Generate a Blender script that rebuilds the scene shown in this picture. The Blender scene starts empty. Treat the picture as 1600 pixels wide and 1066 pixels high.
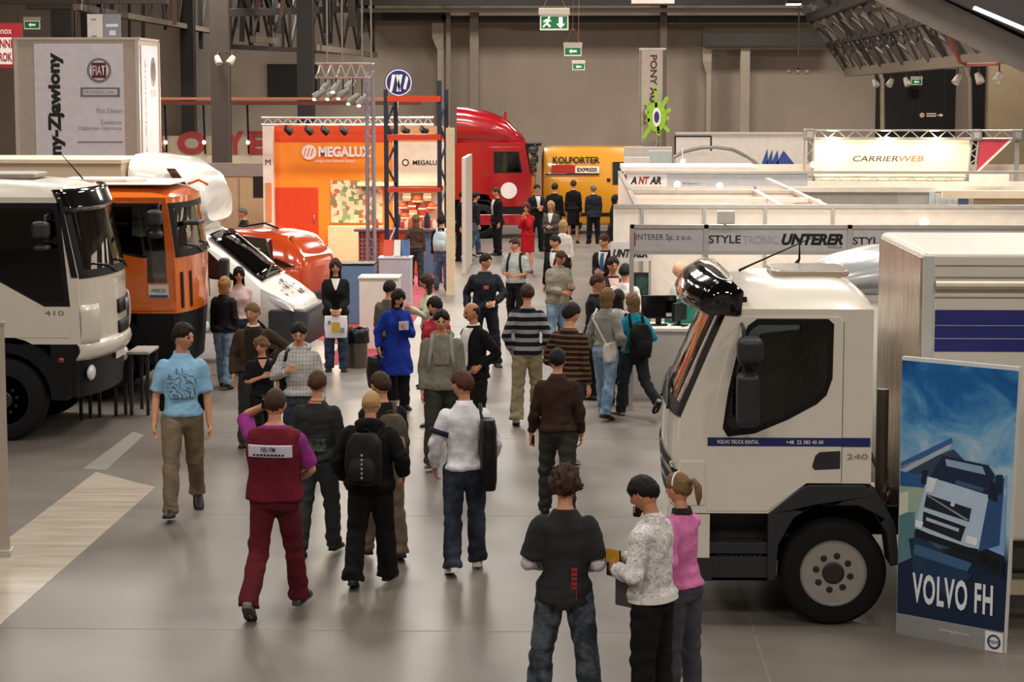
import bpy, bmesh, math, random
import numpy as np
from mathutils import Vector, Matrix, geometry
random.seed(7)
SC = bpy.context.scene
COL = SC.collection
PI = math.pi

# ------------------------------------------------------------------ camera, world, light, exposure
FOC, VPX, VPY, CAMH = 3400.0, 900.0, 141.0, 4.35        # focal length in pixels of the 1600x1066 frame, vanishing point, eye height
_vx, _vy = (VPX - 800) / FOC, (533 - VPY) / FOC
PITCH = math.atan2(_vy, 1.0)
YAW = math.atan2(_vx * math.cos(PITCH), 1.0)
cam = bpy.data.cameras.new('camera')
camo = bpy.data.objects.new('camera', cam)
COL.objects.link(camo)
camo.location = (0, 0, CAMH)
camo.rotation_euler = (PI / 2 - PITCH, 0, YAW)
cam.sensor_fit = 'HORIZONTAL'
cam.sensor_width = 36.0
cam.lens = 36.0 * FOC / 1600.0
cam.clip_end = 300
SC.camera = camo

world = bpy.data.worlds.new('hall_air')
SC.world = world
world.use_nodes = True
world.node_tree.nodes['Background'].inputs[0].default_value = (0.9, 0.85, 0.8, 1)
world.node_tree.nodes['Background'].inputs[1].default_value = 0.1

def area_light(name, loc, size, power, color=(1, .94, .86), rot=(0, 0, 0), sy=None):
    l = bpy.data.lights.new(name, 'AREA')
    l.energy = power
    l.color = color
    l.size = size
    if sy:
        l.shape = 'RECTANGLE'
        l.size_y = sy
    o = bpy.data.objects.new(name, l)
    o.location = loc
    o.rotation_euler = rot
    COL.objects.link(o)
    return o

for _y in (4, 18, 32, 46, 60, 76):
    for _x in (-11.5, -3.5, 4.5, 12.5):
        area_light('hall_lamp', (_x, _y, 11.0), 2.6, {4: 620, 18: 430, 32: 760, 46: 760}.get(_y, 1000))
SC.view_settings.view_transform = 'Standard'
SC.view_settings.look = 'None'
SC.view_settings.gamma = 1.0
SC.view_settings.exposure = 0.0
SC.view_settings.use_curve_mapping = False
SC.cycles.max_bounces = 8
SC.cycles.transparent_max_bounces = 12
SC.cycles.sample_clamp_indirect = 4.0

# ------------------------------------------------------------------ from the measured photograph to places in the hall
_R = np.array([math.cos(YAW), math.sin(YAW), 0])
_F = np.array([-math.sin(YAW) * math.cos(PITCH), math.cos(YAW) * math.cos(PITCH), -math.sin(PITCH)])
_U = np.array([-math.sin(YAW) * math.sin(PITCH), math.cos(YAW) * math.sin(PITCH), math.cos(PITCH)])
_C = np.array([0, 0, CAMH])
def ray(x, y): return _R * (x - 800) / FOC - _U * (y - 533) / FOC + _F
def G(x, y, z=0.0):
    d = ray(x, y)
    return _C + d * ((z - CAMH) / d[2])
def A(x, y, Y):
    d = ray(x, y)
    return _C + d * (Y / d[1])

# ------------------------------------------------------------------ materials
_M = {}
def lin(c):
    if isinstance(c, str):
        c = c.lstrip('#')
        c = [int(c[i:i + 2], 16) / 255 for i in (0, 2, 4)]
    return tuple((v / 12.92 if v <= .04045 else ((v + .055) / 1.055) ** 2.4) for v in c[:3]) + (1,)

class NT:
    """small helper for node trees"""
    def __init__(s, name):
        s.m = bpy.data.materials.new(name)
        s.m.use_nodes = True
        s.t = s.m.node_tree
        s.b = s.t.nodes['Principled BSDF']
    def n(s, kind, **kw):
        nd = s.t.nodes.new(kind)
        for k, v in kw.items():
            if k in nd.inputs: nd.inputs[k].default_value = v
            else: setattr(nd, k, v)
        return nd
    def l(s, a, b): s.t.links.new(a, b)
    def coord(s, scale=(1, 1, 1), kind='Object', rot=(0, 0, 0), loc=(0, 0, 0)):
        c = s.n('ShaderNodeTexCoord')
        mp = s.n('ShaderNodeMapping')
        mp.inputs['Scale'].default_value = scale
        mp.inputs['Rotation'].default_value = rot
        mp.inputs['Location'].default_value = loc
        s.l(c.outputs[kind], mp.inputs['Vector'])
        return mp.outputs['Vector']
    def noise(s, vec, scale=5, detail=3, rough=.5, dist=0.0):
        nd = s.n('ShaderNodeTexNoise')
        nd.inputs['Scale'].default_value = scale
        nd.inputs['Detail'].default_value = detail
        nd.inputs['Roughness'].default_value = rough
        nd.inputs['Distortion'].default_value = dist
        s.l(vec, nd.inputs['Vector'])
        return nd.outputs['Fac']
    def ramp(s, fac, stops, interp='LINEAR'):
        r = s.n('ShaderNodeValToRGB')
        r.color_ramp.interpolation = interp
        e = r.color_ramp.elements
        while len(e) < len(stops): e.new(.5)
        for k, (p, c) in enumerate(stops):
            e[k].position = p
            e[k].color = c if len(c) == 4 and not isinstance(c, str) else lin(c)
        s.l(fac, r.inputs['Fac'])
        return r.outputs['Color']
    def bump(s, h, strength=.2, dist=.01):
        b = s.n('ShaderNodeBump')
        b.inputs['Strength'].default_value = strength
        b.inputs['Distance'].default_value = dist
        s.l(h, b.inputs['Height'])
        s.l(b.outputs['Normal'], s.b.inputs['Normal'])

def mat(name, col, rough=.5, metal=0.0, coat=0.0, emit=0.0, var=.06, bump=0.0, bscale=40, spec=.5):
    """plain surface with a little procedural mottling"""
    key = (name, col, rough, metal, coat, emit)
    if key in _M: return _M[key]
    t = NT(name)
    c = lin(col)
    if emit:
        t.b.inputs['Emission Color'].default_value = c
        t.b.inputs['Emission Strength'].default_value = emit
        t.b.inputs['Base Color'].default_value = c
    else:
        v = t.coord()
        f = t.noise(v, 6, 4)
        a = tuple(min(1, x * (1 - var)) for x in c[:3]) + (1,)
        b = tuple(min(1, x * (1 + var)) for x in c[:3]) + (1,)
        t.l(t.ramp(f, [(.3, a), (.7, b)]), t.b.inputs['Base Color'])
        if bump: t.bump(t.noise(v, bscale, 3), bump, .004)
    t.b.inputs['Roughness'].default_value = rough
    t.b.inputs['Metallic'].default_value = metal
    t.b.inputs['Coat Weight'].default_value = coat
    t.b.inputs['Coat Roughness'].default_value = .05
    t.b.inputs['Specular IOR Level'].default_value = spec
    _M[key] = t.m
    return t.m

def paint(name, col, rough=.3): return mat(name, col, rough, 0, .6, var=.02)

def glass(name='tinted_glass', tint=(.22, .25, .24), refl=.9):
    key = (name, tint)
    if key in _M: return _M[key]
    t = NT(name)
    out = t.t.nodes['Material Output']
    t.t.nodes.remove(t.b)
    tr = t.n('ShaderNodeBsdfTransparent')
    tr.inputs[0].default_value = (*tint, 1)
    gl = t.n('ShaderNodeBsdfGlossy')
    gl.inputs['Roughness'].default_value = .03
    gl.inputs['Color'].default_value = (refl, refl, refl, 1)
    fr = t.n('ShaderNodeFresnel')
    fr.inputs['IOR'].default_value = 1.55
    mx = t.n('ShaderNodeMixShader')
    t.l(fr.outputs[0], mx.inputs[0])
    t.l(tr.outputs[0], mx.inputs[1])
    t.l(gl.outputs[0], mx.inputs[2])
    t.l(mx.outputs[0], out.inputs[0])
    _M[key] = t.m
    return t.m

def fabric(name, col, col2=None, kind='plain', rough=.9, scale=1.0):
    key = ('fab', name, col, col2, kind, scale)
    if key in _M: return _M[key]
    t = NT(name)
    c = lin(col)
    v = t.coord()
    f = t.noise(v, 9, 5, .6)
    a = tuple(x * .82 for x in c[:3]) + (1,)
    b = tuple(min(1, x * 1.14) for x in c[:3]) + (1,)
    base = t.ramp(f, [(.3, a), (.7, b)])
    if kind != 'plain':
        c2 = lin(col2)
        mx = t.n('ShaderNodeMix', data_type='RGBA')
        mx.inputs['B'].default_value = c2
        t.l(base, mx.inputs['A'])
        sx = t.n('ShaderNodeSeparateXYZ')
        t.l(v, sx.inputs[0])
        def band(sock, freq, lo, hi):
            m = t.n('ShaderNodeMath', operation='MULTIPLY')
            m.inputs[1].default_value = freq
            t.l(sock, m.inputs[0])
            w = t.n('ShaderNodeMath', operation='FRACT')
            t.l(m.outputs[0], w.inputs[0])
            return t.ramp(w.outputs[0], [(0, (0, 0, 0, 1)), (lo, (1, 1, 1, 1)), (hi, (0, 0, 0, 1))], 'CONSTANT')
        if kind == 'stripes':
            t.l(band(sx.outputs[2], 9.5 * scale, .02, .5), mx.inputs['Factor'])
        elif kind == 'thin_stripes':
            t.l(band(sx.outputs[2], 17 * scale, .02, .38), mx.inputs['Factor'])
        elif kind == 'plaid':
            b1, b2 = band(sx.outputs[2], 22, .02, .3), band(sx.outputs[0], 26, .02, .34)
            m = t.n('ShaderNodeMath', operation='MAXIMUM')
            t.l(b1, m.inputs[0]); t.l(b2, m.inputs[1])
            m2 = t.n('ShaderNodeMath', operation='MULTIPLY'); m2.inputs[1].default_value = .5
            t.l(m.outputs[0], m2.inputs[0])
            t.l(m2.outputs[0], mx.inputs['Factor'])
        elif kind == 'swirl':
            w = t.n('ShaderNodeTexWave'); w.inputs['Scale'].default_value = 9
            w.inputs['Distortion'].default_value = 12; w.inputs['Detail Scale'].default_value = 1.2
            w.bands_direction = 'DIAGONAL'
            t.l(v, w.inputs['Vector'])
            t.l(t.ramp(w.outputs['Fac'], [(0, (0, 0, 0, 1)), (.72, (0, 0, 0, 1)), (.84, (.8, .8, .8, 1))]), mx.inputs['Factor'])
        elif kind == 'blotch':
            t.l(t.ramp(t.noise(v, 26 * scale, 6, .75, 1.5), [(.46, (0, 0, 0, 1)), (.6, (.75, .75, .75, 1))]), mx.inputs['Factor'])
        elif kind == 'faded':
            t.l(t.ramp(t.noise(v, 4, 5, .7), [(.42, (0, 0, 0, 1)), (.68, (1, 1, 1, 1))]), mx.inputs['Factor'])
        base = mx.outputs['Result']
    t.l(base, t.b.inputs['Base Color'])
    t.b.inputs['Roughness'].default_value = rough
    t.b.inputs['Specular IOR Level'].default_value = .2
    b1 = t.n('ShaderNodeBump'); b1.inputs['Strength'].default_value = .55; b1.inputs['Distance'].default_value = .012
    t.l(t.noise(t.coord((1, 1, 1.6)), 16, 4, .6, 1.2), b1.inputs['Height'])
    b2 = t.n('ShaderNodeBump'); b2.inputs['Strength'].default_value = .15; b2.inputs['Distance'].default_value = .002
    t.l(t.noise(v, 240, 2), b2.inputs['Height']); t.l(b1.outputs['Normal'], b2.inputs['Normal']); t.l(b2.outputs['Normal'], t.b.inputs['Normal'])
    _M[key] = t.m
    return t.m

# ------------------------------------------------------------------ mesh builder
def rot_to(d):
    d = np.array(d, float); d /= np.linalg.norm(d) + 1e-12
    h = np.array([0, 0, 1.0]) if abs(d[2]) < .9 else np.array([0, 1.0, 0])
    x = np.cross(h, d); x /= np.linalg.norm(x)
    return x, np.cross(d, x), d

class MB:
    def __init__(s): s.v, s.f, s.n = [], [], 0
    def add(s, vs, fs):
        vs = np.asarray(vs, float).reshape(-1, 3)
        s.v.append(vs)
        s.f += [tuple(int(i) + s.n for i in f) for f in fs]
        s.n += len(vs)
        return s
    def loft(s, rings, cap=True, closed=True):
        rings = [np.asarray(r, float) for r in rings]
        m, k = len(rings), len(rings[0])
        fs = []
        for i in range(m - 1):
            for j in range(k if closed else k - 1):
                a, b = i * k + j, i * k + (j + 1) % k
                fs.append((a, b, b + k, a + k))
        if cap and closed:
            fs.append(tuple(range(k))[::-1])
            fs.append(tuple((m - 1) * k + j for j in range(k)))
        return s.add(np.concatenate(rings), fs)
    def tube(s, path, r, n=8, cap=True):
        path = [np.array(p, float) for p in path]
        rs = r if hasattr(r, '__len__') else [r] * len(path)
        rings = []
        px = None
        for i, p in enumerate(path):
            d = path[min(i + 1, len(path) - 1)] - path[max(i - 1, 0)]
            x, y, z = rot_to(d)
            if px is not None:
                x = px - z * (px @ z)
                if np.linalg.norm(x) < 1e-6: x = rot_to(d)[0]
                x /= np.linalg.norm(x); y = np.cross(z, x)
            px = x
            rr = rs[i]
            ra, rb = (rr if hasattr(rr, '__len__') else (rr, rr))
            t = np.linspace(0, 2 * PI, n, endpoint=False)
            rings.append(p + np.outer(np.cos(t) * ra, x) + np.outer(np.sin(t) * rb, y))
        return s.loft(rings, cap)
    def bar(s, a, b, w, h=None):
        """square bar from a to b"""
        a, b = np.array(a, float), np.array(b, float)
        h = h or w
        x, y, z = rot_to(b - a)
        q = np.array([[-1, -1], [1, -1], [1, 1], [-1, 1]]) / 2.0
        r = [p + np.outer(q[:, 0] * w, x) + np.outer(q[:, 1] * h, y) for p in (a, b)]
        return s.loft(r)
    def box(s, a, b):
        (x0, y0, z0), (x1, y1, z1) = a, b
        v = [(x, y, z) for z in (z0, z1) for x, y in ((x0, y0), (x1, y0), (x1, y1), (x0, y1))]
        return s.add(v, [(0, 3, 2, 1), (4, 5, 6, 7), (0, 1, 5, 4), (1, 2, 6, 5), (2, 3, 7, 6), (3, 0, 4, 7)])
    def ell(s, c, r, nu=16, nv=10, M=None):
        vs, fs = [], []
        for i in range(nv + 1):
            th = PI * i / nv
            for j in range(nu):
                ph = 2 * PI * j / nu
                vs.append((math.sin(th) * math.cos(ph), math.sin(th) * math.sin(ph), -math.cos(th)))
        vs = np.array(vs) * np.array(r)
        if M is not None: vs = vs @ np.array(M).T
        for i in range(nv):
            for j in range(nu):
                a, b = i * nu + j, i * nu + (j + 1) % nu
                fs.append((a, b, b + nu, a + nu))
        return s.add(vs + np.array(c), fs)
    def lathe(s, prof, c=(0, 0, 0), axis='y', n=32):
        """profile of (radius, along) points"""
        rings = []
        t = np.linspace(0, 2 * PI, n, endpoint=False)
        for r, h in prof:
            o = np.full(n, h)
            if axis == 'y': p = np.stack([np.cos(t) * r, o, np.sin(t) * r], 1)
            elif axis == 'z': p = np.stack([np.cos(t) * r, np.sin(t) * r, o], 1)
            else: p = np.stack([o, np.cos(t) * r, np.sin(t) * r], 1)
            rings.append(p + np.array(c))
        return s.loft(rings, cap=True)
    def prism(s, poly, a, b, axis='y', holes=()):
        """polygon in the plane normal to the axis, with holes, thick from a to b"""
        loops = [list(poly)] + [list(h) for h in holes]
        def P(p, t):
            return {'y': (p[0], t, p[1]), 'x': (t, p[0], p[1]), 'z': (p[0], p[1], t)}[axis]
        tris = geometry.tessellate_polygon([[Vector((p[0], p[1], 0)) for p in L] for L in loops])
        flat = [p for L in loops for p in L]
        n = len(flat)
        vs = [P(p, a) for p in flat] + [P(p, b) for p in flat]
        fs = [tuple(t) for t in tris] + [tuple(i + n for i in t[::-1]) for t in tris]
        o = 0
        for L in loops:
            k = len(L)
            fs += [(o + i, o + (i + 1) % k, o + (i + 1) % k + n, o + i + n) for i in range(k)]
            o += k
        return s.add(vs, fs)
    def grid(s, fn, nu, nv, thick=None):
        u, v = np.meshgrid(np.linspace(0, 1, nu), np.linspace(0, 1, nv), indexing='ij')
        p = np.array([[fn(a, b) for a, b in zip(ra, rb)] for ra, rb in zip(u, v)], float).reshape(-1, 3)
        fs = [(i * nv + j, (i + 1) * nv + j, (i + 1) * nv + j + 1, i * nv + j + 1) for i in range(nu - 1) for j in range(nv - 1)]
        return s.add(p, fs)
    def arrays(s): return np.concatenate(s.v), s.f
    def build(s, name, material, parent=None, smooth=35, bevel=0.0, solid=0.0, seg=2, loc=None, sub=0):
        me = bpy.data.meshes.new(name)
        v, f = s.arrays()
        me.from_pydata(v.tolist(), [], f)
        bm = bmesh.new(); bm.from_mesh(me)
        bmesh.ops.recalc_face_normals(bm, faces=bm.faces)
        bm.to_mesh(me); bm.free()
        return link(name, me, material, parent, smooth, bevel, solid, seg, loc, sub)

def link(name, me, material, parent=None, smooth=35, bevel=0.0, solid=0.0, seg=2, loc=None, sub=0):
    me.materials.clear()
    for m in (material if isinstance(material, (list, tuple)) else [material]): me.materials.append(m)
    o = bpy.data.objects.new(name, me)
    COL.objects.link(o)
    if smooth:
        me.polygons.foreach_set('use_smooth', [True] * len(me.polygons))
        if smooth < 180 and not bevel: me.set_sharp_from_angle(angle=math.radians(smooth))
    if parent: o.parent = parent
    if loc is not None: o.location = loc
    if solid:
        md = o.modifiers.new('solid', 'SOLIDIFY'); md.thickness = solid; md.offset = 0
    if bevel:
        md = o.modifiers.new('bevel', 'BEVEL'); md.width = bevel; md.segments = seg
        md.limit_method = 'ANGLE'; md.angle_limit = math.radians(35)
        md.use_clamp_overlap = True
        me.set_sharp_from_angle(angle=math.radians(180))
        md.harden_normals = True
    if sub:
        md = o.modifiers.new('sub', 'SUBSURF'); md.levels = md.render_levels = sub
    return o

def empty(name, loc=(0, 0, 0), rz=0.0, scale=1.0):
    o = bpy.data.objects.new(name, None)
    o.location = tuple(float(c) for c in loc); o.rotation_euler = (0, 0, rz); o.scale = (scale,) * 3
    o.empty_display_size = .1
    COL.objects.link(o)
    return o

def tag(o, label=None, cat=None, group=None, kind=None):
    for k, x in (('label', label), ('category', cat), ('group', group), ('kind', kind)):
        if x: o[k] = x
    return o

def thing(name, label, cat, loc=(0, 0, 0), rz=0.0, group=None, scale=1.0):
    return tag(empty(name, loc, rz, scale), label, cat, group)

def struct(o):
    o['kind'] = 'structure'
    return o

def lettering(txt, c, right, up, height, material, parent, width=None, bold=0.0, shear=0.0, name='lettering', depth=.003, spacing=1.0):
    """raised letters centred on c, running along right"""
    cu = bpy.data.curves.new(name, 'FONT')
    cu.body = txt; cu.align_x = 'CENTER'; cu.align_y = 'CENTER'
    cu.size = 1.0; cu.offset = bold; cu.shear = shear; cu.space_character = spacing
    cu.resolution_u = 3; cu.extrude = 0.0
    o = bpy.data.objects.new(name, cu)
    COL.objects.link(o)
    dg = bpy.context.evaluated_depsgraph_get()
    me = bpy.data.meshes.new_from_object(o.evaluated_get(dg))
    bpy.data.objects.remove(o); bpy.data.curves.remove(cu)
    n = len(me.vertices)
    co = np.empty(n * 3, np.float32); me.vertices.foreach_get('co', co); co = co.reshape(-1, 3)
    lo, hi = co.min(0), co.max(0)
    sy = height / max(hi[1] - lo[1], 1e-6)
    sx = sy if width is None else width / max(hi[0] - lo[0], 1e-6)
    x = (co[:, 0] - (lo[0] + hi[0]) / 2) * sx
    y = (co[:, 1] - (lo[1] + hi[1]) / 2) * sy
    right = np.array(right, float); right /= np.linalg.norm(right)
    up = np.array(up, float); up /= np.linalg.norm(up)
    nrm = np.cross(right, up)
    p = np.array(c, float) + np.outer(x, right) + np.outer(y, up) + nrm * depth
    me.vertices.foreach_set('co', p.astype(np.float32).ravel())
    me.update()
    return link(name, me, material, parent, smooth=0)

def flat_poly(pts, c, right, up, material, parent, name, depth=.002, thick=.002):
    """a printed or applied flat shape: 2d points on the plane at c"""
    right = np.array(right, float); right /= np.linalg.norm(right)
    up = np.array(up, float); up /= np.linalg.norm(up)
    nrm = np.cross(right, up)
    m = MB()
    tris = geometry.tessellate_polygon([[Vector((p[0], p[1], 0)) for p in pts]])
    k = len(pts)
    pp = np.array([np.array(c, float) + right * p[0] + up * p[1] for p in pts])
    fs = [tuple(t) for t in tris] + [tuple(i + k for i in t[::-1]) for t in tris] + [(i, (i + 1) % k, (i + 1) % k + k, i + k) for i in range(k)]
    m.add(np.concatenate([pp + nrm * (depth - thick), pp + nrm * depth]), fs)
    return m.build(name, material, parent, smooth=0)

def circ(r, n=28, cx=0, cy=0, ry=None): return [(cx + r * math.cos(2 * PI * i / n), cy + (ry or r) * math.sin(2 * PI * i / n)) for i in range(n)]
def rect(x0, y0, x1, y1): return [(x0, y0), (x1, y0), (x1, y1), (x0, y1)]
WHITE = mat('white_laminate', '#e9e2d8', .5)
BLACK = mat('black_plastic', '#08080a', .55, spec=.3)
DARK = mat('dark_steel', '#1c1b1b', .5)
INK = mat('black_print', '#0b0a0b', .6)
STEEL = mat('brushed_steel', '#b9b6b0', .3, .9)
ALU = mat('aluminium', '#c9c6c0', .35, .8)
# ------------------------------------------------------------------ people
def rotm(ax, a):
    return np.array(Matrix.Rotation(a, 3, ax))

def head_shape(c, R, fem=False, k=1.0, nu=44, nv=30):
    """a head with brow, sockets, nose, lips, chin; forward is -y"""
    vs, fs = [], []
    for i in range(nv + 1):
        th = PI * i / nv
        for j in range(nu):
            ph = 2 * PI * j / nu
            d = np.array([math.sin(th) * math.sin(ph), -math.sin(th) * math.cos(ph), -math.cos(th)])
            vs.append(d)
    d = np.array(vs)
    x, y, z = d[:, 0], d[:, 1], d[:, 2]
    p = d * np.array([.078, .097, .118])
    low = np.clip(-z, 0, 1)
    p[:, 0] *= 1 - .34 * low ** 1.6
    p[:, 1] *= np.where(y < 0, 1 - .10 * low, 1 - .30 * low)
    back = np.clip(y, 0, 1)
    p[:, 1] += .006 * back
    front = np.clip(-y, 0, 1) ** 2
    g = lambda px, pz, sx, sz: np.exp(-((p[:, 0] - px) / sx) ** 2 - ((p[:, 2] - pz) / sz) ** 2) * (y < 0)
    p[:, 1] -= g(0, -.022, .011, .02) * .022 + g(0, .004, .009, .03) * .009          # nose
    p[:, 1] -= g(0, .026, .05, .010) * .005                                           # brow
    p[:, 1] += (g(.031, .008, .016, .011) + g(-.031, .008, .016, .011)) * .006        # sockets
    p[:, 1] -= g(0, -.062, .020, .010) * .006                                         # lips
    p[:, 1] -= g(0, -.098, .022, .014) * .011                                         # chin
    p[:, 0] += np.sign(p[:, 0]) * (g(.05, -.015, .02, .02) + g(-.05, -.015, .02, .02)) * .004
    if fem: p *= np.array([.95, .95, .97])
    p = (p * k) @ R.T + c
    for i in range(nv):
        for j in range(nu):
            a, b = i * nu + j, i * nu + (j + 1) % nu
            fs.append((a, b, b + nu, a + nu))
    return p, fs

def remesh(mb, voxel, smooth=3):
    me = bpy.data.meshes.new('tmp')
    v, f = mb.arrays()
    me.from_pydata(v.tolist(), [], f)
    o = bpy.data.objects.new('tmp', me)
    COL.objects.link(o)
    m = o.modifiers.new('r', 'REMESH'); m.mode = 'VOXEL'; m.voxel_size = voxel
    if smooth:
        s = o.modifiers.new('s', 'SMOOTH'); s.factor = .5; s.iterations = smooth
    dg = bpy.context.evaluated_depsgraph_get()
    ev = o.evaluated_get(dg)
    em = ev.to_mesh()
    n = len(em.vertices)
    co = np.empty(n * 3, np.float32); em.vertices.foreach_get('co', co)
    no = np.empty(n * 3, np.float32); em.vertices.foreach_get('normal', no)
    fs = [tuple(p.vertices) for p in em.polygons]
    ev.to_mesh_clear()
    bpy.data.objects.remove(o); bpy.data.meshes.remove(me)
    return co.reshape(-1, 3).astype(float), fs, no.reshape(-1, 3)

def ripple(p, seed, k=(25, 25, 25), n=6, warp=1.2):
    """smooth pseudo-random folds, about -1..1"""
    r = np.random.RandomState(seed)
    out = np.zeros(len(p))
    for i in range(n):
        a = r.normal(size=3); a /= np.linalg.norm(a)
        b = r.normal(size=3) * 9
        out += np.sin((p * np.array(k)) @ a + r.rand() * 6.28 + warp * np.sin(p @ b + r.rand() * 6))
    return out / math.sqrt(n)

def to_mesh(name, v, f):
    me = bpy.data.meshes.new(name)
    me.from_pydata(np.asarray(v).tolist(), [], f)
    me.validate()
    return me

SKIN = {'a': '#c98d6c', 'b': '#d9a283', 'c': '#b97c5a', 'd': '#e0b095'}
def skin_mat(k):
    return mat('skin_' + k, SKIN[k], .55, var=.05)
def hair_mat(c):
    key = ('hair', c)
    if key in _M: return _M[key]
    t = NT('hair')
    v = t.coord((1, 1, .25))
    f = t.noise(v, 130, 3, .7)
    b = lin(c)
    t.l(t.ramp(f, [(.3, tuple(x * .55 for x in b[:3]) + (1,)), (.72, tuple(min(1, x * 1.35) for x in b[:3]) + (1,))]), t.b.inputs['Base Color'])
    t.b.inputs['Roughness'].default_value = .6
    t.b.inputs['Specular IOR Level'].default_value = .25
    t.bump(f, .8, .008)
    _M[key] = t.m
    return t.m
HAIR = {'dark': '#1d1410', 'brown': '#3c281a', 'black': '#100d0d', 'blond': '#a07d4c', 'fair': '#b08d5c', 'red': '#4e2d1c', 'grey': '#6d6660', 'light': '#7a5c3c'}

# torso rows: height, half width, half depth, forward shift
TORSO_M = [(.84, .150, .105, 0), (.90, .170, .120, .006), (.97, .170, .115, 0), (1.06, .148, .104, -.004), (1.15, .152, .108, -.006),
           (1.25, .168, .118, -.006), (1.33, .172, .117, 0), (1.39, .152, .098, .006), (1.43, .112, .084, .012), (1.465, .088, .072, .014), (1.495, .062, .060, .012)]
TORSO_F = [(.84, .155, .110, 0), (.90, .178, .124, .006), (.97, .168, .112, 0), (1.06, .130, .092, -.004), (1.15, .138, .096, -.006),
           (1.25, .148, .122, -.022), (1.33, .150, .108, -.006), (1.39, .134, .090, .006), (1.43, .098, .078, .012), (1.465, .072, .062, .014), (1.495, .052, .052, .012)]

class Fig:
    pass

def torso_at(T, z):
    zs = [r[0] for r in T]
    return [float(np.interp(z, zs, [r[i] for r in T])) for i in (1, 2, 3)]

def ring(z, rx, ry, cy, n=28, e=2.35):
    t = np.linspace(0, 2 * PI, n, endpoint=False)
    c, s = np.cos(t), np.sin(t)
    return np.stack([np.sign(c) * np.abs(c) ** (2 / e) * rx, cy + np.sign(s) * np.abs(s) ** (2 / e) * ry, np.full(n, z)], 1)

def ik(S, W, l1, l2, pole):
    S, W, pole = np.array(S, float), np.array(W, float), np.array(pole, float)
    d = W - S
    L = np.linalg.norm(d)
    if L > (l1 + l2) * .995:
        W = S + d / L * (l1 + l2) * .995; d = W - S; L = np.linalg.norm(d)
    if L < abs(l1 - l2) + .04: L = abs(l1 - l2) + .04
    u = d / (np.linalg.norm(d) + 1e-9)
    a = (l1 * l1 - l2 * l2 + L * L) / (2 * L)
    h = math.sqrt(max(l1 * l1 - a * a, 1e-6))
    q = pole - u * (pole @ u)
    q /= np.linalg.norm(q) + 1e-9
    return S + u * a + q * h, S + u * L

POSES = {   # (left, right): hip forward, knee bend, outward, toes down   (degrees)
    'stand': ((3, 3, 4, 0), (-2, 2, 4, 0)),
    'wide': ((2, 2, 9, 0), (-2, 2, 9, 0)),
    'walkL': ((20, 5, 2, -8), (-16, 22, 2, 34)),
    'walkR': ((-16, 22, 2, 34), (20, 5, 2, -8)),
    'stepL': ((13, 6, 3, 0), (-9, 10, 3, 14)),
    'stepR': ((-9, 10, 3, 14), (13, 6, 3, 0)),
    'strideL': ((24, 4, 2, -10), (-24, 34, 2, 45)),
    'strideR': ((-24, 34, 2, 45), (24, 4, 2, -10)),
    'close': ((2, 3, 2, 0), (-1, 2, 2, 0)),
}
N_PERSON = [0]

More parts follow.
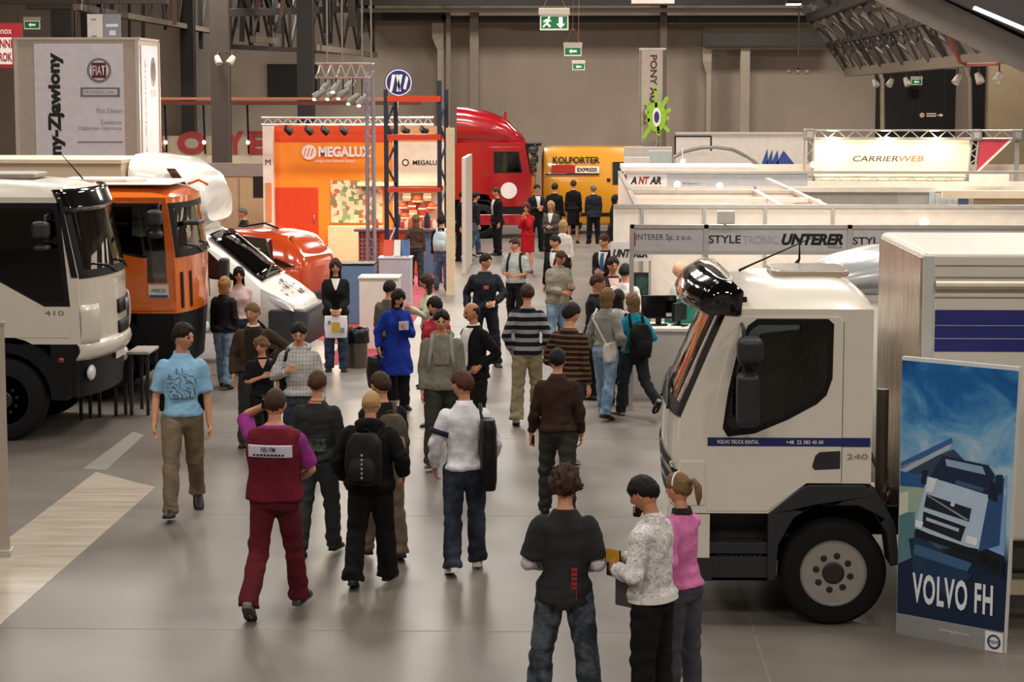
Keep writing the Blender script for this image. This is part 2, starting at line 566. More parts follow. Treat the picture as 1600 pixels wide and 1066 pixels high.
def person(label, head=None, foot=None, h=1.76, a=0, at=None, fem=False, pose='stand', lean=2, hy=0, hp=5, armL=None, armR=None, poleL=None, poleR=None,
           skin='a', hair='short', hc='brown', top=None, sleeve='long', hem=.93, slack=.018, open_=None, legs=None, flare=.0, skirt=None, coat=None,
           shoe='#141312', sole='#141312', collar=None, hood=None, vox=1.0, twist=0, fat=.94, detail=True, hand='relax', extras=None, group=None, Y=None):
    """head: top of head in the photograph, foot: row of the soles there; a: direction faced, 0 to the camera, 90 to the right, 180 away"""
    N_PERSON[0] += 1
    seed = N_PERSON[0] * 13 + 1
    if Y is not None:
        at = A(head[0], head[1], Y); h = float(at[2])
    if at is None:
        if foot is not None:
            Y = G(head[0], foot)[1]
            p = A(head[0], head[1], Y); h = float(p[2]); at = p
        else:
            at = G(head[0], head[1], h)
    S = h / 1.76
    slack *= .8
    rad = math.radians
    T = [(z, rx * fat, ry * (fat * 1.4 - .4 if fat > 1 else fat), cy) for z, rx, ry, cy in (TORSO_F if fem else TORSO_M)]
    f = Fig(); f.T = T
    # ---- skeleton
    hipz = .915
    dirs = []
    for sgn, (hf, kb, ab, td) in zip((1, -1), POSES[pose] if isinstance(pose, str) else pose):
        H = np.array([sgn * .088, .0, hipz])
        al, be, ga = rad(hf), rad(hf - kb), rad(ab)
        K = H + .435 * np.array([sgn * math.sin(ga), -math.sin(al), -math.cos(al)])
        An = K + .405 * np.array([sgn * math.sin(ga) * .5, -math.sin(be), -math.cos(be)])
        dirs.append([H, K, An, rad(td), sgn])
    def foot_low(An, td):
        toe = An + np.array([0, -.19 * math.cos(td), -.19 * math.sin(td) - .075 * math.cos(td)])
        heel = An + np.array([0, .065 * math.cos(td), .065 * math.sin(td) - .075 * math.cos(td)])
        return min(toe[2], heel[2])
    dz = -min(foot_low(d[2], d[3]) for d in dirs)
    for d in dirs:
        for i in range(3): d[i] = d[i] + np.array([0, 0, dz])
    piv = np.array([0, 0, .93 + dz])
    RU = rotm('X', rad(lean)) @ rotm('Z', rad(twist))
    up = lambda p: (np.asarray(p, float) + np.array([0, 0, dz]) - piv) @ RU.T + piv
    sh = .170 if not fem else .146
    sh *= (fat + 1) / 2
    arms = []
    for sgn, W, pole in ((1, armL, poleL), (-1, armR, poleR)):
        Sj = up((sgn * sh, .01, 1.378))
        if W is None: W = (.215 if not fem else .195, -.05, .85)
        if pole is None: pole = (.5, .8, -.25)
        W = np.array([sgn * W[0], W[1], W[2] + dz]); pole = np.array([sgn * pole[0], pole[1], pole[2]])
        E, W = ik(Sj, W, .285, .25, pole)
        arms.append((Sj, E, W, sgn))
    neck0, neck1 = up((0, .014, 1.44)), up((0, .0, 1.545))
    RH = RU @ rotm('Z', rad(hy)) @ rotm('X', rad(hp))
    hcen = up((0, .008, 1.54)) + RH @ np.array([0, -.016, .098])
    f.up, f.arms, f.legs_, f.hc, f.RH, f.RU, f.dz = up, arms, dirs, hcen, RH, RU, dz
    sk = skin_mat(skin)
    # ---- body: one continuous surface
    b = MB()
    b.loft([up(ring(z, rx * .93, ry * .9, cy)) for z, rx, ry, cy in T])
    b.tube([neck0 - RU @ np.array([0, 0, .03]), neck0, (neck0 + neck1) / 2, neck1 + RH @ np.array([0, 0, .03])], [.064, .058, .052, .05] if not fem else [.054, .05, .045, .044], 14)
    hs = .92 if fem else 1.0
    for Sj, E, W, sgn in arms:
        m = (E + W) / 2
        b.ell(Sj, (.052 * hs,) * 3, 12, 8)
        b.tube([Sj, Sj * .6 + E * .4, E, m * .45 + E * .55, W], [.052 * hs, .047 * hs, .037 * hs, .038 * hs, .026 * hs], 12)
    for H, K, An, td, sgn in dirs:
        b.ell(H, (.078, .085, .09), 14, 10)
        b.tube([H, (H + K) / 2, K, K * .68 + An * .32, An * .85 + K * .15, An], [.082, .068, .05, .052, .034, .034], 14)
        Rf = rotm('X', td)
        b.tube([An + np.array([0, .02, -.02]), An + Rf @ np.array([0, -.05, -.045]), An + Rf @ np.array([0, -.16, -.06])], [.036, .034, .022], 10)
    # palms
    hands = []
    for Sj, E, W, sgn in arms:
        z = (W - E) / np.linalg.norm(W - E)
        x = np.array([sgn * .15, -1, -.25]) if abs(z[2]) > .75 else np.array([0, 0.1, 1.0])
        x = x - z * (x @ z); x /= np.linalg.norm(x)      # thumb side
        y = -np.cross(z, x) * sgn                           # back of hand
        cpt = W + z * .05
        b.ell(cpt, (1, 1, 1), 12, 8, M=np.stack([x * .040 * hs, y * .016, z * .054], 1))
        b.tube([W - z * .02, W + z * .02], [.026 * hs, .028 * hs], 10)
        hands.append((W, x, y, z, sgn))
    f.hands = hands
    v, fs, no = remesh(b, .0125 * vox, 2)
    B = MB(); B.add(v, fs)
    hv, hf = head_shape(hcen, RH, fem)
    B.add(hv, hf)
    for sgn in (1, -1):   # ears
        Me = RH @ rotm('Z', sgn * .35)
        B.ell(hcen + RH @ np.array([sgn * (.077 if not fem else .073), .008, -.006]), (1, 1, 1), 8, 6, M=Me @ np.diag([.010, .018, .031]))
    if vox < 1.6:
        for W, x, y, z, sgn in hands:
            curl = .55 if hand == 'relax' else 1.1
            for q, (off, ln) in enumerate(((.028, .072), (.010, .080), (-.009, .074), (-.027, .058))):
                p0 = W + z * .088 + x * off * hs
                p = [p0 - z * .02]
                ang = .15
                cur = p0
                p.append(cur)
                for sgm in (.45, .32, .26):
                    ang += curl * (.5 + .1 * q)
                    cur = cur + (z * math.cos(ang) - y * math.sin(ang)) * ln * sgm
                    p.append(cur)
                B.tube(p, [.0095 * hs, .0095 * hs, .0085 * hs, .008 * hs, .006 * hs], 7)
            t0 = W + z * .035 + x * .03
            B.tube([t0 - x * .01, t0 + x * .012 + z * .022 - y * .006, t0 + x * .016 + z * .045 - y * .018, t0 + x * .012 + z * .062 - y * .026], [.012, .011, .010, .007], 7)
    me = to_mesh('person', *B.arrays())
    root = link('person', me, sk, None, smooth=180)
    root.location = (float(at[0]), float(at[1]), 0)
    # keep the head above the measured place
    ca, sa = math.cos(rad(a)), math.sin(rad(a))
    off = hcen[:2] * S
    root.location.x -= ca * off[0] - sa * off[1]
    root.location.y -= sa * off[0] + ca * off[1]
    root.rotation_euler = (0, 0, rad(a))
    root.scale = (S,) * 3
    tag(root, label, 'person', group)
    f.root = root
    # ---- face
    if detail:
        we, ir = mat('eye_white', '#d8d2c8', .3), mat('dark_iris', '#1a120e', .2)
        k = .95 if fem else 1.0
        for sgn in (1, -1):
            e = MB(); e.ell(hcen + RH @ (np.array([sgn * .031, -.0785, .007]) * k), (1, 1, 1), 10, 6, M=RH @ np.diag([.0115, .007, .0052]))
            e.build('eye', we, root, 180)
            e = MB(); e.ell(hcen + RH @ (np.array([sgn * .031, -.0845, .007]) * k), (1, 1, 1), 8, 6, M=RH @ np.diag([.0052, .003, .0055]))
            e.build('iris', ir, root, 180)
            e = MB()
            e.tube([hcen + RH @ (np.array([sgn * q, -yy, zz]) * k) for q, yy, zz in ((.014, .0922, .027), (.030, .0888, .031), (.046, .0772, .027))], [.0022, .003, .0015], 6)
            e.build('eyebrow', hair_mat(HAIR[hc]), root, 180)
        e = MB()
        e.tube([hcen + RH @ (np.array([q, -yy, -.0615]) * k) for q, yy in ((-.021, .0785), (-.010, .0875), (0, .0905), (.010, .0875), (.021, .0785))], [.002, .0055, .006, .0055, .002], 6)
        e.build('mouth', mat('lips', '#8a4a3f', .45), root, 180)
    make_hair(f, hair, HAIR.get(hc, hc), fem, seed)
    # ---- trousers or skirt, shoes
    if legs is not None:
        b = MB()
        zt = max(.96, min(1.0, hem + .06))
        rr = []
        for z in np.linspace(.80, zt, 7):
            rx, ry, cy = torso_at(T, z)
            k = .55 if z < .83 else 1
            rr.append(up(ring(z, (rx + .008) * k, (ry + .008) * k, cy)))
        b.loft(rr)
        for H, K, An, td, sgn in dirs:
            b.ell(H + np.array([sgn * .004, .012, .01]), (.090 * min(1, fat), .100, .10), 16, 10)
            w = .012 + slack * .5
            b.tube([H + np.array([0, 0, .02]), H * .6 + K * .4, K, K * .6 + An * .4, An * .9 + K * .1, An + np.array([0, .0, -.035])],
                   [.084 + w, .076 + w, .058 + w, .057 + w + flare * .3, .050 + w + flare * .7, .054 + w + flare], 18)
        v, fs, no = remesh(b, .0135 * vox, 3)
        kz = np.minimum.reduce([np.abs(v[:, 2] - d[1][2]) for d in dirs])
        wgt = .35 + .9 * np.exp(-(kz / .10) ** 2) + 1.1 * np.exp(-((v[:, 2] - .14) / .10) ** 2) + .5 * np.exp(-((v[:, 2] - .84) / .08) ** 2)
        v = v + no * ((ripple(v, seed, (34, 34, 62), 7) * .0062 + ripple(v, seed + 3, (90, 90, 130), 6) * .0016) * wgt)[:, None]
        link('trousers', to_mesh('trousers', v, fs), legs, root, 180)
    if skirt is not None:
        m_, zb = skirt
        b = MB(); rr = []
        for z in np.linspace(1.02, zb, 12):
            rx, ry, cy = torso_at(T, max(z, .86))
            k = 1 + .10 * (1.0 - z)
            rr.append(up(ring(z, (rx + .018) * k, (ry + .018) * k, cy)))
        b.loft(rr)
        v, fs, no = remesh(b, .015 * vox, 3)
        v = v + no * (ripple(v, seed, (40, 40, 8), 6) * .006)[:, None]
        link('skirt', to_mesh('skirt', v, fs), m_, root, 180)
    for H, K, An, td, sgn in dirs:
        Rf = rotm('Z', sgn * .12) @ rotm('X', td)
        def F(p): return An + Rf @ np.array(p, float)
        b = MB()
        prof = [(.078, .030, .0), (.06, .036, .055), (.02, .040, .075), (-.04, .042, .060), (-.10, .046, .040), (-.16, .044, .026), (-.195, .030, .014), (-.21, .012, .005)]
        rr = []
        for yy, w, ht in prof:
            t = np.linspace(0, 2 * PI, 16, endpoint=False)
            rr.append(np.array([F((math.cos(q) * w, yy, -.072 + (max(ht, .012) + .018) * (.5 + .5 * math.sin(q)))) for q in t]))
        b.loft(rr)
        so = b.build('shoe', mat('shoe_leather', shoe, .5), root, 180)
        b = MB()
        pl = [(.082, .024), (.07, .036), (.02, .042), (-.05, .044), (-.11, .050), (-.165, .047), (-.20, .032), (-.218, .010)]
        poly = [(w, y) for y, w in pl] + [(-w, y) for y, w in pl[::-1]]
        b.prism(poly, -.076, -.058, 'z')
        b.v = [np.array([F(p) for p in q]) for q in b.v]
        b.build('sole', mat('shoe_sole', sole, .7), so, 40)
    # ---- top
    if top is not None:
        b = MB(); rr = []
        zs = list(np.linspace(hem, 1.39, 14)) + [1.43, 1.465, 1.482]
        for z in zs:
            rx, ry, cy = torso_at(T, max(z, .86))
            o_ = slack * (1.0 if z < 1.36 else .55) + (.017 if z < .97 else 0)
            if z < .86:
                fl = (.86 - z) * .16; rx += fl; ry += fl + .03
            rr.append(up(ring(z, rx + o_, ry + o_ * .9, cy)))
        b.loft(rr)
        for Sj, E, W, sgn in arms:
            b.ell(Sj, (.052 + slack * .45,) * 3, 14, 10)
            b.tube([Sj - np.array([sgn * .05, 0, 0.02]), Sj], [.054, .055 + slack * .4], 14)
            w = slack * .75
            if sleeve == 'long':
                b.tube([Sj, Sj * .5 + E * .5, E, E * .5 + W * .5, W * .93 + E * .07], [.054 + w, .050 + w, .044 + w, .040 + w, .033 + w], 16)
                if slack > .02: b.ell(E, (.046 + w,) * 3, 12, 8)
            elif sleeve == 'short':
                b.tube([Sj, Sj * .5 + E * .5, Sj * .12 + E * .88], [.056 + w, .058 + w, .061 + w], 16)
            elif sleeve == 'none':
                pass
        v, fs, no = remesh(b, .0135 * vox, 3)
        d = np.minimum.reduce([np.linalg.norm(v - q[1], axis=1) for q in arms])
        wgt = .55 + 1.2 * np.exp(-(d / .09) ** 2) + .8 * np.exp(-((v[:, 2] - hem - .08) / .09) ** 2)
        wgt *= np.clip((1.47 - v[:, 2]) / .12, .15, 1)
        v = v + no * ((ripple(v, seed + 5, (30, 30, 46), 7) * .0052 + ripple(v, seed + 9, (85, 85, 110), 6) * .0015) * wgt * (1 + slack * 12))[:, None]
        f.top = link('jacket' if open_ else 'shirt', to_mesh('top', v, fs), top, root, 180)
    if open_:
        # what shows in the jacket's opening: half angle at the collar and at the hem, bottom height
        m_, w0, w1, zb = open_[:4]
        torso_patch(f, 'shirt_front', m_, zb, 1.455, lambda t: w1 + (w0 - w1) * t, slack + .006)
        if len(open_) > 4: torso_patch(f, 'necktie', open_[4], 1.02, 1.44, lambda t: .018 + .012 * (1 - t), slack + .011)
    if collar is not None:
        b = MB()
        c0 = up((0, .012, 1.455)); c1 = up((0, .008, 1.505))
        t = np.linspace(0, 2 * PI, 20, endpoint=False)
        def rg(c, r1, r2): return np.array([c + RU @ np.array([math.cos(q) * r1, math.sin(q) * r2, -.012 * (math.sin(q) < -.3)]) for q in t])
        b.loft([rg(c0, .082, .078), rg(c1, .070, .068), rg(c1 - np.array([0, 0, .004]), .062, .060), rg(c0, .06, .06)], cap=False)
        b.build('collar', collar, root, 180)
    if hood is not None:
        b = MB()
        for q in np.linspace(0, 1, 9):
            pass
        arc = [up((math.sin(q) * .105, .03 + math.cos(q) * .085, 1.475 - .03 * (1 - math.cos(q)) * .5)) for q in np.linspace(-2.4, 2.4, 15)]
        b.tube(arc, [.02 + .03 * math.sin(PI * i / 14) for i in range(15)], 10)
        b.ell(up((0, .105, 1.43)), (.11, .05, .075), 16, 10)
        v, fs, no = remesh(b, .014 * vox, 3)
        v = v + no * (ripple(v, seed, (40, 40, 40), 5) * .004)[:, None]
        link('hood', to_mesh('hood', v, fs), hood, root, 180)
    f.S = S
    bpy.context.view_layer.update()
    f.world = np.array(root.matrix_basis)
    if extras: extras(f)
    return f

def W_(f, p):
    """body coordinates to hall coordinates"""
    p = np.atleast_2d(np.asarray(p, float))
    q = p @ f.world[:3, :3].T + f.world[:3, 3]
    return q

def torso_patch(f, name, m_, z0, z1, half, off, back=False, n=14, k=15, thick=.004, parent=None):
    """a piece of cloth, print or label that follows the chest (or the back)"""
    b = MB()
    base = PI / 2 if back else -PI / 2
    P = []
    for i in range(n):
        t = i / (n - 1)
        z = z0 + (z1 - z0) * t
        rx, ry, cy = torso_at(f.T, max(z, .86))
        w = half(t) / max(rx, .05)
        row = []
        for j in range(k):
            q = base + (2 * j / (k - 1) - 1) * min(w, 1.575)
            c, s = math.cos(q), math.sin(q)
            e = 2 / 2.35
            row.append((math.copysign(abs(c) ** e, c) * (rx + off), cy + math.copysign(abs(s) ** e, s) * (ry + off), z))
        P.append(row)
    P = np.array(P).reshape(-1, 3)
    b.add(f.up(P), [(i * k + j, i * k + j + 1, (i + 1) * k + j + 1, (i + 1) * k + j) for i in range(n - 1) for j in range(k - 1)])
    return b.build(name, m_, parent or f.root, 180, solid=thick)

def make_hair(f, kind, col, fem, seed):
    if kind == 'none': return
    R, c = f.RH, f.hc
    nu, nv = 64, 40
    k = .95 if fem else 1.0
    vs = []
    th = np.linspace(0, PI, nv + 1)
    for t in th:
        for j in range(nu):
            ph = 2 * PI * j / nu
            vs.append((math.sin(t) * math.sin(ph), -math.sin(t) * math.cos(ph), -math.cos(t)))
    d = np.array(vs)
    r0 = np.array([.079, .101, .119]) * k
    x, y, z = d[:, 0], d[:, 1], d[:, 2]
    low = np.clip(-z, 0, 1)
    p = d * r0
    p[:, 0] *= 1 - .34 * low ** 1.6
    p[:, 1] *= np.where(y < 0, 1 - .10 * low, 1 - .28 * low)
    p[:, 1] += .005 * np.clip(y, 0, 1)
    thick = {'short': .014, 'buzz': .006, 'mop': .028, 'long': .02, 'tail': .011, 'bald': .008, 'curly': .026, 'bob': .024, 'cap': .012}[kind]
    # hairline: how far below the crown it grows, lower at the back
    line = np.where(y < 0, .60 - .42 * np.clip(np.abs(x) * 1.2, 0, 1), -.05 - .42 * np.clip(y, 0, 1))
    if kind in ('mop', 'curly'): line -= .10
    if kind in ('long', 'bob'): line = np.where(y < -.25, .58 - .75 * np.clip(np.abs(x), 0, 1), -.75)
    line = line + .07 * ripple(d, seed + 2, (14, 14, 14), 5)
    m = 1 / (1 + np.exp(-(z - line) / .045))
    if kind == 'bald':
        m = m * (1 / (1 + np.exp((z - .42) / .06))) * (1 / (1 + np.exp(-(y + .15) / .08)))
    rp = ripple(d, seed, (16, 16, 10), 6) * .7 + ripple(d, seed + 1, (44, 44, 26), 6) * .5
    t = thick * (1 + .28 * rp * (kind not in ('buzz', 'bald', 'cap')) + (.35 * rp if kind in ('curly', 'mop') else 0))
    q = p * (1 + (-.05 + m * .05))[:, None] + d * (m * t)[:, None]
    b = MB()
    fs = [(i * nu + j, i * nu + (j + 1) % nu, (i + 1) * nu + (j + 1) % nu, (i + 1) * nu + j) for i in range(nv) for j in range(nu)]
    b.add(q @ R.T + c, fs)
    def H(p): return c + R @ np.array(p, float)
    if kind in ('long', 'bob'):
        L = .30 if kind == 'long' else .12
        rr = []
        for i, s in enumerate(np.linspace(0, 1, 10)):
            zz = -.02 - s * L
            w = .082 + .012 * math.sin(s * 2.5) - .03 * max(0, s - .7)
            dd = .04 * (1 - .3 * s)
            ang = np.linspace(-.35, PI + .35, 12)
            outer = [np.array([math.cos(q_) * w, .025 + math.sin(q_) * (.075 - .01 * s), zz]) for q_ in ang]
            inner = [np.array([math.cos(q_) * w * .78, .03 + math.sin(q_) * (.075 - .01 * s) * .55, zz]) for q_ in ang[::-1]]
            # hair hangs straight down whatever the head does
            base = c + R @ np.array([0, 0, 0])
            ring_ = [base + rotm('Z', math.atan2(R[1, 0], R[0, 0])) @ o for o in outer + inner]
            rr.append(np.array(ring_))
        b.loft(rr)
    if kind == 'tail':
        b.ell(H((0, .105, .05)), (.025, .025, .025), 10, 8)
        b.tube([H((0, .10, .05)), H((0, .145, .055)), H((0, .175, .01)), H((0, .175, -.06)), H((0, .165, -.12))], [.018, .024, .03, .026, .008], 10)
    v, ff = b.arrays()
    link('hair', to_mesh('hair', v, ff), hair_mat(col), f.root, 180)
    if kind == 'cap': pass

def backpack(f, label, col, group=None, w=.30, h=.44, d=.17, z=1.17, accent=None, side=0.0, one=False, front=False):
    """a rucksack on the back, a thing of its own; straps go over the shoulders"""
    r = thing('backpack', label, 'bag', W_(f, (0, 0, 0))[0], f.root.rotation_euler[2], group, f.S)
    rx, ry, cy = torso_at(f.T, z)
    yb = cy + ry + .035
    m1 = fabric('pack_cloth', col, rough=.75)
    b = MB()
    rr = []
    for s in np.linspace(0, 1, 12):
        zz = z - h / 2 + s * h
        k = .72 + .28 * math.sin(PI * min(1, .12 + s * .86)) ** .5
        if s > .85: k *= 1 - (s - .85) * 2.2
        dd = d * (.62 + .38 * math.sin(PI * (.15 + .7 * (1 - s))))
        rg = ring(zz, w / 2 * k, dd / 2, yb + dd / 2, 24, 3.2); rg[:, 0] += side
        rr.append(f.up(rg))
    b.loft(rr)
    v, fs, no = remesh(b, .012, 3)
    v = v + no * (ripple(v, 3, (36, 36, 36), 6) * .004)[:, None]
    link('pack', to_mesh('pack', v, fs), m1, r, 180)
    b = MB(); rr = []
    for s in np.linspace(0, 1, 8):
        zz = z - h * .40 + s * h * .44
        k = .8 + .2 * math.sin(PI * s)
        rg = ring(zz, w * .36 * k, .035 + .02 * math.sin(PI * s), yb + d * .86, 20, 3); rg[:, 0] += side
        rr.append(f.up(rg))
    b.loft(rr); b.build('front_pocket', fabric('pack_pocket', accent or col, rough=.7), r, 60, bevel=.008)
    for sg in ((1, -1) if not one else (one,)):
        b = MB()
        sx = .10 * sg + (0 if not one else .02 * sg)
        rx2, ry2, cy2 = torso_at(f.T, 1.2)
        pts = [(sx, yb + .01, z + h * .36), (sx, .06, 1.475), (sx, -.02, 1.478), (sx * 1.08, -.085, 1.40), (sx * 1.25, -ry2 - .035, 1.26), (sx * 1.45, -.08, 1.08), (sx * 1.75, .04, 1.02), (sx * 1.2, yb, z - h * .38)]
        P = f.up(np.array(pts))
        b.tube(list(P), [(.022, .006)] * len(P), 8)
        b.build('strap', m1, r, 180)
    b = MB(); b.tube(list(f.up(np.array([(side - .03, yb + .03, z + h * .45), (side - .025, yb + .04, z + h * .5 + .03), (side + .025, yb + .04, z + h * .5 + .03), (side + .03, yb + .03, z + h * .45)]))), .008, 8)
    b.build('grab_handle', m1, r, 180)
    return r

def shoulder_bag(f, label, col, c, size, strap_over=1, rough=.5, print_=None, cat='bag', name='shoulder_bag', tilt=0):
    """soft bag hanging at c (body coordinates) with a strap over the shoulder or from the hand"""
    r = thing(name, label, cat, W_(f, (0, 0, 0))[0], f.root.rotation_euler[2], None, f.S)
    w, d, h = size
    b = MB(); rr = []
    for s in np.linspace(0, 1, 10):
        k = .45 + .55 * math.sin(PI * (.14 + .72 * s)) ** .6
        rg = ring(-h / 2 + s * h, d / 2 * k, w / 2 * k, 0, 20, 2.6)
        rr.append(rg @ rotm('X', tilt).T + np.array(c))
    b.loft(rr)
    v, fs, no = remesh(b, .012, 2)
    v = v + no * (ripple(v, 5, (30, 30, 30), 6) * .005)[:, None]
    m1 = fabric('bag_cloth', col, rough=rough)
    link('bag_body', to_mesh('bag', v, fs), print_ or m1, r, 180)
    top = np.array(c) + np.array([0, 0, h / 2])
    b = MB()
    if strap_over == 0:      # from a hand
        hp = None
    else:
        s = strap_over
        P = [top + np.array([0, w * .3, -.02]), f.up((s * .15, .09, 1.34)), f.up((s * .135, .02, 1.475)), f.up((s * .15, -.09, 1.36)), top + np.array([0, -w * .3, -.02])]
        b.tube(P, [(.018, .006)] * 5, 8)
        b.build('strap', m1, r, 180)
    return r
# ------------------------------------------------------------------ the hall
XL, XR, YF, YB, ZC = -26.0, 26.0, -6.0, 88.0, 11.4
def floor_mat():
    t = NT('polished_concrete')
    v = t.coord()
    n1 = t.noise(v, .35, 5, .6)
    n2 = t.noise(t.coord((.5, 1.1, 1)), .9, 4, .55)
    c1 = t.ramp(n1, [(.3, '#69625c'), (.55, '#776f68'), (.75, '#827a72')])
    mx = t.n('ShaderNodeMix', data_type='RGBA', blend_type='MULTIPLY')
    mx.inputs['Factor'].default_value = .55
    t.l(c1, mx.inputs['A']); t.l(t.ramp(n2, [(.25, '#dcd7d0'), (.7, '#ffffff')]), mx.inputs['B'])
    t.l(mx.outputs['Result'], t.b.inputs['Base Color'])
    rr = t.n('ShaderNodeMapRange'); rr.inputs['To Min'].default_value = .33; rr.inputs['To Max'].default_value = .46
    t.l(n2, rr.inputs['Value']); t.l(rr.outputs[0], t.b.inputs['Roughness'])
    t.b.inputs['Specular IOR Level'].default_value = .55
    t.bump(t.noise(v, 3, 3), .03, .01)
    return t.m
b = MB(); b.box((XL, YF, -.3), (XR, YB, 0)); struct(b.build('floor', floor_mat(), smooth=0))
# slab joints and the paler strip of screed along the parked lorries
b = MB()
for y in (12.5, 17.2, 22, 27, 33, 40, 48, 57, 66, 76): b.box((-12, y - .008, 0), (12, y + .008, .0015))
for x in (-9.5, 1.45): b.box((x - .008, 12, 0), (x + .008, 84, .0015))
struct(b.build('floor_joints', mat('joint_dark', '#7d7368', .5), smooth=0))['kind'] = 'structure'
g0, g1, g2, g3 = G(2, 975), G(243, 762), G(150, 738), G(22, 835)
g4, g5 = G(-120, 1085), G(-120, 945)
b = MB(); b.prism([g4[:2], g0[:2], g1[:2], g2[:2], g3[:2], g5[:2]], 0, .004, 'z')
t = NT('pale_screed'); v = t.coord((.3, 3, 1))
n = t.noise(v, 2.2, 5, .65)
t.l(t.ramp(n, [(.3, '#9b8f80'), (.5, '#b3a797'), (.75, '#c9bdab')]), t.b.inputs['Base Color']); t.b.inputs['Roughness'].default_value = .3
struct(b.build('floor_strip', t.m, smooth=0))
g0, g1, g2, g3 = G(165, 735), G(225, 680), G(208, 675), G(130, 733)
b = MB(); b.prism([g0[:2], g1[:2], g2[:2], g3[:2]], 0, .004, 'z')
struct(b.build('floor_strip', mat('grey_screed', '#a5a09a', .28), smooth=0))

def wall_mat(name, c, seam=2.4):
    t = NT(name); v = t.coord()
    n = t.noise(v, .5, 4)
    c0 = lin(c)
    t.l(t.ramp(n, [(.3, tuple(x * .93 for x in c0[:3]) + (1,)), (.7, tuple(x * 1.06 for x in c0[:3]) + (1,))]), t.b.inputs['Base Color'])
    w = t.n('ShaderNodeTexWave'); w.inputs['Scale'].default_value = 6; w.bands_direction = 'Z'; t.l(v, w.inputs['Vector'])
    t.bump(w.outputs['Fac'], .12, .01)
    t.b.inputs['Roughness'].default_value = .6
    return t.m
WM = wall_mat('cladding', '#a39282')
b = MB(); b.box((XL, YB, 0), (XR, YB + .3, ZC)); struct(b.build('wall_back', WM, smooth=0))
b = MB(); b.box((XL - .3, YF, 0), (XL, YB, ZC)); struct(b.build('wall_left', WM, smooth=0))
b = MB(); b.box((XR, YF, 0), (XR + .3, YB, ZC)); struct(b.build('wall_right', WM, smooth=0))
b = MB(); b.box((XL, YF - .3, 0), (XR, YF, ZC)); struct(b.build('wall_front', WM, smooth=0))
b = MB(); b.box((XL, YF, ZC), (XR, YB, ZC + .3)); struct(b.build('ceiling', mat('roof_deck', '#3a3632', .8), smooth=0))

TAN = mat('tan_steel', '#8b7c6c', .5); TAND = mat('dark_tan', '#4c4139', .6); BRN = mat('umber_steel', '#2a2421', .6); PALE = mat('pale_duct', '#a79986', .5, .1)
def slab_px(name, x0, y0, x1, y1, Y, d, m, **k):
    """upright block whose face fills the measured rectangle at distance Y"""
    p, q = A(x0, y1, Y), A(x1, y0, Y)
    b = MB(); b.box((p[0], Y, p[2]), (q[0], Y + d, q[2]))
    return b.build(name, m, smooth=0, **k)
def col_px(x0, x1, Y, d, m, top=-60, foot=None):
    p, q = A(x0, 100, Y), A(x1, 100, Y)
    zt = A(800, top, Y)[2] if top > -50 else ZC
    b = MB(); b.box((p[0], Y, 0), (q[0], Y + d, zt))
    for sg in (0, 1):
        b.box((p[0] - .02, Y - .02 + sg * d, 0), (q[0] + .02, Y + .02 + sg * d, zt))
    return struct(b.build('column', m, smooth=0))
col_px(82, 112, 66, .5, BRN); col_px(112, 118, 66.5, .3, TAND)
col_px(330, 355, 62, .5, TAND); col_px(283, 302, 74, .4, BRN); col_px(465, 488, 70, .5, BRN); col_px(300, 330, 84, .4, mat('grey_panel', '#8a8178', .6))
col_px(735, 747, 86.5, .4, TAN); col_px(698, 703, 86.5, .3, TAN); col_px(1032, 1041, 86, .3, mat('mid_tan', '#6a5c50', .6)); col_px(1158, 1171, 86.4, .4, PALE, top=70)
struct(slab_px('beam', 560, 12, 1420, 19, 85, .5, mat('pale_beam', '#9d9080', .5)))
struct(slab_px('beam', 560, -20, 1420, 8, 84, .5, BRN))
struct(slab_px('beam', 690, 24, 1270, 36, 86.8, .4, mat('dark_brown_steel', '#3b3530', .6)))  # dark brown steel beam along the back wall
struct(slab_px('beam', 545, 16, 700, 32, 86.8, .4, mat('dark_brown_steel', '#3b3530', .6)))
struct(slab_px('beam', 1098, 52, 1310, 72, 86, .5, mat('dark_brown_steel', '#3b3530', .6)))
struct(slab_px('beam', 800, 38, 1100, 43, 87.2, .3, mat('mid_tan', '#6a5c50', .6)))
for x0, y0, x1, y1 in ((675, 36, 693, 58), (1098, 73, 1112, 96)):
    p, q = A(x0, y1, 86.6), A(x1, y0, 86.6)
    b = MB(); b.box((p[0], 86.6, p[2]), (q[0], 87.3, q[2]))
    w = q[0] - p[0]
    b.loft([np.array([(p[0], 86.6, p[2]), (q[0], 86.6, p[2]), (q[0], 87.3, p[2]), (p[0], 87.3, p[2])]), np.array([(p[0] + .45 * w, 86.7, p[2] - .5), (q[0], 86.7, p[2] - .5), (q[0], 87.3, p[2] - .5), (p[0] + .45 * w, 87.3, p[2] - .5)])])
    b.box((p[0] + .45 * w, 86.7, 0), (q[0], 87.3, p[2] - .5))
    tag(b.build('air_duct', PALE, smooth=0), 'pale air duct running down the back wall, ' + ('above the round blue sign' if x0 < 800 else 'beside the dark beam'), 'duct')
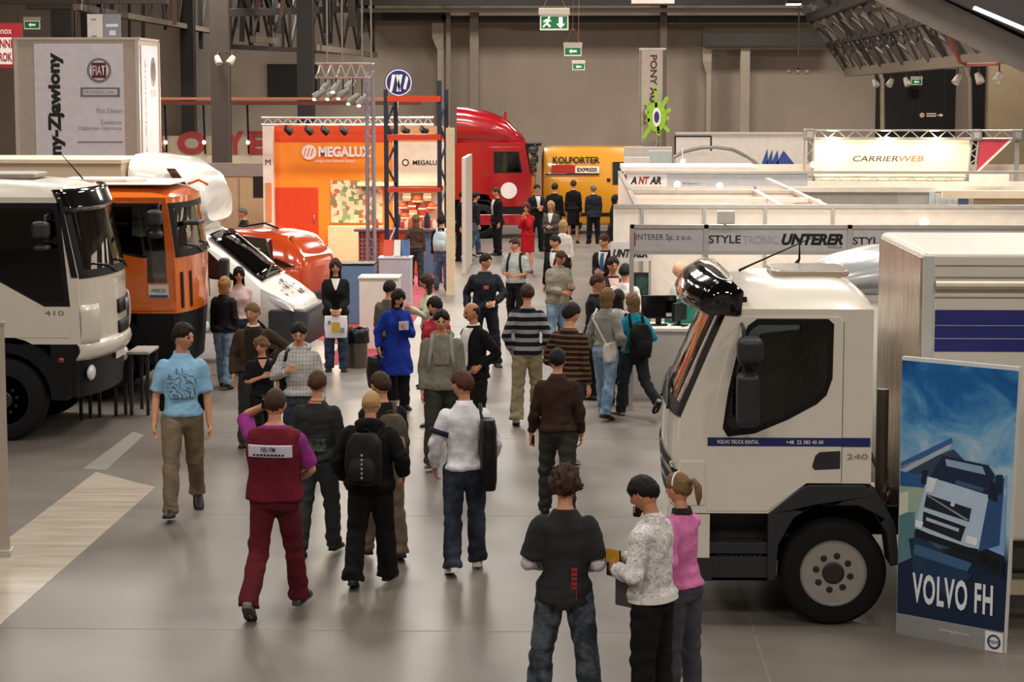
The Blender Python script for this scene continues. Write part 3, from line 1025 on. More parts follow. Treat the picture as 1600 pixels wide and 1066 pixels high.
# dark openings in the back wall
DK = mat('dark_opening', '#171310', .7)
for k, (x0, x1, y0) in enumerate(((1366, 1494, 108), (1512, 1540, 100), (420, 495, 100))):
    p, q = A(x0, 330, 87.8), A(x1, y0, 87.8)
    b = MB()
    if k < 2: b.box((p[0], 87.8, 0), (q[0], 87.99, q[2]))
    else:
        z0 = A(450, 152, 87.8)[2]; b.box((p[0], 87.8, z0), (q[0], 87.99, q[2]))
    struct(b.build('door_%d' % (k + 1), DK, smooth=0))
b = MB(); p, q = A(1540, 330, 80), A(1640, 95, 80); b.box((p[0], 80, 0), (q[0] + 6, 80.3, q[2])); struct(b.build('wall_right_end', mat('cream_wall', '#9a876a', .6), smooth=0))
for x in (1378, 1515):
    P = [A(x - 20, 60, 82), A(x - 6, 108, 82), A(x, 125, 82), A(x + 1, 205, 82)]
    b = MB(); b.tube(P, .09, 10); struct(b.build('beam', TAN, smooth=60))

def truss(P0, P1, h, n, m, r=.06, up=(0, 0, 1), diag=True, both=False):
    """flat lattice girder from P0 to P1, depth h along up"""
    P0, P1, up = np.array(P0, float), np.array(P1, float), np.array(up, float)
    b = MB()
    b.bar(P0, P1, r * 2); b.bar(P0 + up * h, P1 + up * h, r * 2)
    for i in range(n + 1):
        q = P0 + (P1 - P0) * i / n
        b.bar(q, q + up * h, r * 1.2)
        if diag and i < n:
            q2 = P0 + (P1 - P0) * (i + 1) / n
            b.bar(q, q2 + up * h, r)
            if both: b.bar(q + up * h, q2, r)
    return struct(b.build('beam', m, smooth=0))
PX = lambda x, y, Y: A(x, y, Y)
DT = mat('truss_umber', '#332a25', .6); LT = mat('truss_tan', '#7d6f60', .5)
truss(PX(125, 12, 58), PX(332, 49, 80), 2.6, 9, DT, .09)
b = MB(); b.bar(PX(120, 11, 57.8), PX(332, 49, 79.8), .22, .16); struct(b.build('beam', LT, smooth=0))
truss(PX(360, 73, 72), PX(584, 84, 86), 3.2, 8, DT, .08, both=True)
b = MB(); b.bar(PX(395, 61, 71.5), PX(430, 64, 74), .2); b.bar(PX(490, 74, 74), PX(586, 86, 86), .2); struct(b.build('beam', LT, smooth=0))
truss(PX(350, 20, 66), PX(560, 14, 86), 2.2, 7, DT, .12, both=True)
rnd = random.Random(5)
b = MB()
for x in (128, 150, 178, 205, 228, 262, 290, 312, 372, 384, 402, 418, 432, 446, 506, 520, 545):
    Y = 72 + rnd.random() * 8
    w = rnd.uniform(.10, .28)
    b.bar(PX(x, 2 + rnd.random() * 4, Y) + np.array([0, 0, 3]), PX(x + rnd.uniform(-6, 6), rnd.uniform(38, 78), Y), w)
struct(b.build('ceiling_hangers', BRN, smooth=0))
b = MB()
for x in (158, 210, 272, 406, 447): b.bar(PX(x, -30, 70), PX(x + rnd.uniform(-10, 2), rnd.uniform(25, 50), 70), .13)
struct(b.build('ceiling_hangers', mat('rust_steel', '#6b4a3a', .6), smooth=0))
struct(slab_px('beam', 40, -10, 120, 14, 64, .6, BRN)); struct(slab_px('beam', 0, -10, 260, 6, 60, .4, TAND))
# inclined lattice over the stands: chord along the hall with struts leaning in
c0, c1 = PX(1326, 113, 82), PX(1640, 82, 46)
b = MB(); b.bar(c0, c1, .34, .30); struct(b.build('beam', LT, smooth=0))
lean_ = np.array([-1.5, 0, 2.1])
for i in range(15):
    q = c0 + (c1 - c0) * i / 14
    b = MB()
    b.bar(q, q + lean_ * 1.15, .15 if i % 2 else .24)
    if i < 14:
        q2 = c0 + (c1 - c0) * (i + 1) / 14
        b.bar(q, q2 + lean_ * .85, .07); b.bar(q + lean_ * .45, q2 + lean_ * .1, .06); b.bar(q + lean_ * .8, q2 + lean_ * .4, .06)
        b.bar(q + lean_ * .3, q2 + lean_ * .7, .06)
    struct(b.build('beam', TAND if i % 3 else DT, smooth=0))
b = MB(); b.bar(c0 + lean_ * .96, c1 + lean_ * .96, .3, .3); b.bar(c0 + lean_ * .5, c1 + lean_ * .5, .14); struct(b.build('beam', DT, smooth=0))
b = MB(); b.bar(c0 + lean_ * 1.5 + np.array([0, 0, .5]), c1 + lean_ * 1.5 + np.array([0, 0, .5]), 2.2, .12); struct(b.build('beam', BRN, smooth=0))
# sloping rafter with a lit roof window above the stands
r0, r1 = PX(1395, -12, 38), PX(1650, 112, 38)
b = MB()
u = (r1 - r0) / np.linalg.norm(r1 - r0)
nrm = np.array([u[2] * 1, 0, -u[0]]); nrm = -nrm if nrm[2] < 0 else nrm
b.bar(r0 - u * 2, r1 + u * 2, .14, .5)
for k in (.22, .36, .50): b.bar(r0 - u * 2 + nrm * k, r1 + u * 2 + nrm * k, .08, .42)
struct(b.build('beam', mat('grey_rafter', '#6f665e', .45), smooth=0))
b = MB(); b.bar(PX(1420, -70, 37.6), PX(1660, 40, 37.6), .30, .8); struct(b.build('beam', BRN, smooth=0))
b = MB(); b.bar(PX(1522, 12, 36.9), PX(1640, 62, 36.9), .16, .05)
struct(b.build('window_1', mat('daylight_strip', '#e3ecff', .3, emit=2.6), smooth=0))
for x0 in (1200, 1238): pass
# ceiling lamp bar seen at the top of the frame
q = PX(1240, 6, 60)
t_ = thing('ceiling_lamp', 'bright flat ceiling lamp over the row of white stands', 'lamp', (q[0], 60, q[2]))
b = MB(); b.box((-.2, -.2, 0), (.2, .2, .08)); b.build('lamp_housing', BLACK, t_, 0)
b = MB(); b.box((-.19, -.21, -.03), (.19, .2, 0)); b.build('diffuser', mat('lamp_glow', '#fff6e0', .4, emit=4), t_, 0)
b = MB(); b.tube([(0, 0, .08), (0, 0, ZC - q[2])], .015, 6); b.build('suspension_rod', DARK, t_)
q = PX(1020, 3, 62)
t_ = thing('ceiling_lamp', 'wide pale ceiling lamp above the hanging vertical banner', 'lamp', (q[0], 62, q[2]))
b = MB(); b.box((-.6, -.2, -.05), (.6, .2, .08)); b.build('lamp_housing', mat('lamp_pale', '#c9bfb8', .5), t_, 0)
b = MB(); b.tube([(0, 0, .08), (0, 0, ZC - q[2])], .015, 6); b.build('suspension_rod', DARK, t_)

GREEN = mat('exit_green', '#1f6b3a', .4, emit=.35)
def exit_sign(px, py, w, label, h=None, kind=2):
    Y = FOC * .46 / w
    c = A(px, py, Y)
    t = thing('exit_sign', label, 'sign', (c[0], Y, c[2]))
    b = MB(); b.box((-.24, -.04, .06), (.24, .04, .17)); b.build('housing', mat('sign_cream', '#cfc3b2', .5), t, 0, bevel=.01)
    b = MB(); b.box((-.22, -.015, -.17), (.22, .015, .06)); b.build('panel', mat('sign_pale', '#d9e0d0', .4, emit=.35), t, 0)
    b = MB(); b.box((-.20, -.02, -.14), (.20, -.014, .04)); b.build('green_field', GREEN, t, 0)
    wm = mat('sign_white', '#eef5ea', .4, emit=.5)
    if kind:
        flat_poly([(-.03, .08), (.03, .08), (.03, -.02), (.07, -.02), (0, -.09), (-.07, -.02), (-.03, -.02)], (.10, -.02, -.05), (1, 0, 0), (0, 0, 1), wm, t, 'arrow', depth=.004)
        flat_poly(circ(.018, 10, .02, .075), (-.10, -.02, -.05), (1, 0, 0), (0, 0, 1), wm, t, 'running_figure', depth=.004)
        flat_poly([(-.07, .02), (-.02, .055), (.03, .05), (.06, .01), (.02, .02), (.01, -.02), (.05, -.05), (.03, -.08), (-.02, -.03), (-.06, -.08), (-.08, -.06), (-.03, -.01), (-.02, .025), (-.06, -.005)], (-.10, -.02, -.05), (1, 0, 0), (0, 0, 1), wm, t, 'running_figure', depth=.004)
    else:
        flat_poly([(-.10, 0), (-.03, .06), (-.03, .025), (.10, .025), (.10, -.025), (-.03, -.025), (-.03, -.06)], (0, -.02, -.05), (1, 0, 0), (0, 0, 1), wm, t, 'arrow', depth=.004)
    b = MB()
    for s in (-1, 1): b.tube([(s * .18, 0, .16), (s * .03, 0, .50)], .006, 5)
    b.tube([(0, 0, .50), (0, 0, ZC - c[2])], .008, 5); b.box((-.04, -.01, .48), (.04, .01, .52))
    b.build('cable', mat('cable_red', '#8a5a50', .5), t)
exit_sign(866, 30, 46, 'green exit sign with running figure and down arrow, largest of the hanging row')
exit_sign(895, 77, 28, 'green exit sign with side arrow hanging second in the row', kind=0)
exit_sign(904, 102, 20, 'small pale exit sign hanging third in the row', kind=0)
exit_sign(50, 36, 26, 'green exit sign above the red and white hanging signs', kind=0)
exit_sign(1432, 126, 18, 'small exit sign over the dark doorway at the back', kind=0)
# small direction board with arrow
q = A(1456, 180, 80)
t_ = thing('direction_sign', 'small black hanging direction board with round dot and arrow', 'sign', (q[0], 80, q[2]))
b = MB(); b.box((-.5, -.03, -.14), (.5, .03, .14)); b.build('board', BLACK, t_, 0)
cr = mat('sign_cream_print', '#d9c3b0', .5)
flat_poly(circ(.09, 16, -.36, 0), (0, -.03, 0), (1, 0, 0), (0, 0, 1), mat('sign_pink_print', '#c98a78', .5), t_, 'dot', depth=.004)
for z in (.03, -.05): flat_poly(rect(-.2, z, .15, z + .04), (0, -.03, 0), (1, 0, 0), (0, 0, 1), cr, t_, 'print_line', depth=.004)
flat_poly([(.2, -.02), (.3, -.02), (.3, -.07), (.42, 0), (.3, .07), (.3, .02), (.2, .02)], (0, -.03, 0), (1, 0, 0), (0, 0, 1), cr, t_, 'arrow', depth=.004)
b = MB()
for s in (-.45, .45): b.tube([(s, 0, .14), (s, 0, ZC - q[2])], .01, 5)
b.build('cable', DARK, t_)
# floodlights under the roof chord and on the column
def chord_at(px):
    lo, hi = 0.0, 1.0
    for _ in range(40):
        m = (lo + hi) / 2
        q = c0 + (c1 - c0) * m - _C
        if 800 + FOC * (q @ _R) / (q @ _F) < px: lo = m
        else: hi = m
    return c0 + (c1 - c0) * lo
for k, (x, lab) in enumerate(((1368, 'white can floodlight under the roof chord, above the dark doorway edge'), (1392, 'white can floodlight under the roof chord, second from the dark doorway edge'), (1417, 'tilted white floodlight under the roof chord near the small exit sign'), (1497, 'large white floodlight under the roof chord beside the red pipe'), (1530, 'white floodlight under the roof chord over the narrow dark doorway'), (1562, 'white floodlight under the roof chord, farthest from the red pipe'), (340, 'white floodlight on the grey-brown column'), (362, 'cream floodlight angled out beside the grey-brown column'))):
    q = chord_at(x) + np.array([0, 0, -.44]) if x > 900 else A(x, 93, 61.75)
    t = thing('floodlight', lab, 'lamp', tuple(q))
    tl = (.5 if k % 2 else -.3)
    b = MB(); b.lathe([(.005, .12), (.07, .11), (.09, .02), (.11, -.14), (.10, -.15), (.005, -.10)], (0, 0, 0), 'z', 16); b.v = [x_ @ rotm('Y', tl).T @ rotm('X', -.4).T for x_ in b.v]
    b.build('lamp_can', mat('lamp_white', '#cfc5b6', .4), t, 60)
    b = MB(); b.tube([(0, 0, .08), (0, 0, .2), (0, 0, .275)] if x > 900 else [(0, 0, .08), (0, .05, .2), (-.22 if x > 350 else 0, .27, .22)], .02, 6); b.build('bracket', mat('bracket_red', '#6b3a32', .5), t)
b = MB(); b.tube([A(1470, 28, 52) + np.array([-1.2, 0, ZC - A(1470, 28, 52)[2]]), A(1470, 28, 52), A(1500, 97, 52), A(1512, 101, 52), A(1560, 100, 49)], .045, 8)
tag(b.build('sprinkler_pipe', mat('pipe_red', '#8c3b34', .5)), 'red sprinkler pipe running down the roof lattice', 'pipe')
q = A(1247, 110, 84)
t_ = thing('chandelier', 'faint three-armed hanging lamp before the back wall', 'lamp', (q[0], 84, q[2]))
b = MB(); b.tube([(0, 0, 0), (0, 0, ZC - q[2])], .03, 6)
for s in (-1, 0, 1): b.tube([(0, 0, .1), (s * .3, 0, .12), (s * .34, 0, -.02)], .03, 6)
b.build('lamp_arm', TAND, t_)
b = MB()
for s in (-1, 0, 1):
    b = MB(); b.ell((s * .34, 0, -.06), (.09, .09, .09), 10, 8); b.build('lamp_shade', TAN, t_, 60)
# ------------------------------------------------------------------ vehicles
RUBBER = mat('tyre_rubber', '#0e0e0e', .8, bump=.2, spec=.3)
CHROME = mat('chrome', '#d8d6d2', .12, 1.0)
LAMP = mat('lamp_lens', '#cfd3d6', .1, 0, 1.0)
PLASTIC = mat('grey_black_plastic', '#25272a', .5, bump=.15)
GLASS = glass('cab_glass', (.42, .45, .43))
VGLASS = glass('lorry_glass', (.5, .53, .51))
DGLASS = glass('dark_glass', (.10, .11, .11))
INTERIOR = mat('cab_trim', '#2b2a2a', .7)
SEATM = fabric('seat_cloth', '#2c2d33')

def wheel(par, x, y, r, w, out, holes=8, rim='#b4b2af', dark=False, detail=True):
    """tyre with rim, hub and nuts; out is +1 or -1, the side that faces outward"""
    b = MB()
    p = [(r * .60, -w / 2), (r * .9, -w / 2), (r * .97, -w * .42), (r, -w * .3), (r, w * .3), (r * .97, w * .42), (r * .9, w / 2), (r * .60, w / 2), (r * .56, w * .3), (r * .56, -w * .3)]
    b.lathe(p + [p[0]], (x, y, r), 'y', 48)
    t = b.build('wheel', RUBBER, par, 40)
    rm = mat('wheel_rim', rim, .3, .8)
    b = MB()
    o = out
    b.lathe([(r * .485, o * w * .16), (r * .475, o * w * .34), (r * .45, o * w * .39), (r * .38, o * w * .43), (r * .24, o * w * .43), (r * .23, o * w * .30), (.01, o * w * .30)], (x, y, r), 'y', 48)
    b.build('rim', rm, t, 30)
    b = MB(); b.lathe([(r * .62, o * w * .44), (r * .62, o * w * .505), (r * .585, o * w * .49), (r * .58, o * w * .2), (r * .60, o * w * .2)], (x, y, r), 'y', 48); b.build('rim_lip', rm, t, 30)
    b = MB()
    b.lathe([(r * .205, o * w * .28), (r * .205, o * w * .50), (r * .17, o * w * .54), (.005, o * w * .54)], (x, y, r), 'y', 24)
    b.build('hub', BLACK if dark else DARK, t, 30)
    if detail:
        for i in range(holes):
            a = 2 * PI * i / holes + .2
            b = MB()
            b.lathe([(r * .065, o * w * .40), (r * .065, o * w * .45), (r * .04, o * w * .46), (r * .04, o * w * .52), (.002, o * w * .52)], (x + math.cos(a) * r * .325, y, r + math.sin(a) * r * .325), 'y', 10)
            b.build('wheel_nut', DARK, t, 30)
    return t

def cab_over(r, S):
    """a forward-control lorry cab; x forward, x = 0 at the front corner, y across, z up"""
    W = S['W'] / 2
    col = S['paint']
    zw0, zw1 = S['screen']                       # windscreen bottom and top
    xf = lambda z: float(np.interp(z, [p[1] for p in S['front']], [p[0] for p in S['front']]))   # side line of the front
    bow = S['bow']
    bx = lambda v: bow * (1 - abs(v) ** 2.4) - .05 * max(0, abs(v) - .9) * 10
    xb, zb, zt = S['back'], S['bottom'], S['shoulder']
    # shell
    b = MB()
    out = S['outline']
    for sg in (1, -1):
        b.prism(out, sg * W, sg * (W - .05), 'y', [S['door_hole']])
    def front(z0, z1, n=8, off=0):
        return lambda u, v: (xf(z0 + (z1 - z0) * u) + bx(2 * v - 1) + off, (2 * v - 1) * W * (1 - .0), z0 + (z1 - z0) * u)
    b.grid(front(zb, zw0), 8, 25)
    b.grid(front(zw1, zt), 4, 25)
    rp = S['roof']                                # (x, crown height) from front to back
    def roof(u, v):
        k = u * (len(rp) - 1); i = min(int(k), len(rp) - 2); q = k - i
        x = rp[i][0] * (1 - q) + rp[i + 1][0] * q
        h = rp[i][1] * (1 - q) + rp[i + 1][1] * q
        vv = 2 * v - 1
        return (x + bx(vv) * max(0, 1 - u * 4), math.copysign(W * (abs(vv) ** .9), vv), zt + (h - zt) * (1 - abs(vv) ** 5.0))
    b.grid(roof, 14, 31)
    b.add([(xb, -W, zb + .1), (xb, W, zb + .1), (xb, W, zt), (xb, -W, zt)], [(0, 1, 2, 3)])
    b.add([(xb, -W, zb + .15), (xb, W, zb + .15), (xf(zb), W, zb + .05), (xf(zb), -W, zb + .05)], [(0, 1, 2, 3)])
    b.build('cab', col, r, 40)
    # glass
    b = MB()
    b.grid(front(zw0, zw1, off=.004), 8, 29)
    ws = b.build('windscreen', S.get('glass', GLASS), r, 60)
    b = MB()                                      # dark border of the screen
    for z0, z1 in ((zw0 - .03, zw0 + .07), (zw1 - .05, zw1 + .03)):
        b.grid(front(z0, z1, off=.008), 3, 29)
    for v0, v1 in ((0, .055), (.945, 1)):
        b.grid(lambda u, v: (xf(zw0 + (zw1 - zw0) * u) + bx(2 * (v0 + (v1 - v0) * v) - 1) + .008, (2 * (v0 + (v1 - v0) * v) - 1) * W, zw0 + (zw1 - zw0) * u), 8, 5)
    b.build('screen_surround', BLACK, ws, 60)
    for y0, y1 in ((W * .55, -W * .1), (-W * .12, -W * .72)):
        b = MB()
        p = [(xf(zw0) + bx(y0 / W) + .03, y0, zw0 - .02), (xf(zw0 + .1) + bx((y0 + y1) / 2 / W) + .035, (y0 + y1) / 2, zw0 + .10), (xf(zw0 + .16) + bx(y1 / W) + .03, y1, zw0 + .14)]
        b.tube(p, .012, 6)
        b.build('wiper', BLACK, ws, 60)
    # doors
    for sg in (1, -1):
        b = MB()
        b.prism(S['door'], sg * (W + .008), sg * (W - .03), 'y', [S['window']])
        d = b.build('door', col, r, 0, bevel=.006)
        b = MB(); b.prism(S['window'], sg * (W - .004), sg * (W - .012), 'y')
        b.build('door_window', S.get('side_glass', GLASS), d, 0)
        b = MB()
        cx = sum(p[0] for p in S['window']) / len(S['window']); cz = sum(p[1] for p in S['window']) / len(S['window'])
        b.prism([(cx + (p[0] - cx) * 1.035, cz + (p[1] - cz) * 1.05) for p in S['window']], sg * (W + .012), sg * (W - .01), 'y', [[(cx + (p[0] - cx) * .955, cz + (p[1] - cz) * .94) for p in S['window']]])
        b.build('window_seal', BLACK, d, 0)
        if S.get('low_window'):
            b = MB(); b.prism(S['low_window'], sg * (W + .014), sg * (W + .002), 'y')
            b.build('lower_window', mat('smoked_panel', '#0a0b0b', .08, 0, 1.0), d, 0)
        if S.get('handle'):
            b = MB(); b.prism(S['handle'], sg * (W + .016), sg * (W - .01), 'y')
            b.build('door_handle', PLASTIC, d, 0, bevel=.01)
        # mirrors
        mx, mz, mh = S['mirror']
        ym = sg * (W + .20)
        b = MB()
        b.tube([(mx + .10, sg * W, mz + .42), (mx + .10, ym, mz + .40), (mx + .08, ym, mz - mh + .12), (mx + .10, sg * W, mz - mh + .1)], .016, 8)
        arm = b.build('mirror', PLASTIC, r, 60)
        b = MB(); b.box((mx - .03, ym - .12, mz - mh), (mx + .15, ym + .12, mz + .05))
        b.build('mirror_housing', PLASTIC, arm, 0, bevel=.05, seg=3)
        b = MB(); b.box((mx - .06, ym - .11, mz + .12), (mx + .15, ym + .12, mz + .34))
        b.build('mirror_housing', PLASTIC, arm, 0, bevel=.06, seg=3)
        b = MB(); b.add([(mx - .024, ym - .09, mz - mh + .05), (mx - .024, ym + .09, mz - mh + .05), (mx - .024, ym + .09, mz), (mx - .024, ym - .09, mz)], [(0, 1, 2, 3)])
        b.build('mirror_glass', CHROME, arm, 0)
    # inside
    for sg in (1, -1):
        b = MB()
        x0 = xf(zw0) - .95; zs = zw0 - .35
        b.box((x0 - .05, sg * .55 - .24, zs - .25), (x0 + .45, sg * .55 + .24, zs))
        b.box((x0 - .22, sg * .55 - .23, zs - .1), (x0 - .05, sg * .55 + .23, zs + .58))
        b.box((x0 - .2, sg * .55 - .13, zs + .6), (x0 - .08, sg * .55 + .13, zs + .8))
        b.build('seat', SEATM, r, 0, bevel=.05)
    b = MB(); b.box((xf(zw0) - .38, -W + .08, zw0 - .5), (xf(zw0) - .02, W - .08, zw0 - .03))
    b.build('dashboard', INTERIOR, r, 0, bevel=.06)
    b = MB()
    th = np.linspace(0, 2 * PI, 25)
    c = np.array([xf(zw0) - .5, S.get('drive', 1) * .55, zw0 - .02])
    ux, uy = np.array([.5, 0, .85]), np.array([0, 1, 0])
    b.tube([c + .21 * (math.cos(t) * ux + math.sin(t) * uy) for t in th], .016, 8, cap=False)
    b.tube([c, c + np.array([.2, 0, -.15])], .03, 8)
    for t in (.3, 2.2, 4.2): b.tube([c, c + .2 * (math.cos(t) * ux + math.sin(t) * uy)], .014, 6)
    b.build('steering_wheel', BLACK, r, 60)
    return xf, bx, W

def arch(cx, cz, r0, r1, a0, a1, n=14):
    o = [(cx + r1 * math.cos(t), cz + r1 * math.sin(t)) for t in np.linspace(a0, a1, n)]
    i = [(cx + r0 * math.cos(t), cz + r0 * math.sin(t)) for t in np.linspace(a1, a0, n)]
    return o + i

# ---- white rental lorry (near, faces -x in the hall)
YN = 17.47
def rental_lorry():
    r = thing('truck', 'white box lorry with blue side stripe behind the tall blue poster', 'truck', (2.40, YN + 1.15, 0), PI)
    white = mat('warm_white_paint', '#e6ded0', .28, 0, .5, var=.015)
    # x here = distance forward of the back of the cab
    S = dict(W=2.3, paint=white, screen=(1.74, 2.60), bow=.09, back=0.0, bottom=.93, shoulder=2.60,
             front=[(1.50, .3), (1.53, .9), (1.56, 1.3), (1.54, 1.72), (1.17, 2.60), (1.10, 2.80)],
             outline=[(0, 1.18), (.52, 1.18), (.83, .93), (1.53, .93), (1.56, 1.3), (1.54, 1.72), (1.17, 2.60), (0, 2.60)],
             door_hole=[(1.29, 1.0), (1.29, 1.52), (1.25, 1.78), (1.10, 2.40), (1.05, 2.50), (.30, 2.50), (.28, 2.46), (.28, 1.22), (.56, 1.21), (.86, 1.0)],
             door=[(1.33, .95), (1.33, 1.52), (1.28, 1.78), (1.13, 2.43), (1.06, 2.54), (.28, 2.54), (.24, 2.50), (.24, 1.18), (.52, 1.18), (.83, .95)],
             window=[(1.19, 1.65), (1.15, 1.94), (1.07, 2.30), (1.00, 2.45), (.93, 2.50), (.38, 2.50), (.335, 2.46), (.34, 2.04), (.385, 1.91), (.46, 1.84), (.68, 1.72), (.94, 1.61), (1.15, 1.585)],
             handle=[(.25, 1.30), (.25, 1.45), (.42, 1.44), (.455, 1.41), (.48, 1.32), (.46, 1.29)],
             roof=[(1.17, 2.60), (1.12, 2.72), (.95, 2.79), (.4, 2.80), (.14, 2.79), (.03, 2.70), (0, 2.62)],
             mirror=(.96, 2.06, .38), glass=VGLASS, side_glass=VGLASS, drive=1)
    xf, bx, W = cab_over(r, S)
    # sun visor over the screen: a long glossy peak
    gloss = mat('gloss_black', '#0b0b0c', .08, 0, 1.0)
    PEAK = [(1.08, 2.565), (1.05, 2.75), (1.18, 2.83), (1.33, 2.845), (1.47, 2.77), (1.545, 2.665), (1.53, 2.60), (1.45, 2.565), (1.30, 2.57), (1.10, 2.56)]
    def peak(u, v):
        vv = 2 * v - 1
        k = 1 - abs(vv) ** 3.2 * .30
        pr = PEAK
        q = u * (len(pr) - 1); i = min(int(q), len(pr) - 2); q -= i
        x = pr[i][0] * (1 - q) + pr[i + 1][0] * q; z = pr[i][1] * (1 - q) + pr[i + 1][1] * q
        return (1.06 + (x - 1.06) * k * .93 + .02 * (1 - vv * vv), vv * W * 1.015, z + .03 * (1 - vv * vv) * (1 if i < 5 else .3) - .01)
    b = MB(); b.grid(peak, 28, 31)
    for e_ in (0, 1):
        q_ = [peak(i / 18, e_) for i in range(19)]; b.add(q_, [tuple(range(19))])
    b.build('sun_visor', gloss, r, 60, solid=.012)
    # lower front: grille, lamps, bumper
    b = MB()
    for z0, z1 in ((1.00, 1.08), (1.13, 1.21), (1.26, 1.34)):
        b.grid(lambda u, v: (xf(z0 + (z1 - z0) * u) + bx(1.5 * v - .75) + .012, (1.5 * v - .75) * W, z0 + (z1 - z0) * u), 3, 21)
    b.build('grille', BLACK, r, 60)
    for sg in (1, -1):
        b = MB()
        b.grid(lambda u, v: (xf(.98 + .34 * u) + bx(sg * (.80 + .18 * v)) + .016, sg * (.80 + .18 * v) * W, .98 + .34 * u - .06 * v), 5, 8)
        b.build('headlamp', mat('smoked_lens', '#23211f', .1, 0, 1), r, 60, solid=.02)
    b = MB()
    b.grid(lambda u, v: (1.53 + .02 * math.sin(PI * u) + bx(2 * v - 1), (2 * v - 1) * W, .55 + .37 * u), 6, 25)
    for sg in (1, -1):
        b.prism([(1.30, .56), (1.52, .56), (1.52, .92), (1.30, .92)], sg * W, sg * (W - .04), 'y')
    b.build('bumper', white, r, 40)
    b = MB()
    b.grid(lambda u, v: (1.50 + .02 * u + bx(2 * v - 1), (2 * v - 1) * (W + .01), .36 + .20 * u), 4, 25)
    for sg in (1, -1): b.prism([(1.28, .37), (1.50, .37), (1.53, .56), (1.28, .56)], sg * (W + .01), sg * (W - .06), 'y')
    b.build('bumper_lip', PLASTIC, r, 40)
    for sg in (1, -1):
        # entry steps
        b = MB()
        b.prism([(.80, .37), (1.30, .37), (1.30, .95), (.80, .95)], sg * (W - .28), sg * (W - .30), 'y')
        for z in (.37, .57):
            b.box((.80, min(sg * (W - .30), sg * (W + .0)), z), (1.30, max(sg * (W - .30), sg * W), z + .035))
            b.box((.80, min(sg * (W - .03), sg * W), z), (1.30, max(sg * (W - .03), sg * W), z + (.20 if z < .5 else .12)))
        b.box((.78, min(sg * (W - .30), sg * W), .37), (.82, max(sg * (W - .30), sg * W), .95))
        st = b.build('step_box', PLASTIC, r, 0, bevel=.008)
        for z in (.575, .70):
            b = MB()
            for i in range(10): b.box((.88 + i * .038, min(sg * (W - .05), sg * (W + .006)), z), (.905 + i * .038, max(sg * (W - .05), sg * (W + .006)), z + .012))
            b.build('tread', DARK, st, 0)
        # mudguard: flat-topped arch
        outer = [(.83, .38), (.83, .93), (.56, 1.15), (.50, 1.17), (.06, 1.17), (-.06, 1.10), (-.20, .86), (-.24, .52)]
        inner = [(-.17, .50), (-.13, .78), (-.02, .94), (.10, 1.00), (.46, 1.00), (.62, .90), (.74, .68), (.77, .38)]
        b = MB(); b.prism(outer + inner, sg * (W + .03), sg * (W - .34), 'y')
        b.build('mudguard', PLASTIC, r, 0, bevel=.03, seg=3)
        wheel(r, .29, sg * (W - .135), .437, .27, sg)
        wheel(r, -3.4, sg * (W - .135), .437, .27, sg)
        # side stripe
        b = MB(); b.prism([(.012, 1.485), (1.325, 1.485), (1.325, 1.555), (.012, 1.555)], sg * (W + .012), sg * (W - .003), 'y')
        b.build('side_stripe', mat('navy_vinyl', '#1c2668', .4), r, 0)
        b = MB(); b.box((1.02, min(sg * W, sg * (W + .015)), 2.655), (1.13, max(sg * W, sg * (W + .015)), 2.70))
        b.build('marker_lamp', BLACK, r, 0, bevel=.008)
        b = MB(); b.box((.236, min(sg * W, sg * (W + .003)), 1.19), (.244, max(sg * W, sg * (W + .003)), 2.5))
        b.build('panel_gap', DARK, r, 0)
        b = MB(); b.prism([(1.535, .99), (1.555, 1.3), (1.54, 1.36), (1.345, 1.36), (1.345, .99)], sg * (W + .012), sg * (W - .01), 'y')
        b.build('corner_deflector', white, r, 0, bevel=.012)
    wl = mat('white_vinyl', '#f2f0ea', .5)
    near = lambda x, z: (x, W + .012, z)
    R_, U_ = (-1, 0, 0), (0, 0, 1)
    lettering('VOLVO TRUCK RENTAL', near(1.08, 1.52), R_, U_, .032, wl, r, width=.34, bold=.02)
    lettering('+48  22 383 45 00', near(.54, 1.52), R_, U_, .03, wl, r, width=.30, bold=.01)
    lettering('240', near(.115, 1.405), R_, U_, .045, mat('grey_vinyl', '#8d8a85', .4), r, width=.17)
    # roof fittings
    b = MB()
    zr = 2.80
    b.prism([(.16, -.40), (.68, -.40), (.74, -.30), (.74, .30), (.68, .40), (.16, .40), (.10, .30), (.10, -.30)], zr - .01, zr + .05, 'z')
    b.build('roof_hatch', mat('hatch_smoke', '#a08f7c', .25, 0, .6), r, 0, bevel=.02)
    b = MB(); b.tube([(.98, -.3, 2.79), (.90, -.3, 2.83), (.30, -.3, 3.10)], [.014, .01, .004], 6); b.build('aerial', BLACK, r)
    b = MB(); b.tube([(.45, -.75, 2.79), (.41, -.75, 2.86), (.41, -.75, 3.05)], [.03, .012, .003], 6); b.build('aerial', BLACK, r)
    # chassis
    b = MB()
    for sg in (1, -1): b.box((-5.3, sg * .42 - .04, .62), (1.2, sg * .42 + .04, .86))
    for x in (-.2, -1.4, -3.4, -5.2): b.box((x, -.46, .64), (x + .1, .46, .84))
    b.box((-3.52, -.95, .34), (-3.28, .95, .52)); b.box((.17, -.95, .34), (.41, .95, .5))
    b.box((.0, -.45, .75), (1.1, .45, 1.05))
    b.build('chassis', BLACK, r, 0)
    for sg in (1, -1):
        b = MB(); b.box((-1.7, sg * .80 - .28, .42), (-.75, sg * .80 + .28, .88)); b.build('fuel_tank', mat('tank_grey', '#3a3936', .45), r, 0, bevel=.06)
    b = MB()
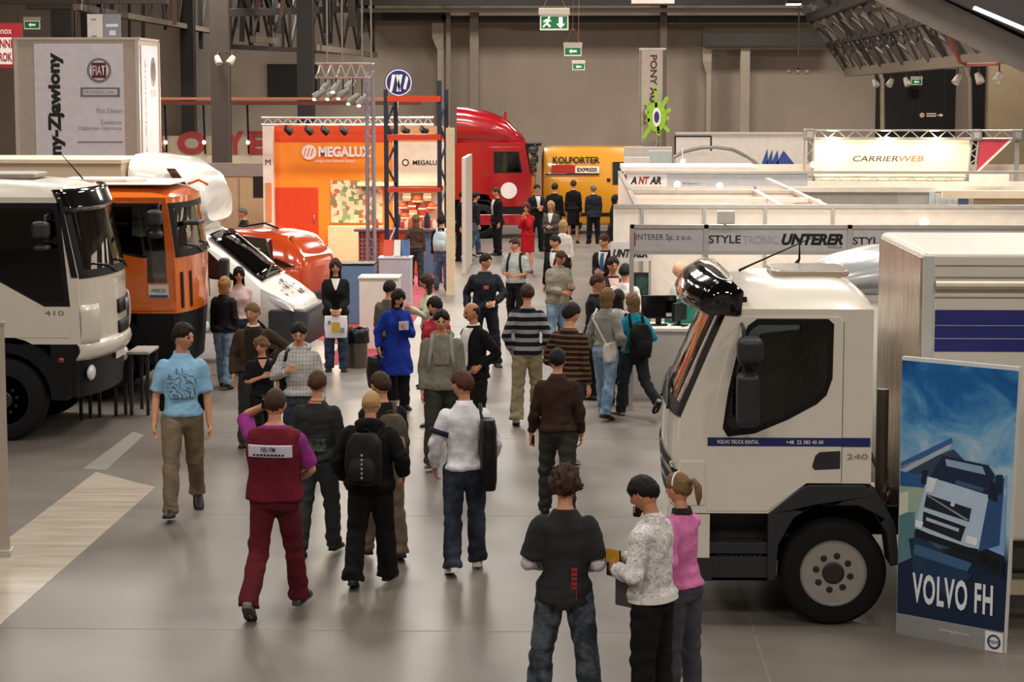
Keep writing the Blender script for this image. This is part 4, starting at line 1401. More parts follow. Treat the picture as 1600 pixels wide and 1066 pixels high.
    b.tube([(-.14, .75, .9), (-.14, .75, 1.9)], .05, 12); b.tube([(-.14, .45, .85), (-.2, .62, 1.2), (-.14, .9, 1.05)], .02, 8); b.tube([(-.1, .3, 1.3), (-.24, .55, 1.0), (-.12, .95, .95)], .018, 8)
    b.build('exhaust_pipe', mat('pipe_steel', '#6b645c', .4, .6), r)
    # cargo box
    ivory = mat('ivory_panel', '#e3ddcf', .4, 0, .2, var=.015)
    Wb = 1.22
    b = MB(); b.box((-5.4, -Wb, .72), (-.37, Wb, 3.07))
    bx_ = b.build('cargo_box', ivory, r, 0, bevel=.05, seg=3)
    t = NT('polished_bulkhead'); v = t.coord((1, 2.2, .5))
    n = t.noise(v, 4.5, 4, .6, 1.0)
    t.l(t.ramp(n, [(.3, '#b39c82'), (.6, '#dccbb5')]), t.b.inputs['Base Color'])  # tan streaks in the colour stand for reflections on the steel
    t.b.inputs['Metallic'].default_value = .55; t.b.inputs['Roughness'].default_value = .25; t.bump(n, .35, .03)
    b = MB(); b.box((-.372, -Wb + .03, .74), (-.355, Wb - .03, 3.02)); b.build('front_bulkhead', t.m, bx_, 0)
    for sg in (1, -1):
        b = MB(); b.box((-.46, min(sg * Wb, sg * (Wb + .012)), .72), (-.375, max(sg * Wb, sg * (Wb + .012)), 3.04)); b.build('corner_post', mat('pale_alu', '#d6d8d2', .4, .2), bx_, 0, bevel=.006)
        b = MB(); b.tube([(-5.35, sg * (Wb + .02), 2.80), (-.47, sg * (Wb + .02), 2.80)], .042, 10); b.build('curtain_rail', mat('rail_grey', '#b3a894', .4, .2), bx_)
        b = MB()
        for z in (2.955, 2.86, 2.70): b.box((-5.35, min(sg * Wb, sg * (Wb + .008)), z), (-.47, max(sg * Wb, sg * (Wb + .008)), z + .010))
        b.build('seam', mat('seam_grey', '#8f897c', .5), bx_, 0)
        for z0, z1 in ((2.485, 2.605), (2.38, 2.478), (2.27, 2.372)):
            b = MB(); b.box((-5.3, min(sg * Wb, sg * (Wb + .006)), z0), (-.475, max(sg * Wb, sg * (Wb + .006)), z1)); b.build('blue_panel', mat('royal_blue', '#1f2a80', .35, 0, .4), bx_, 0)
        b = MB(); b.box((-2.7, min(sg * (Wb - .06), sg * (Wb - .02)), .28), (-1.0, max(sg * (Wb - .06), sg * (Wb - .02)), .40)); b.box((-2.6, min(sg * .5, sg * (Wb - .04)), .30), (-2.55, max(sg * .5, sg * (Wb - .04)), .74)); b.box((-1.15, min(sg * .5, sg * (Wb - .04)), .30), (-1.10, max(sg * .5, sg * (Wb - .04)), .74))
        b.build('side_guard', mat('guard_beige', '#bfae94', .5), r, 0)
    return r
rental_lorry()

# ---- lorries in a row on the other side of the aisle (face +x)
def parked_lorry(name_label, X0, Y0, W, col, S, extra=None, roof_col=None, low=None):
    r = thing('truck', name_label, 'truck', (X0, Y0, 0), 0)
    S['W'] = W; S['paint'] = col
    xf, bx, W2 = cab_over(r, S)
    b = MB()
    b.grid(lambda u, v: (xf(S['low0'] + (S['bottom'] - S['low0']) * u) - .02 + bx(2 * v - 1), (2 * v - 1) * W2, S['low0'] + (S['bottom'] - S['low0']) * u), 5, 25)
    for sg in (1, -1):
        b.prism([(S.get('axle', S['back'] + .75) + .6, S['low0'] + .06), (xf(.6), S['low0']), (xf(.9), S['bottom'] + .05), (S.get('axle', S['back'] + .75) + .6, S['bottom'] + .05)], sg * (W2 - .01), sg * (W2 - .06), 'y')
        b.prism(arch(S.get('axle', S['back'] + .75), .52, .60, .80, 0, PI), sg * W2, sg * (W2 - .4), 'y')
    b.build('bumper', low or BLACK, r, 40)
    for sg in (1, -1):
        wheel(r, S.get('axle', S['back'] + .75), sg * (W2 - .15), .52, .3, sg, 10, '#4a4845', detail=(sg < 0))
        wheel(r, S['back'] - 3.0, sg * (W2 - .15), .52, .3, sg, 10, '#4a4845', detail=False)
        for z_ in (.42, .78):
            b = MB(); b.box((S.get('axle', -9) - 1.1, min(sg * (W2 - .2), sg * W2), z_), (S.get('axle', -9) - .65, max(sg * (W2 - .2), sg * W2), z_ + .055)); b.build('step', DARK, r, 0)
    b = MB()
    for sg in (1, -1): b.box((S['back'] - 4.5, sg * .45 - .05, .7), (S['back'] + 2, sg * .45 + .05, 1.0))
    b.box((S['back'] + .3, -.5, .8), (S.get('axle', -9) - .65, .5, 1.25)); b.box((S['back'] - 2.5, -1.1, .5), (S['back'] - 1.0, 1.1, 1.0))
    b.build('chassis', BLACK, r, 0)
    if extra: extra(r, xf, bx, W2)
    return r

def white_extra(r, xf, bx, W):
    wh = _M_white
    gl = mat('gloss_black', '#0b0b0c', .08, 0, 1.0)
    b = MB()
    b.grid(lambda u, v: (xf(2.86 + .28 * u) + bx(2 * v - 1) + .05 - .05 * u, (2 * v - 1) * W * 1.005, 2.86 + .27 * u), 6, 25); b.build('sun_visor', gl, r, 60, solid=.03)
    for z0, z1, y0, y1 in ((1.50, 1.68, -.15, .70), (1.24, 1.40, -.15, .70)):
        b = MB(); b.grid(lambda u, v: (xf(z0 + (z1 - z0) * u) + bx((y0 + (y1 - y0) * v) / W) + .012, y0 + (y1 - y0) * v, z0 + (z1 - z0) * u), 3, 11); b.build('grille_slot', BLACK, r, 60, solid=.02)
    b = MB(); b.grid(lambda u, v: (xf(1.5) + bx(v * .7 / W) + .03, v * .45 + .2, 1.52 + .14 * u), 3, 9); b.build('emblem', mat('grey_badge', '#8a878c', .3, .5), r, 60, solid=.02)
    b = MB(); b.grid(lambda u, v: (xf(1.05 + .15 * u) + bx(2 * v - 1) + .05 * math.sin(PI * u), (2 * v - 1) * W, 1.02 + .22 * u), 5, 25); b.build('bumper_top', wh, r, 60, solid=.03)
    for sg in (1, -1):
        b = MB(); b.prism([(-.02, 2.05), (-.10, 2.05), (-.26, 3.0), (-.21, 3.03)], sg * (W + .012), sg * (W - .01), 'y'); b.build('pillar_trim', BLACK, r, 0)
        b = MB(); b.grid(lambda u, v: (xf(1.3) + bx(sg * (.72 + .27 * v)) + .05 - .03 * abs(2 * u - 1) ** 3, sg * (.72 + .27 * v) * W, 1.20 + .50 * u), 7, 8); b.build('corner_deflector', wh, r, 60, solid=.02)
        b = MB(); b.ell((xf(.85) + bx(.8) + .0, sg * W * .8, .84), (.05, .17, .10), 14, 8); b.build('headlamp', LAMP, r, 180)
        b = MB(); b.ell((-.25, sg * (W + .0), 1.02), (.05, .02, .04), 10, 6); b.build('side_lamp', mat('red_lens', '#7a1512', .2, 0, 1), r, 180)
    b = MB(); b.grid(lambda u, v: (xf(.8) + bx(0) + .02, -.26 + .52 * v, .92 + .12 * u), 2, 2); b.build('number_plate', mat('plate_white', '#cfcac2', .5), r, 0, solid=.01)
    for i, ch in enumerate('TRAKKER'):
        y = -.10 + i * .15
        lettering(ch, (xf(1.92) + bx(y / W) + .006, y, 1.93), (0, 1, 0), (0, 0, 1), .085, mat('grey_letter', '#6c6861', .4), r)
    lettering('410', (-.32, -W - .010, 1.61), (1, 0, 0), (0, 0, 1), .06, mat('grey_letter', '#6c6861', .4), r, width=.24)
    b = MB(); b.prism([(-2.2, -.5), (-.9, -.5), (-.75, -.35), (-.75, .35), (-.9, .5), (-2.2, .5)], 3.235, 3.30, 'z'); b.build('roof_hatch', mat('hatch_grey', '#948b7f', .4), r, 0, bevel=.02)
    b = MB(); b.tube([(-.3, .4, 3.2), (-.6, .4, 3.55)], [.012, .004], 6); b.build('aerial', BLACK, r)

_M_white = mat('greyish_white_paint', '#cfc6b8', .3, 0, .5, var=.015)
parked_lorry('white cab-over lorry with black glass, nearest in the row of parked lorries', -6.12, 26.6 + 1.25, 2.5, _M_white,
             dict(screen=(2.06, 2.90), bow=.24, back=-2.35, bottom=1.22, low0=.55, shoulder=3.04,
                  front=[(-.06, .5), (.0, 1.2), (-.02, 2.06), (-.20, 2.9), (-.28, 3.2)],
                  outline=[(-2.35, 1.30), (-1.05, 1.26), (-.85, 1.22), (0, 1.22), (-.02, 2.06), (-.22, 3.04), (-2.35, 3.04)],
                  door_hole=[(-.16, 1.35), (-.14, 2.0), (-.27, 2.96), (-2.0, 2.96), (-2.0, 1.35)],
                  door=[(-.13, 1.30), (-.11, 2.0), (-.25, 2.99), (-2.05, 2.99), (-2.05, 1.30)],
                  window=[(-.15, 1.72), (-.26, 2.94), (-1.95, 2.94), (-1.95, 2.22), (-1.30, 2.18), (-.46, 1.72)],
                  roof=[(-.22, 3.04), (-.30, 3.14), (-.6, 3.22), (-1.4, 3.25), (-2.2, 3.25), (-2.33, 3.15), (-2.35, 3.06)],
                  mirror=(-.46, 2.42, .02), side_glass=DGLASS, axle=-.98), white_extra)

KN = .9235
def zn(z): return CAMH - (CAMH - z) * KN
def nearer(S):
    """the measures were first taken at a greater distance: bring them to the distance of this lorry"""
    o = dict(S)
    for k in ('front', 'outline', 'door_hole', 'door', 'window', 'low_window', 'roof'): o[k] = [(x * KN, zn(z) if z > .7 else z) for x, z in S[k]]
    o['screen'] = tuple(zn(z) for z in S['screen'])
    o['bottom'], o['shoulder'], o['back'] = zn(S['bottom']), zn(S['shoulder']), S['back'] * KN
    m = S['mirror']; o['mirror'] = (m[0] * KN, zn(m[1]), m[2])
    return o
def orange_extra(r, xf, bx, W):
    o = _M_orange
    for sg in (1, -1):
        b = MB(); b.grid(lambda u, v: (xf(zn(1.0 + .6 * u)) + bx(sg * (.60 + .06 * v)) + .008, sg * (.60 + .06 * v) * W, zn(1.05 + .55 * u)), 3, 3); b.build('air_slot', BLACK, r, 0, solid=.01)
        b = MB(); b.grid(lambda u, v: (xf(zn(1.0 + .6 * u)) + bx(sg * (.84 + .05 * v)) + .008, sg * (.84 + .05 * v) * W, zn(1.05 + .55 * u)), 3, 3); b.build('air_slot', BLACK, r, 0, solid=.01)
        b = MB(); b.ell((xf(.8) + bx(.75), sg * W * .75, .82), (.05, .2, .09), 14, 8); b.build('headlamp', LAMP, r, 180)
        b = MB(); b.prism([(-1.1, zn(1.16)), (-.02, zn(1.12)), (0, zn(1.02)), (-1.0, zn(1.0))], sg * (W + .03), sg * (W - .02), 'y'); b.build('side_sill', o, r, 0, bevel=.02)
    b = MB(); b.box((-.37, -W - .03, zn(1.22)), (-.09, -W - .015, zn(1.42))); p = b.build('price_board', mat('board_white', '#d9d6d2', .5), r, 0)
    b = MB(); b.box((-.36, -W - .034, zn(1.225)), (-.10, -W - .028, zn(1.265))); b.build('blue_band', mat('board_blue', '#3b4a86', .5), p, 0)
    lettering('IVECO', (-.23, -W - .03, zn(1.33)), (1, 0, 0), (0, 0, 1), .05, INK, p, width=.2, bold=.02, shear=.2)
    b = MB(); b.prism([(-1.8, -.45), (-.8, -.45), (-.6, 0), (-.8, .45), (-1.8, .45)], 3.035, 3.09, 'z'); b.build('roof_hatch', mat('hatch_pale', '#e0d6c6', .4), r, 0, bevel=.02)
    b = MB(); b.tube([(-.1, .5, 2.98), (.06, .5, 3.04), (.2, .5, 2.97)], .02, 8); b.build('lamp_bar', o, r)
    b = MB(); b.box((xf(2.3) + .1, -.9, 2.46), (xf(2.3) + .33, -.45, 2.52)); b.build('kerb_mirror', PLASTIC, r, 0, bevel=.02)
    b = MB(); b.grid(lambda u, v: (-.08 - 1.2 * u, (2 * v - 1) * (W - .14), 3.035), 3, 3); b.build('roof_panel', mat('cream_roof', '#eadfca', .4), r, 0, solid=.01)
_M_orange = mat('orange_paint', '#d9671c', .25, 0, .8, var=.015)
parked_lorry('orange cab-over lorry parked behind the white one with black glass', -5.60, 30.2 + 1.2, 2.4, _M_orange,
             nearer(dict(screen=(1.86, 2.62), bow=.19, back=-2.2, bottom=.98, low0=.5, shoulder=2.74,
                  front=[(-.06, .4), (.02, 1.0), (.0, 1.86), (-.10, 2.62), (-.14, 2.9)],
                  outline=[(-2.2, 1.25), (-1.35, 1.25), (-1.1, .98), (.02, .98), (.0, 1.86), (-.12, 2.74), (-2.2, 2.74)],
                  door_hole=[(-.14, 1.10), (-.16, 1.9), (-.22, 2.66), (-1.25, 2.66), (-1.25, 1.10)],
                  door=[(-.10, 1.04), (-.12, 1.9), (-.18, 2.68), (-1.30, 2.68), (-1.30, 1.30), (-1.1, 1.04)],
                  window=[(-.15, 1.86), (-.20, 2.63), (-1.2, 2.63), (-1.2, 1.98), (-.5, 1.84)],
                  low_window=[(-.12, 1.45), (-.14, 1.88), (-.20, 2.25), (-.42, 2.25), (-.42, 1.45)],
                  roof=[(-.12, 2.74), (-.2, 2.84), (-.4, 2.91), (-1.4, 2.92), (-2.0, 2.92), (-2.18, 2.84), (-2.2, 2.76)],
                  mirror=(-.30, 2.20, .06), axle=-1.15)), orange_extra)

# ---- generic van body: rows along the length with (x, half width, z of sill, shoulder, roof, half width of roof)
def van_body(rows, n=20):
    b = MB(); rr = []
    for x, w, z0, zs, zr, wr in rows:
        pts = [(w * .92, z0), (w, z0 + .12), (w, zs), (wr + (w - wr) * .25, zs + (zr - zs) * .75), (wr * .88, zr - .02), (wr * .5, zr), (0, zr + .01)]
        full = pts + [(-a, c) for a, c in pts[-2::-1]]
        rr.append(np.array([(x, a, c) for a, c in full]))
    b.loft(rr)
    return b

def delivery_van():
    white = mat('clean_white_paint', '#ece8e0', .25, 0, .6, var=.01)
    r = thing('truck', 'white low-nosed box van with dark bumper beyond the orange lorry', 'truck', (-4.28, 35.1, 0), -.08)
    rows = [(0, .62, .70, .84, .88, .5), (-.10, .86, .55, .95, 1.02, .66), (-.38, .98, .50, 1.12, 1.20, .80), (-.62, 1.0, .50, 1.24, 1.33, .86), (-1.05, 1.0, .5, 1.30, 1.70, .85), (-1.48, 1.0, .5, 1.34, 2.04, .84), (-1.80, 1.0, .5, 1.38, 2.20, .84), (-2.2, 1.0, .5, 1.42, 2.30, .84), (-2.75, 1.0, .5, 1.42, 2.30, .84)]
    van_body(rows).build('cab', white, r, 50, bevel=.03)
    dk = mat('black_screen', '#101418', .06, 0, 1)
    b = MB()
    b.grid(lambda u, v: (-.64 - .83 * u + .012, (2 * v - 1) * (.80 - .03 * u), 1.345 + .69 * u + .03 * (1 - (2 * v - 1) ** 2) + .014), 8, 15)
    ws = b.build('windscreen', glass('screen_glass', (.12, .14, .15)), r, 60, solid=.006)
    b = MB(); b.grid(lambda u, v: (-.62 - .87 * u + .004, (2 * v - 1) * (.84 - .03 * u), 1.335 + .725 * u + .03 * (1 - (2 * v - 1) ** 2) + .008), 8, 15); b.build('screen_surround', dk, ws, 60)
    b = MB(); b.tube([(-.62, -.6, 1.38), (-.70, .1, 1.46), (-.76, .5, 1.50)], .014, 6); b.build('wiper', BLACK, ws)
    for sg in (1, -1):
        b = MB(); b.prism([(-.98, 1.36), (-1.55, 1.90), (-2.55, 2.05), (-2.55, 1.40)], sg * .985, sg * .955, 'y')
        d = b.build('door_window', dk, r, 0)
        b = MB(); b.box((-1.25, sg * 1.10 - .10, 1.40), (-1.10, sg * 1.10 + .10, 1.72)); b.build('mirror', PLASTIC, r, 0, bevel=.04)
        b = MB(); b.prism([(-.08, .86), (-.22, 1.00), (-.62, 1.18), (-.58, 1.10), (-.24, .90)], sg * .99, sg * .6, 'y'); b.build('headlamp', LAMP, r, 0, bevel=.02)
        wheel(r, -.92, sg * .87, .34, .22, sg, 5, '#8d8a86', detail=False)
        wheel(r, -4.2, sg * .87, .34, .22, sg, 5, '#8d8a86', detail=False)
        b = MB(); b.prism(arch(-.92, .34, .37, .47, 0, PI), sg * 1.01, sg * .7, 'y'); b.build('wheel_arch', BLACK, r, 0)
    b = MB()
    rr = []
    for x, w, z0, z1 in ((.10, .55, .36, .80), (.06, .80, .30, .86), (-.10, .97, .26, .90), (-.45, 1.03, .26, .90), (-.50, 1.02, .28, .88)):
        rr.append(np.array([(x, -w, z0), (x, w, z0), (x, w, z1), (x, -w, z1)]))
    b.loft(rr); b.build('bumper', mat('dark_bumper', '#2c2e30', .55), r, 30, bevel=.03)
    b = MB(); b.grid(lambda u, v: (.085 - .06 * abs(2 * v - 1), (2 * v - 1) * .6, .50 + .22 * u), 3, 9); b.build('grille', BLACK, r, 0, solid=.02)
    # decals on the bonnet
    rnd = random.Random(3)
    b = MB()
    for i in range(26):
        y, x = rnd.uniform(-.72, .30), rnd.uniform(-.52, -.16)
        z = float(np.interp(x, [-.62, -.38, -.10], [1.335, 1.205, 1.025])) + .020
        z -= .03 * (abs(y) > .6)
        pts = [(x + rnd.uniform(-.06, .06), y + rnd.uniform(-.07, .07)) for _ in range(4)]
        b.add([(p, q, z + (x - p) * .55) for p, q in pts], [(0, 1, 2), (0, 2, 3)])
    b.build('decal', INK, r, 0, solid=.004)
    # roof deflector
    rr = []
    for x, w, z0, z1 in ((-1.62, .70, 2.12, 2.34), (-1.50, .84, 2.26, 2.72), (-1.62, .90, 2.20, 3.02), (-1.95, .94, 2.16, 3.26), (-2.5, .96, 2.22, 3.34), (-2.75, .96, 2.22, 3.34)):
        rr.append(ring(0, w, (z1 - z0) / 2, 0, 24, 3.6)[:, [2, 0, 1]] + np.array([x, 0, (z0 + z1) / 2]))
    b = MB(); b.loft(rr); sp = b.build('roof_deflector', white, r, 60)
    for sg in (1, -1):
        b = MB(); b.prism([(-1.62, 2.62), (-1.98, 3.12), (-2.12, 3.12), (-1.80, 2.60)], sg * .965, sg * .93, 'y'); b.build('deflector_window', dk, sp, 0)
    b = MB(); b.box((-7.5, -1.12, .75), (-2.80, 1.12, 3.23)); cb = b.build('cargo_box', mat('beige_panel', '#cdb89a', .5, var=.02), r, 0, bevel=.02)
    b = MB(); b.box((-7.5, -1.14, 3.20), (-2.79, 1.14, 3.26)); b.build('roof_rail', mat('beige_rail', '#d9c8ac', .5), cb, 0)
    b = MB(); b.box((-7.4, -.45, .45), (-2.0, .45, .72)); b.build('chassis', BLACK, r, 0)
delivery_van()

def orange_car():
    col = mat('tangerine_paint', '#c8481a', .2, 0, 1.0, var=.015)
    r = thing('car', 'shiny orange-red car behind the white box van', 'car', (-4.98, 42.0, 0), -.35)
    rows = [(.06, .55, .40, .85, .95, .45), (0, .72, .30, 1.00, 1.16, .55), (-.12, .82, .25, 1.05, 1.36, .60), (-.38, .86, .22, 1.05, 1.58, .62), (-.8, .88, .2, 1.05, 1.66, .64), (-1.6, .88, .2, 1.05, 1.68, .64), (-2.4, .88, .2, 1.02, 1.60, .62), (-3.0, .88, .2, 1.0, 1.18, .70), (-3.7, .82, .25, .82, .92, .62), (-3.9, .6, .35, .7, .75, .45)]
    van_body(rows).build('body', col, r, 60, bevel=.04, seg=3)
    dk = mat('black_screen', '#101418', .06, 0, 1)
    for sg in (1, -1):
        b = MB(); b.prism([(-.52, 1.04), (-.66, 1.52), (-1.22, 1.58), (-1.42, 1.02)], sg * .90, sg * .66, 'y'); b.build('side_window', dk, r, 0, bevel=.02)
        b = MB(); b.prism([(-1.52, 1.04), (-1.36, 1.52), (-2.3, 1.50), (-2.7, 1.04)], sg * .90, sg * .70, 'y'); b.build('side_window', dk, r, 0, bevel=.02)
        b = MB(); b.prism([(-.08, 1.02), (-.50, 1.16), (-.55, 1.06), (-.30, .98)], sg * .875, sg * .6, 'y'); b.build('shadow_recess', mat('recess_shadow', '#33100a', .15, 0, 1), r, 0)  # dark solid piece painted in for the shadow inside a body recess
        for x in (-.75, -3.1): wheel(r, x, sg * .78, .31, .19, sg, 5, '#9a9792', detail=False)
    b = MB(); b.grid(lambda u, v: (.02 - .34 * u - .03, (2 * v - 1) * (.60 - .04 * u), 1.18 + .36 * u), 5, 9); b.build('tailgate_window', mat('orange_glass', '#a43c14', .05, 0, 1), r, 0, solid=.01)
    b = MB(); b.box((.02, -.7, .28), (.10, .7, .5)); b.build('bumper', mat('dark_bumper', '#2c2e30', .55), r, 0, bevel=.04)
    b = MB(); b.tube([(-.6, -.5, 1.70), (-.9, -.5, 1.80), (-1.4, -.5, 1.72)], .02, 8); b.build('roof_spoiler', BLACK, r)
orange_car()

def silver_van():
    col = mat('silver_paint', '#c3c6c8', .25, .35, .6, var=.01)
    wh = mat('clean_white_paint', '#ece8e0', .25, 0, .6, var=.01)
    r = thing('truck', 'white lorry with a silver roof deflector parked behind the rental lorry', 'truck', (1.20, 22.3, 0), PI)
    rows = [(.12, .8, .5, .9, 1.0, .7), (.05, 1.0, .4, 1.2, 1.40, .9), (-.05, 1.03, .35, 1.3, 1.62, .92), (-.35, 1.04, .35, 1.35, 2.05, .9), (-.60, 1.04, .35, 1.4, 2.30, .9), (-.9, 1.04, .4, 1.45, 2.40, .9), (-1.9, 1.04, .5, 1.45, 2.42, .9)]
    van_body(rows).build('cab', wh, r, 50, bevel=.03, seg=3)
    dk = mat('black_screen', '#101418', .06, 0, 1)
    b = MB(); b.grid(lambda u, v: (-.07 - .50 * u + .02, (2 * v - 1) * (.88 - .02 * u), 1.66 + .6 * u + .01), 5, 9); b.build('windscreen', dk, r, 0, solid=.006)
    for sg in (1, -1):
        b = MB(); b.prism([(-.30, 1.42), (-.62, 1.98), (-1.25, 2.05), (-1.25, 1.42)], sg * 1.05, sg * .9, 'y'); b.build('door_window', dk, r, 0, bevel=.02)
        b = MB(); b.box((-.30, sg * 1.16 - .1, 1.55), (-.15, sg * 1.16 + .1, 1.95)); b.build('mirror', PLASTIC, r, 0, bevel=.04)
        for x in (-.55, -4.1): wheel(r, x, sg * .87, .40, .24, sg, 5, '#9a9792', detail=False)
    rr = []
    for x, w, z1 in ((-.95, .55, 2.40), (-1.15, .80, 2.52), (-1.5, .95, 2.66), (-1.9, 1.0, 2.76), (-2.05, 1.0, 2.77)):
        rr.append(ring(0, w, (z1 - 2.3) / 2, 0, 24, 3.2)[:, [2, 0, 1]] + np.array([x, 0, (z1 + 2.3) / 2]))
    b = MB(); b.loft(rr); b.build('roof_deflector', col, r, 60)
    b = MB(); b.box((-6.3, -1.1, .8), (-2.15, 1.1, 2.72)); b.build('cargo_box', mat('pale_box', '#d5d2cc', .5), r, 0, bevel=.03)
    b = MB(); b.box((-6.2, -.45, .5), (-.5, .45, .8)); b.build('chassis', BLACK, r, 0)
    b = MB(); b.box((.08, -.95, .3), (.2, .95, .62)); b.build('bumper', PLASTIC, r, 0, bevel=.05)
silver_van()

def red_lorry():
    col = mat('crimson_paint', '#9c1019', .22, 0, .9, var=.02)
    Y = 64.0
    X0 = A(828, 300, Y)[0]
    def hi(r, xf, bx, W):
        rr = []
        for x, w, z1 in ((-.16, .9, 2.95), (-.35, 1.1, 3.15), (-.7, 1.18, 3.50), (-1.2, 1.2, 3.72), (-1.9, 1.2, 3.86), (-2.15, 1.2, 3.88)):
            rr.append(ring(0, w, (z1 - 2.7) / 2, 0, 24, 4)[:, [2, 0, 1]] + np.array([x, 0, (z1 + 2.7) / 2]))
        b = MB(); b.loft(rr); b.build('high_roof', col, r, 60)
        b = MB(); b.box((-.15, -.95, 2.72), (.32, .95, 2.80)); b.build('sun_visor', BLACK, r, 0, bevel=.02)
        b = MB(); b.prism(circ(.24, 28, -.62, 1.42), -W - .02, -W - .005, 'y'); b.build('round_badge', mat('badge_white', '#e8dcd8', .5), r, 0)
        b = MB(); b.box((-2.1, -W - .02, .40), (-.1, -W + .1, .72)); b.build('side_skirt', col, r, 0, bevel=.02)
        b = MB(); b.tube([(-.75, -.6, 3.45), (-.75, -.6, 3.72)], .05, 8); b.build('beacon', col, r)
    parked_lorry('tall crimson lorry cab at the far end of the aisle', X0, Y + 1.25, 2.5, col,
                 dict(screen=(1.95, 2.75), bow=.15, back=-2.2, bottom=.95, low0=.4, shoulder=2.80,
                      front=[(-.04, .4), (.02, 1.0), (.0, 1.95), (-.14, 2.75), (-.18, 3.0)],
                      outline=[(-2.2, 1.15), (-1.2, 1.15), (-.95, .95), (.02, .95), (.0, 1.95), (-.15, 2.8), (-2.2, 2.8)],
                      door_hole=[(-.14, 1.10), (-.16, 1.9), (-.25, 2.66), (-1.15, 2.66), (-1.15, 1.10)],
                      door=[(-.10, 1.04), (-.12, 1.9), (-.22, 2.7), (-1.20, 2.7), (-1.20, 1.20), (-1.0, 1.04)],
                      window=[(-.24, 1.95), (-.34, 2.55), (-1.05, 2.55), (-1.05, 1.95)],
                      roof=[(-.15, 2.8), (-.2, 2.85), (-.4, 2.9), (-1.4, 2.9), (-2.0, 2.9), (-2.18, 2.86), (-2.2, 2.82)],
                      mirror=(.05, 2.35, .2)), hi, low=BLACK)
red_lorry()

def yellow_van():
    col = mat('amber_paint', '#d8930f', .3, 0, .7, var=.02)
    Y = 66.0
    xl = A(846, 300, Y)[0]
    r = thing('van', 'yellow delivery van at the far end of the aisle beside the crimson lorry', 'van', (xl, Y + 1.0, 0), 0)
    rows = [(0, .9, .4, 1.5, 2.40, .82), (.06, .98, .3, 1.5, 2.62, .86), (.3, 1.0, .28, 1.5, 2.66, .86), (3.0, 1.0, .28, 1.5, 2.66, .86), (3.6, 1.0, .28, 1.45, 2.4, .84), (4.1, 1.0, .28, 1.35, 1.75, .84), (4.7, .98, .3, 1.15, 1.3, .8), (5.0, .8, .4, .9, 1.0, .6)]
    van_body(rows).build('body', col, r, 50, bevel=.03)
    dk = mat('black_screen', '#101418', .06, 0, 1)
    for sg in (1, -1):
        b = MB(); b.prism([(2.15, 1.5), (2.15, 2.2), (3.3, 2.2), (3.7, 1.5)], sg * 1.005, sg * .9, 'y'); b.build('door_window', dk, r, 0)
        for x in (.9, 4.2): wheel(r, x, sg * .87, .34, .22, sg, 5, '#9a9792', detail=False)
        b = MB(); b.box((.15, min(sg * .99, sg * 1.02), .55), (4.0, max(sg * .99, sg * 1.02), .66)); b.build('side_strip', BLACK, r, 0)
    b = MB(); b.box((.3, -1.008, 1.86), (1.02, -1.0, 2.10)); b.build('red_label', mat('label_red', '#b3231a', .5), r, 0)
    b = MB(); b.box((1.02, -1.008, 1.86), (1.75, -1.0, 2.06)); b.build('white_label', mat('label_white', '#eee2cc', .5), r, 0)
    b = MB(); b.box((.12, -1.008, 1.80), (1.75, -1.0, 1.84)); b.build('rule', INK, r, 0)
    lettering('KOLPORTER', (1.05, -.96, 2.25), (1, 0, 0), (0, 0, 1), .20, INK, r, width=1.42, bold=.03)
    lettering('EXPRESS', (1.38, -1.012, 1.96), (1, 0, 0), (0, 0, 1), .12, INK, r, width=.6, bold=.03)
    for x in (1.98, 2.2): 
        b = MB(); b.box((x, -1.01, 1.60), (x + .1, -.99, 1.70)); b.build('door_catch', INK, r, 0)
yellow_van()
# ------------------------------------------------------------------ stands, signs and furniture
RX, UZ = (1, 0, 0), (0, 0, 1)
def face(root, pts, m, name, depth=.004, y=0.0): return flat_poly(pts, (0, y, 0), RX, UZ, m, root, name, depth=depth)
def at_px(x0, y0, x1, y1, Y):
    p, q = A(x0, y1, Y), A(x1, y0, Y)
    return p[0], p[2], q[0], q[2]
def blk(b, x0, y0, x1, y1, Y, d):
    a, z0, c, z1 = at_px(x0, y0, x1, y1, Y)
    b.box((a, Y, z0), (c, Y + d, z1))
    return a, z0, c, z1

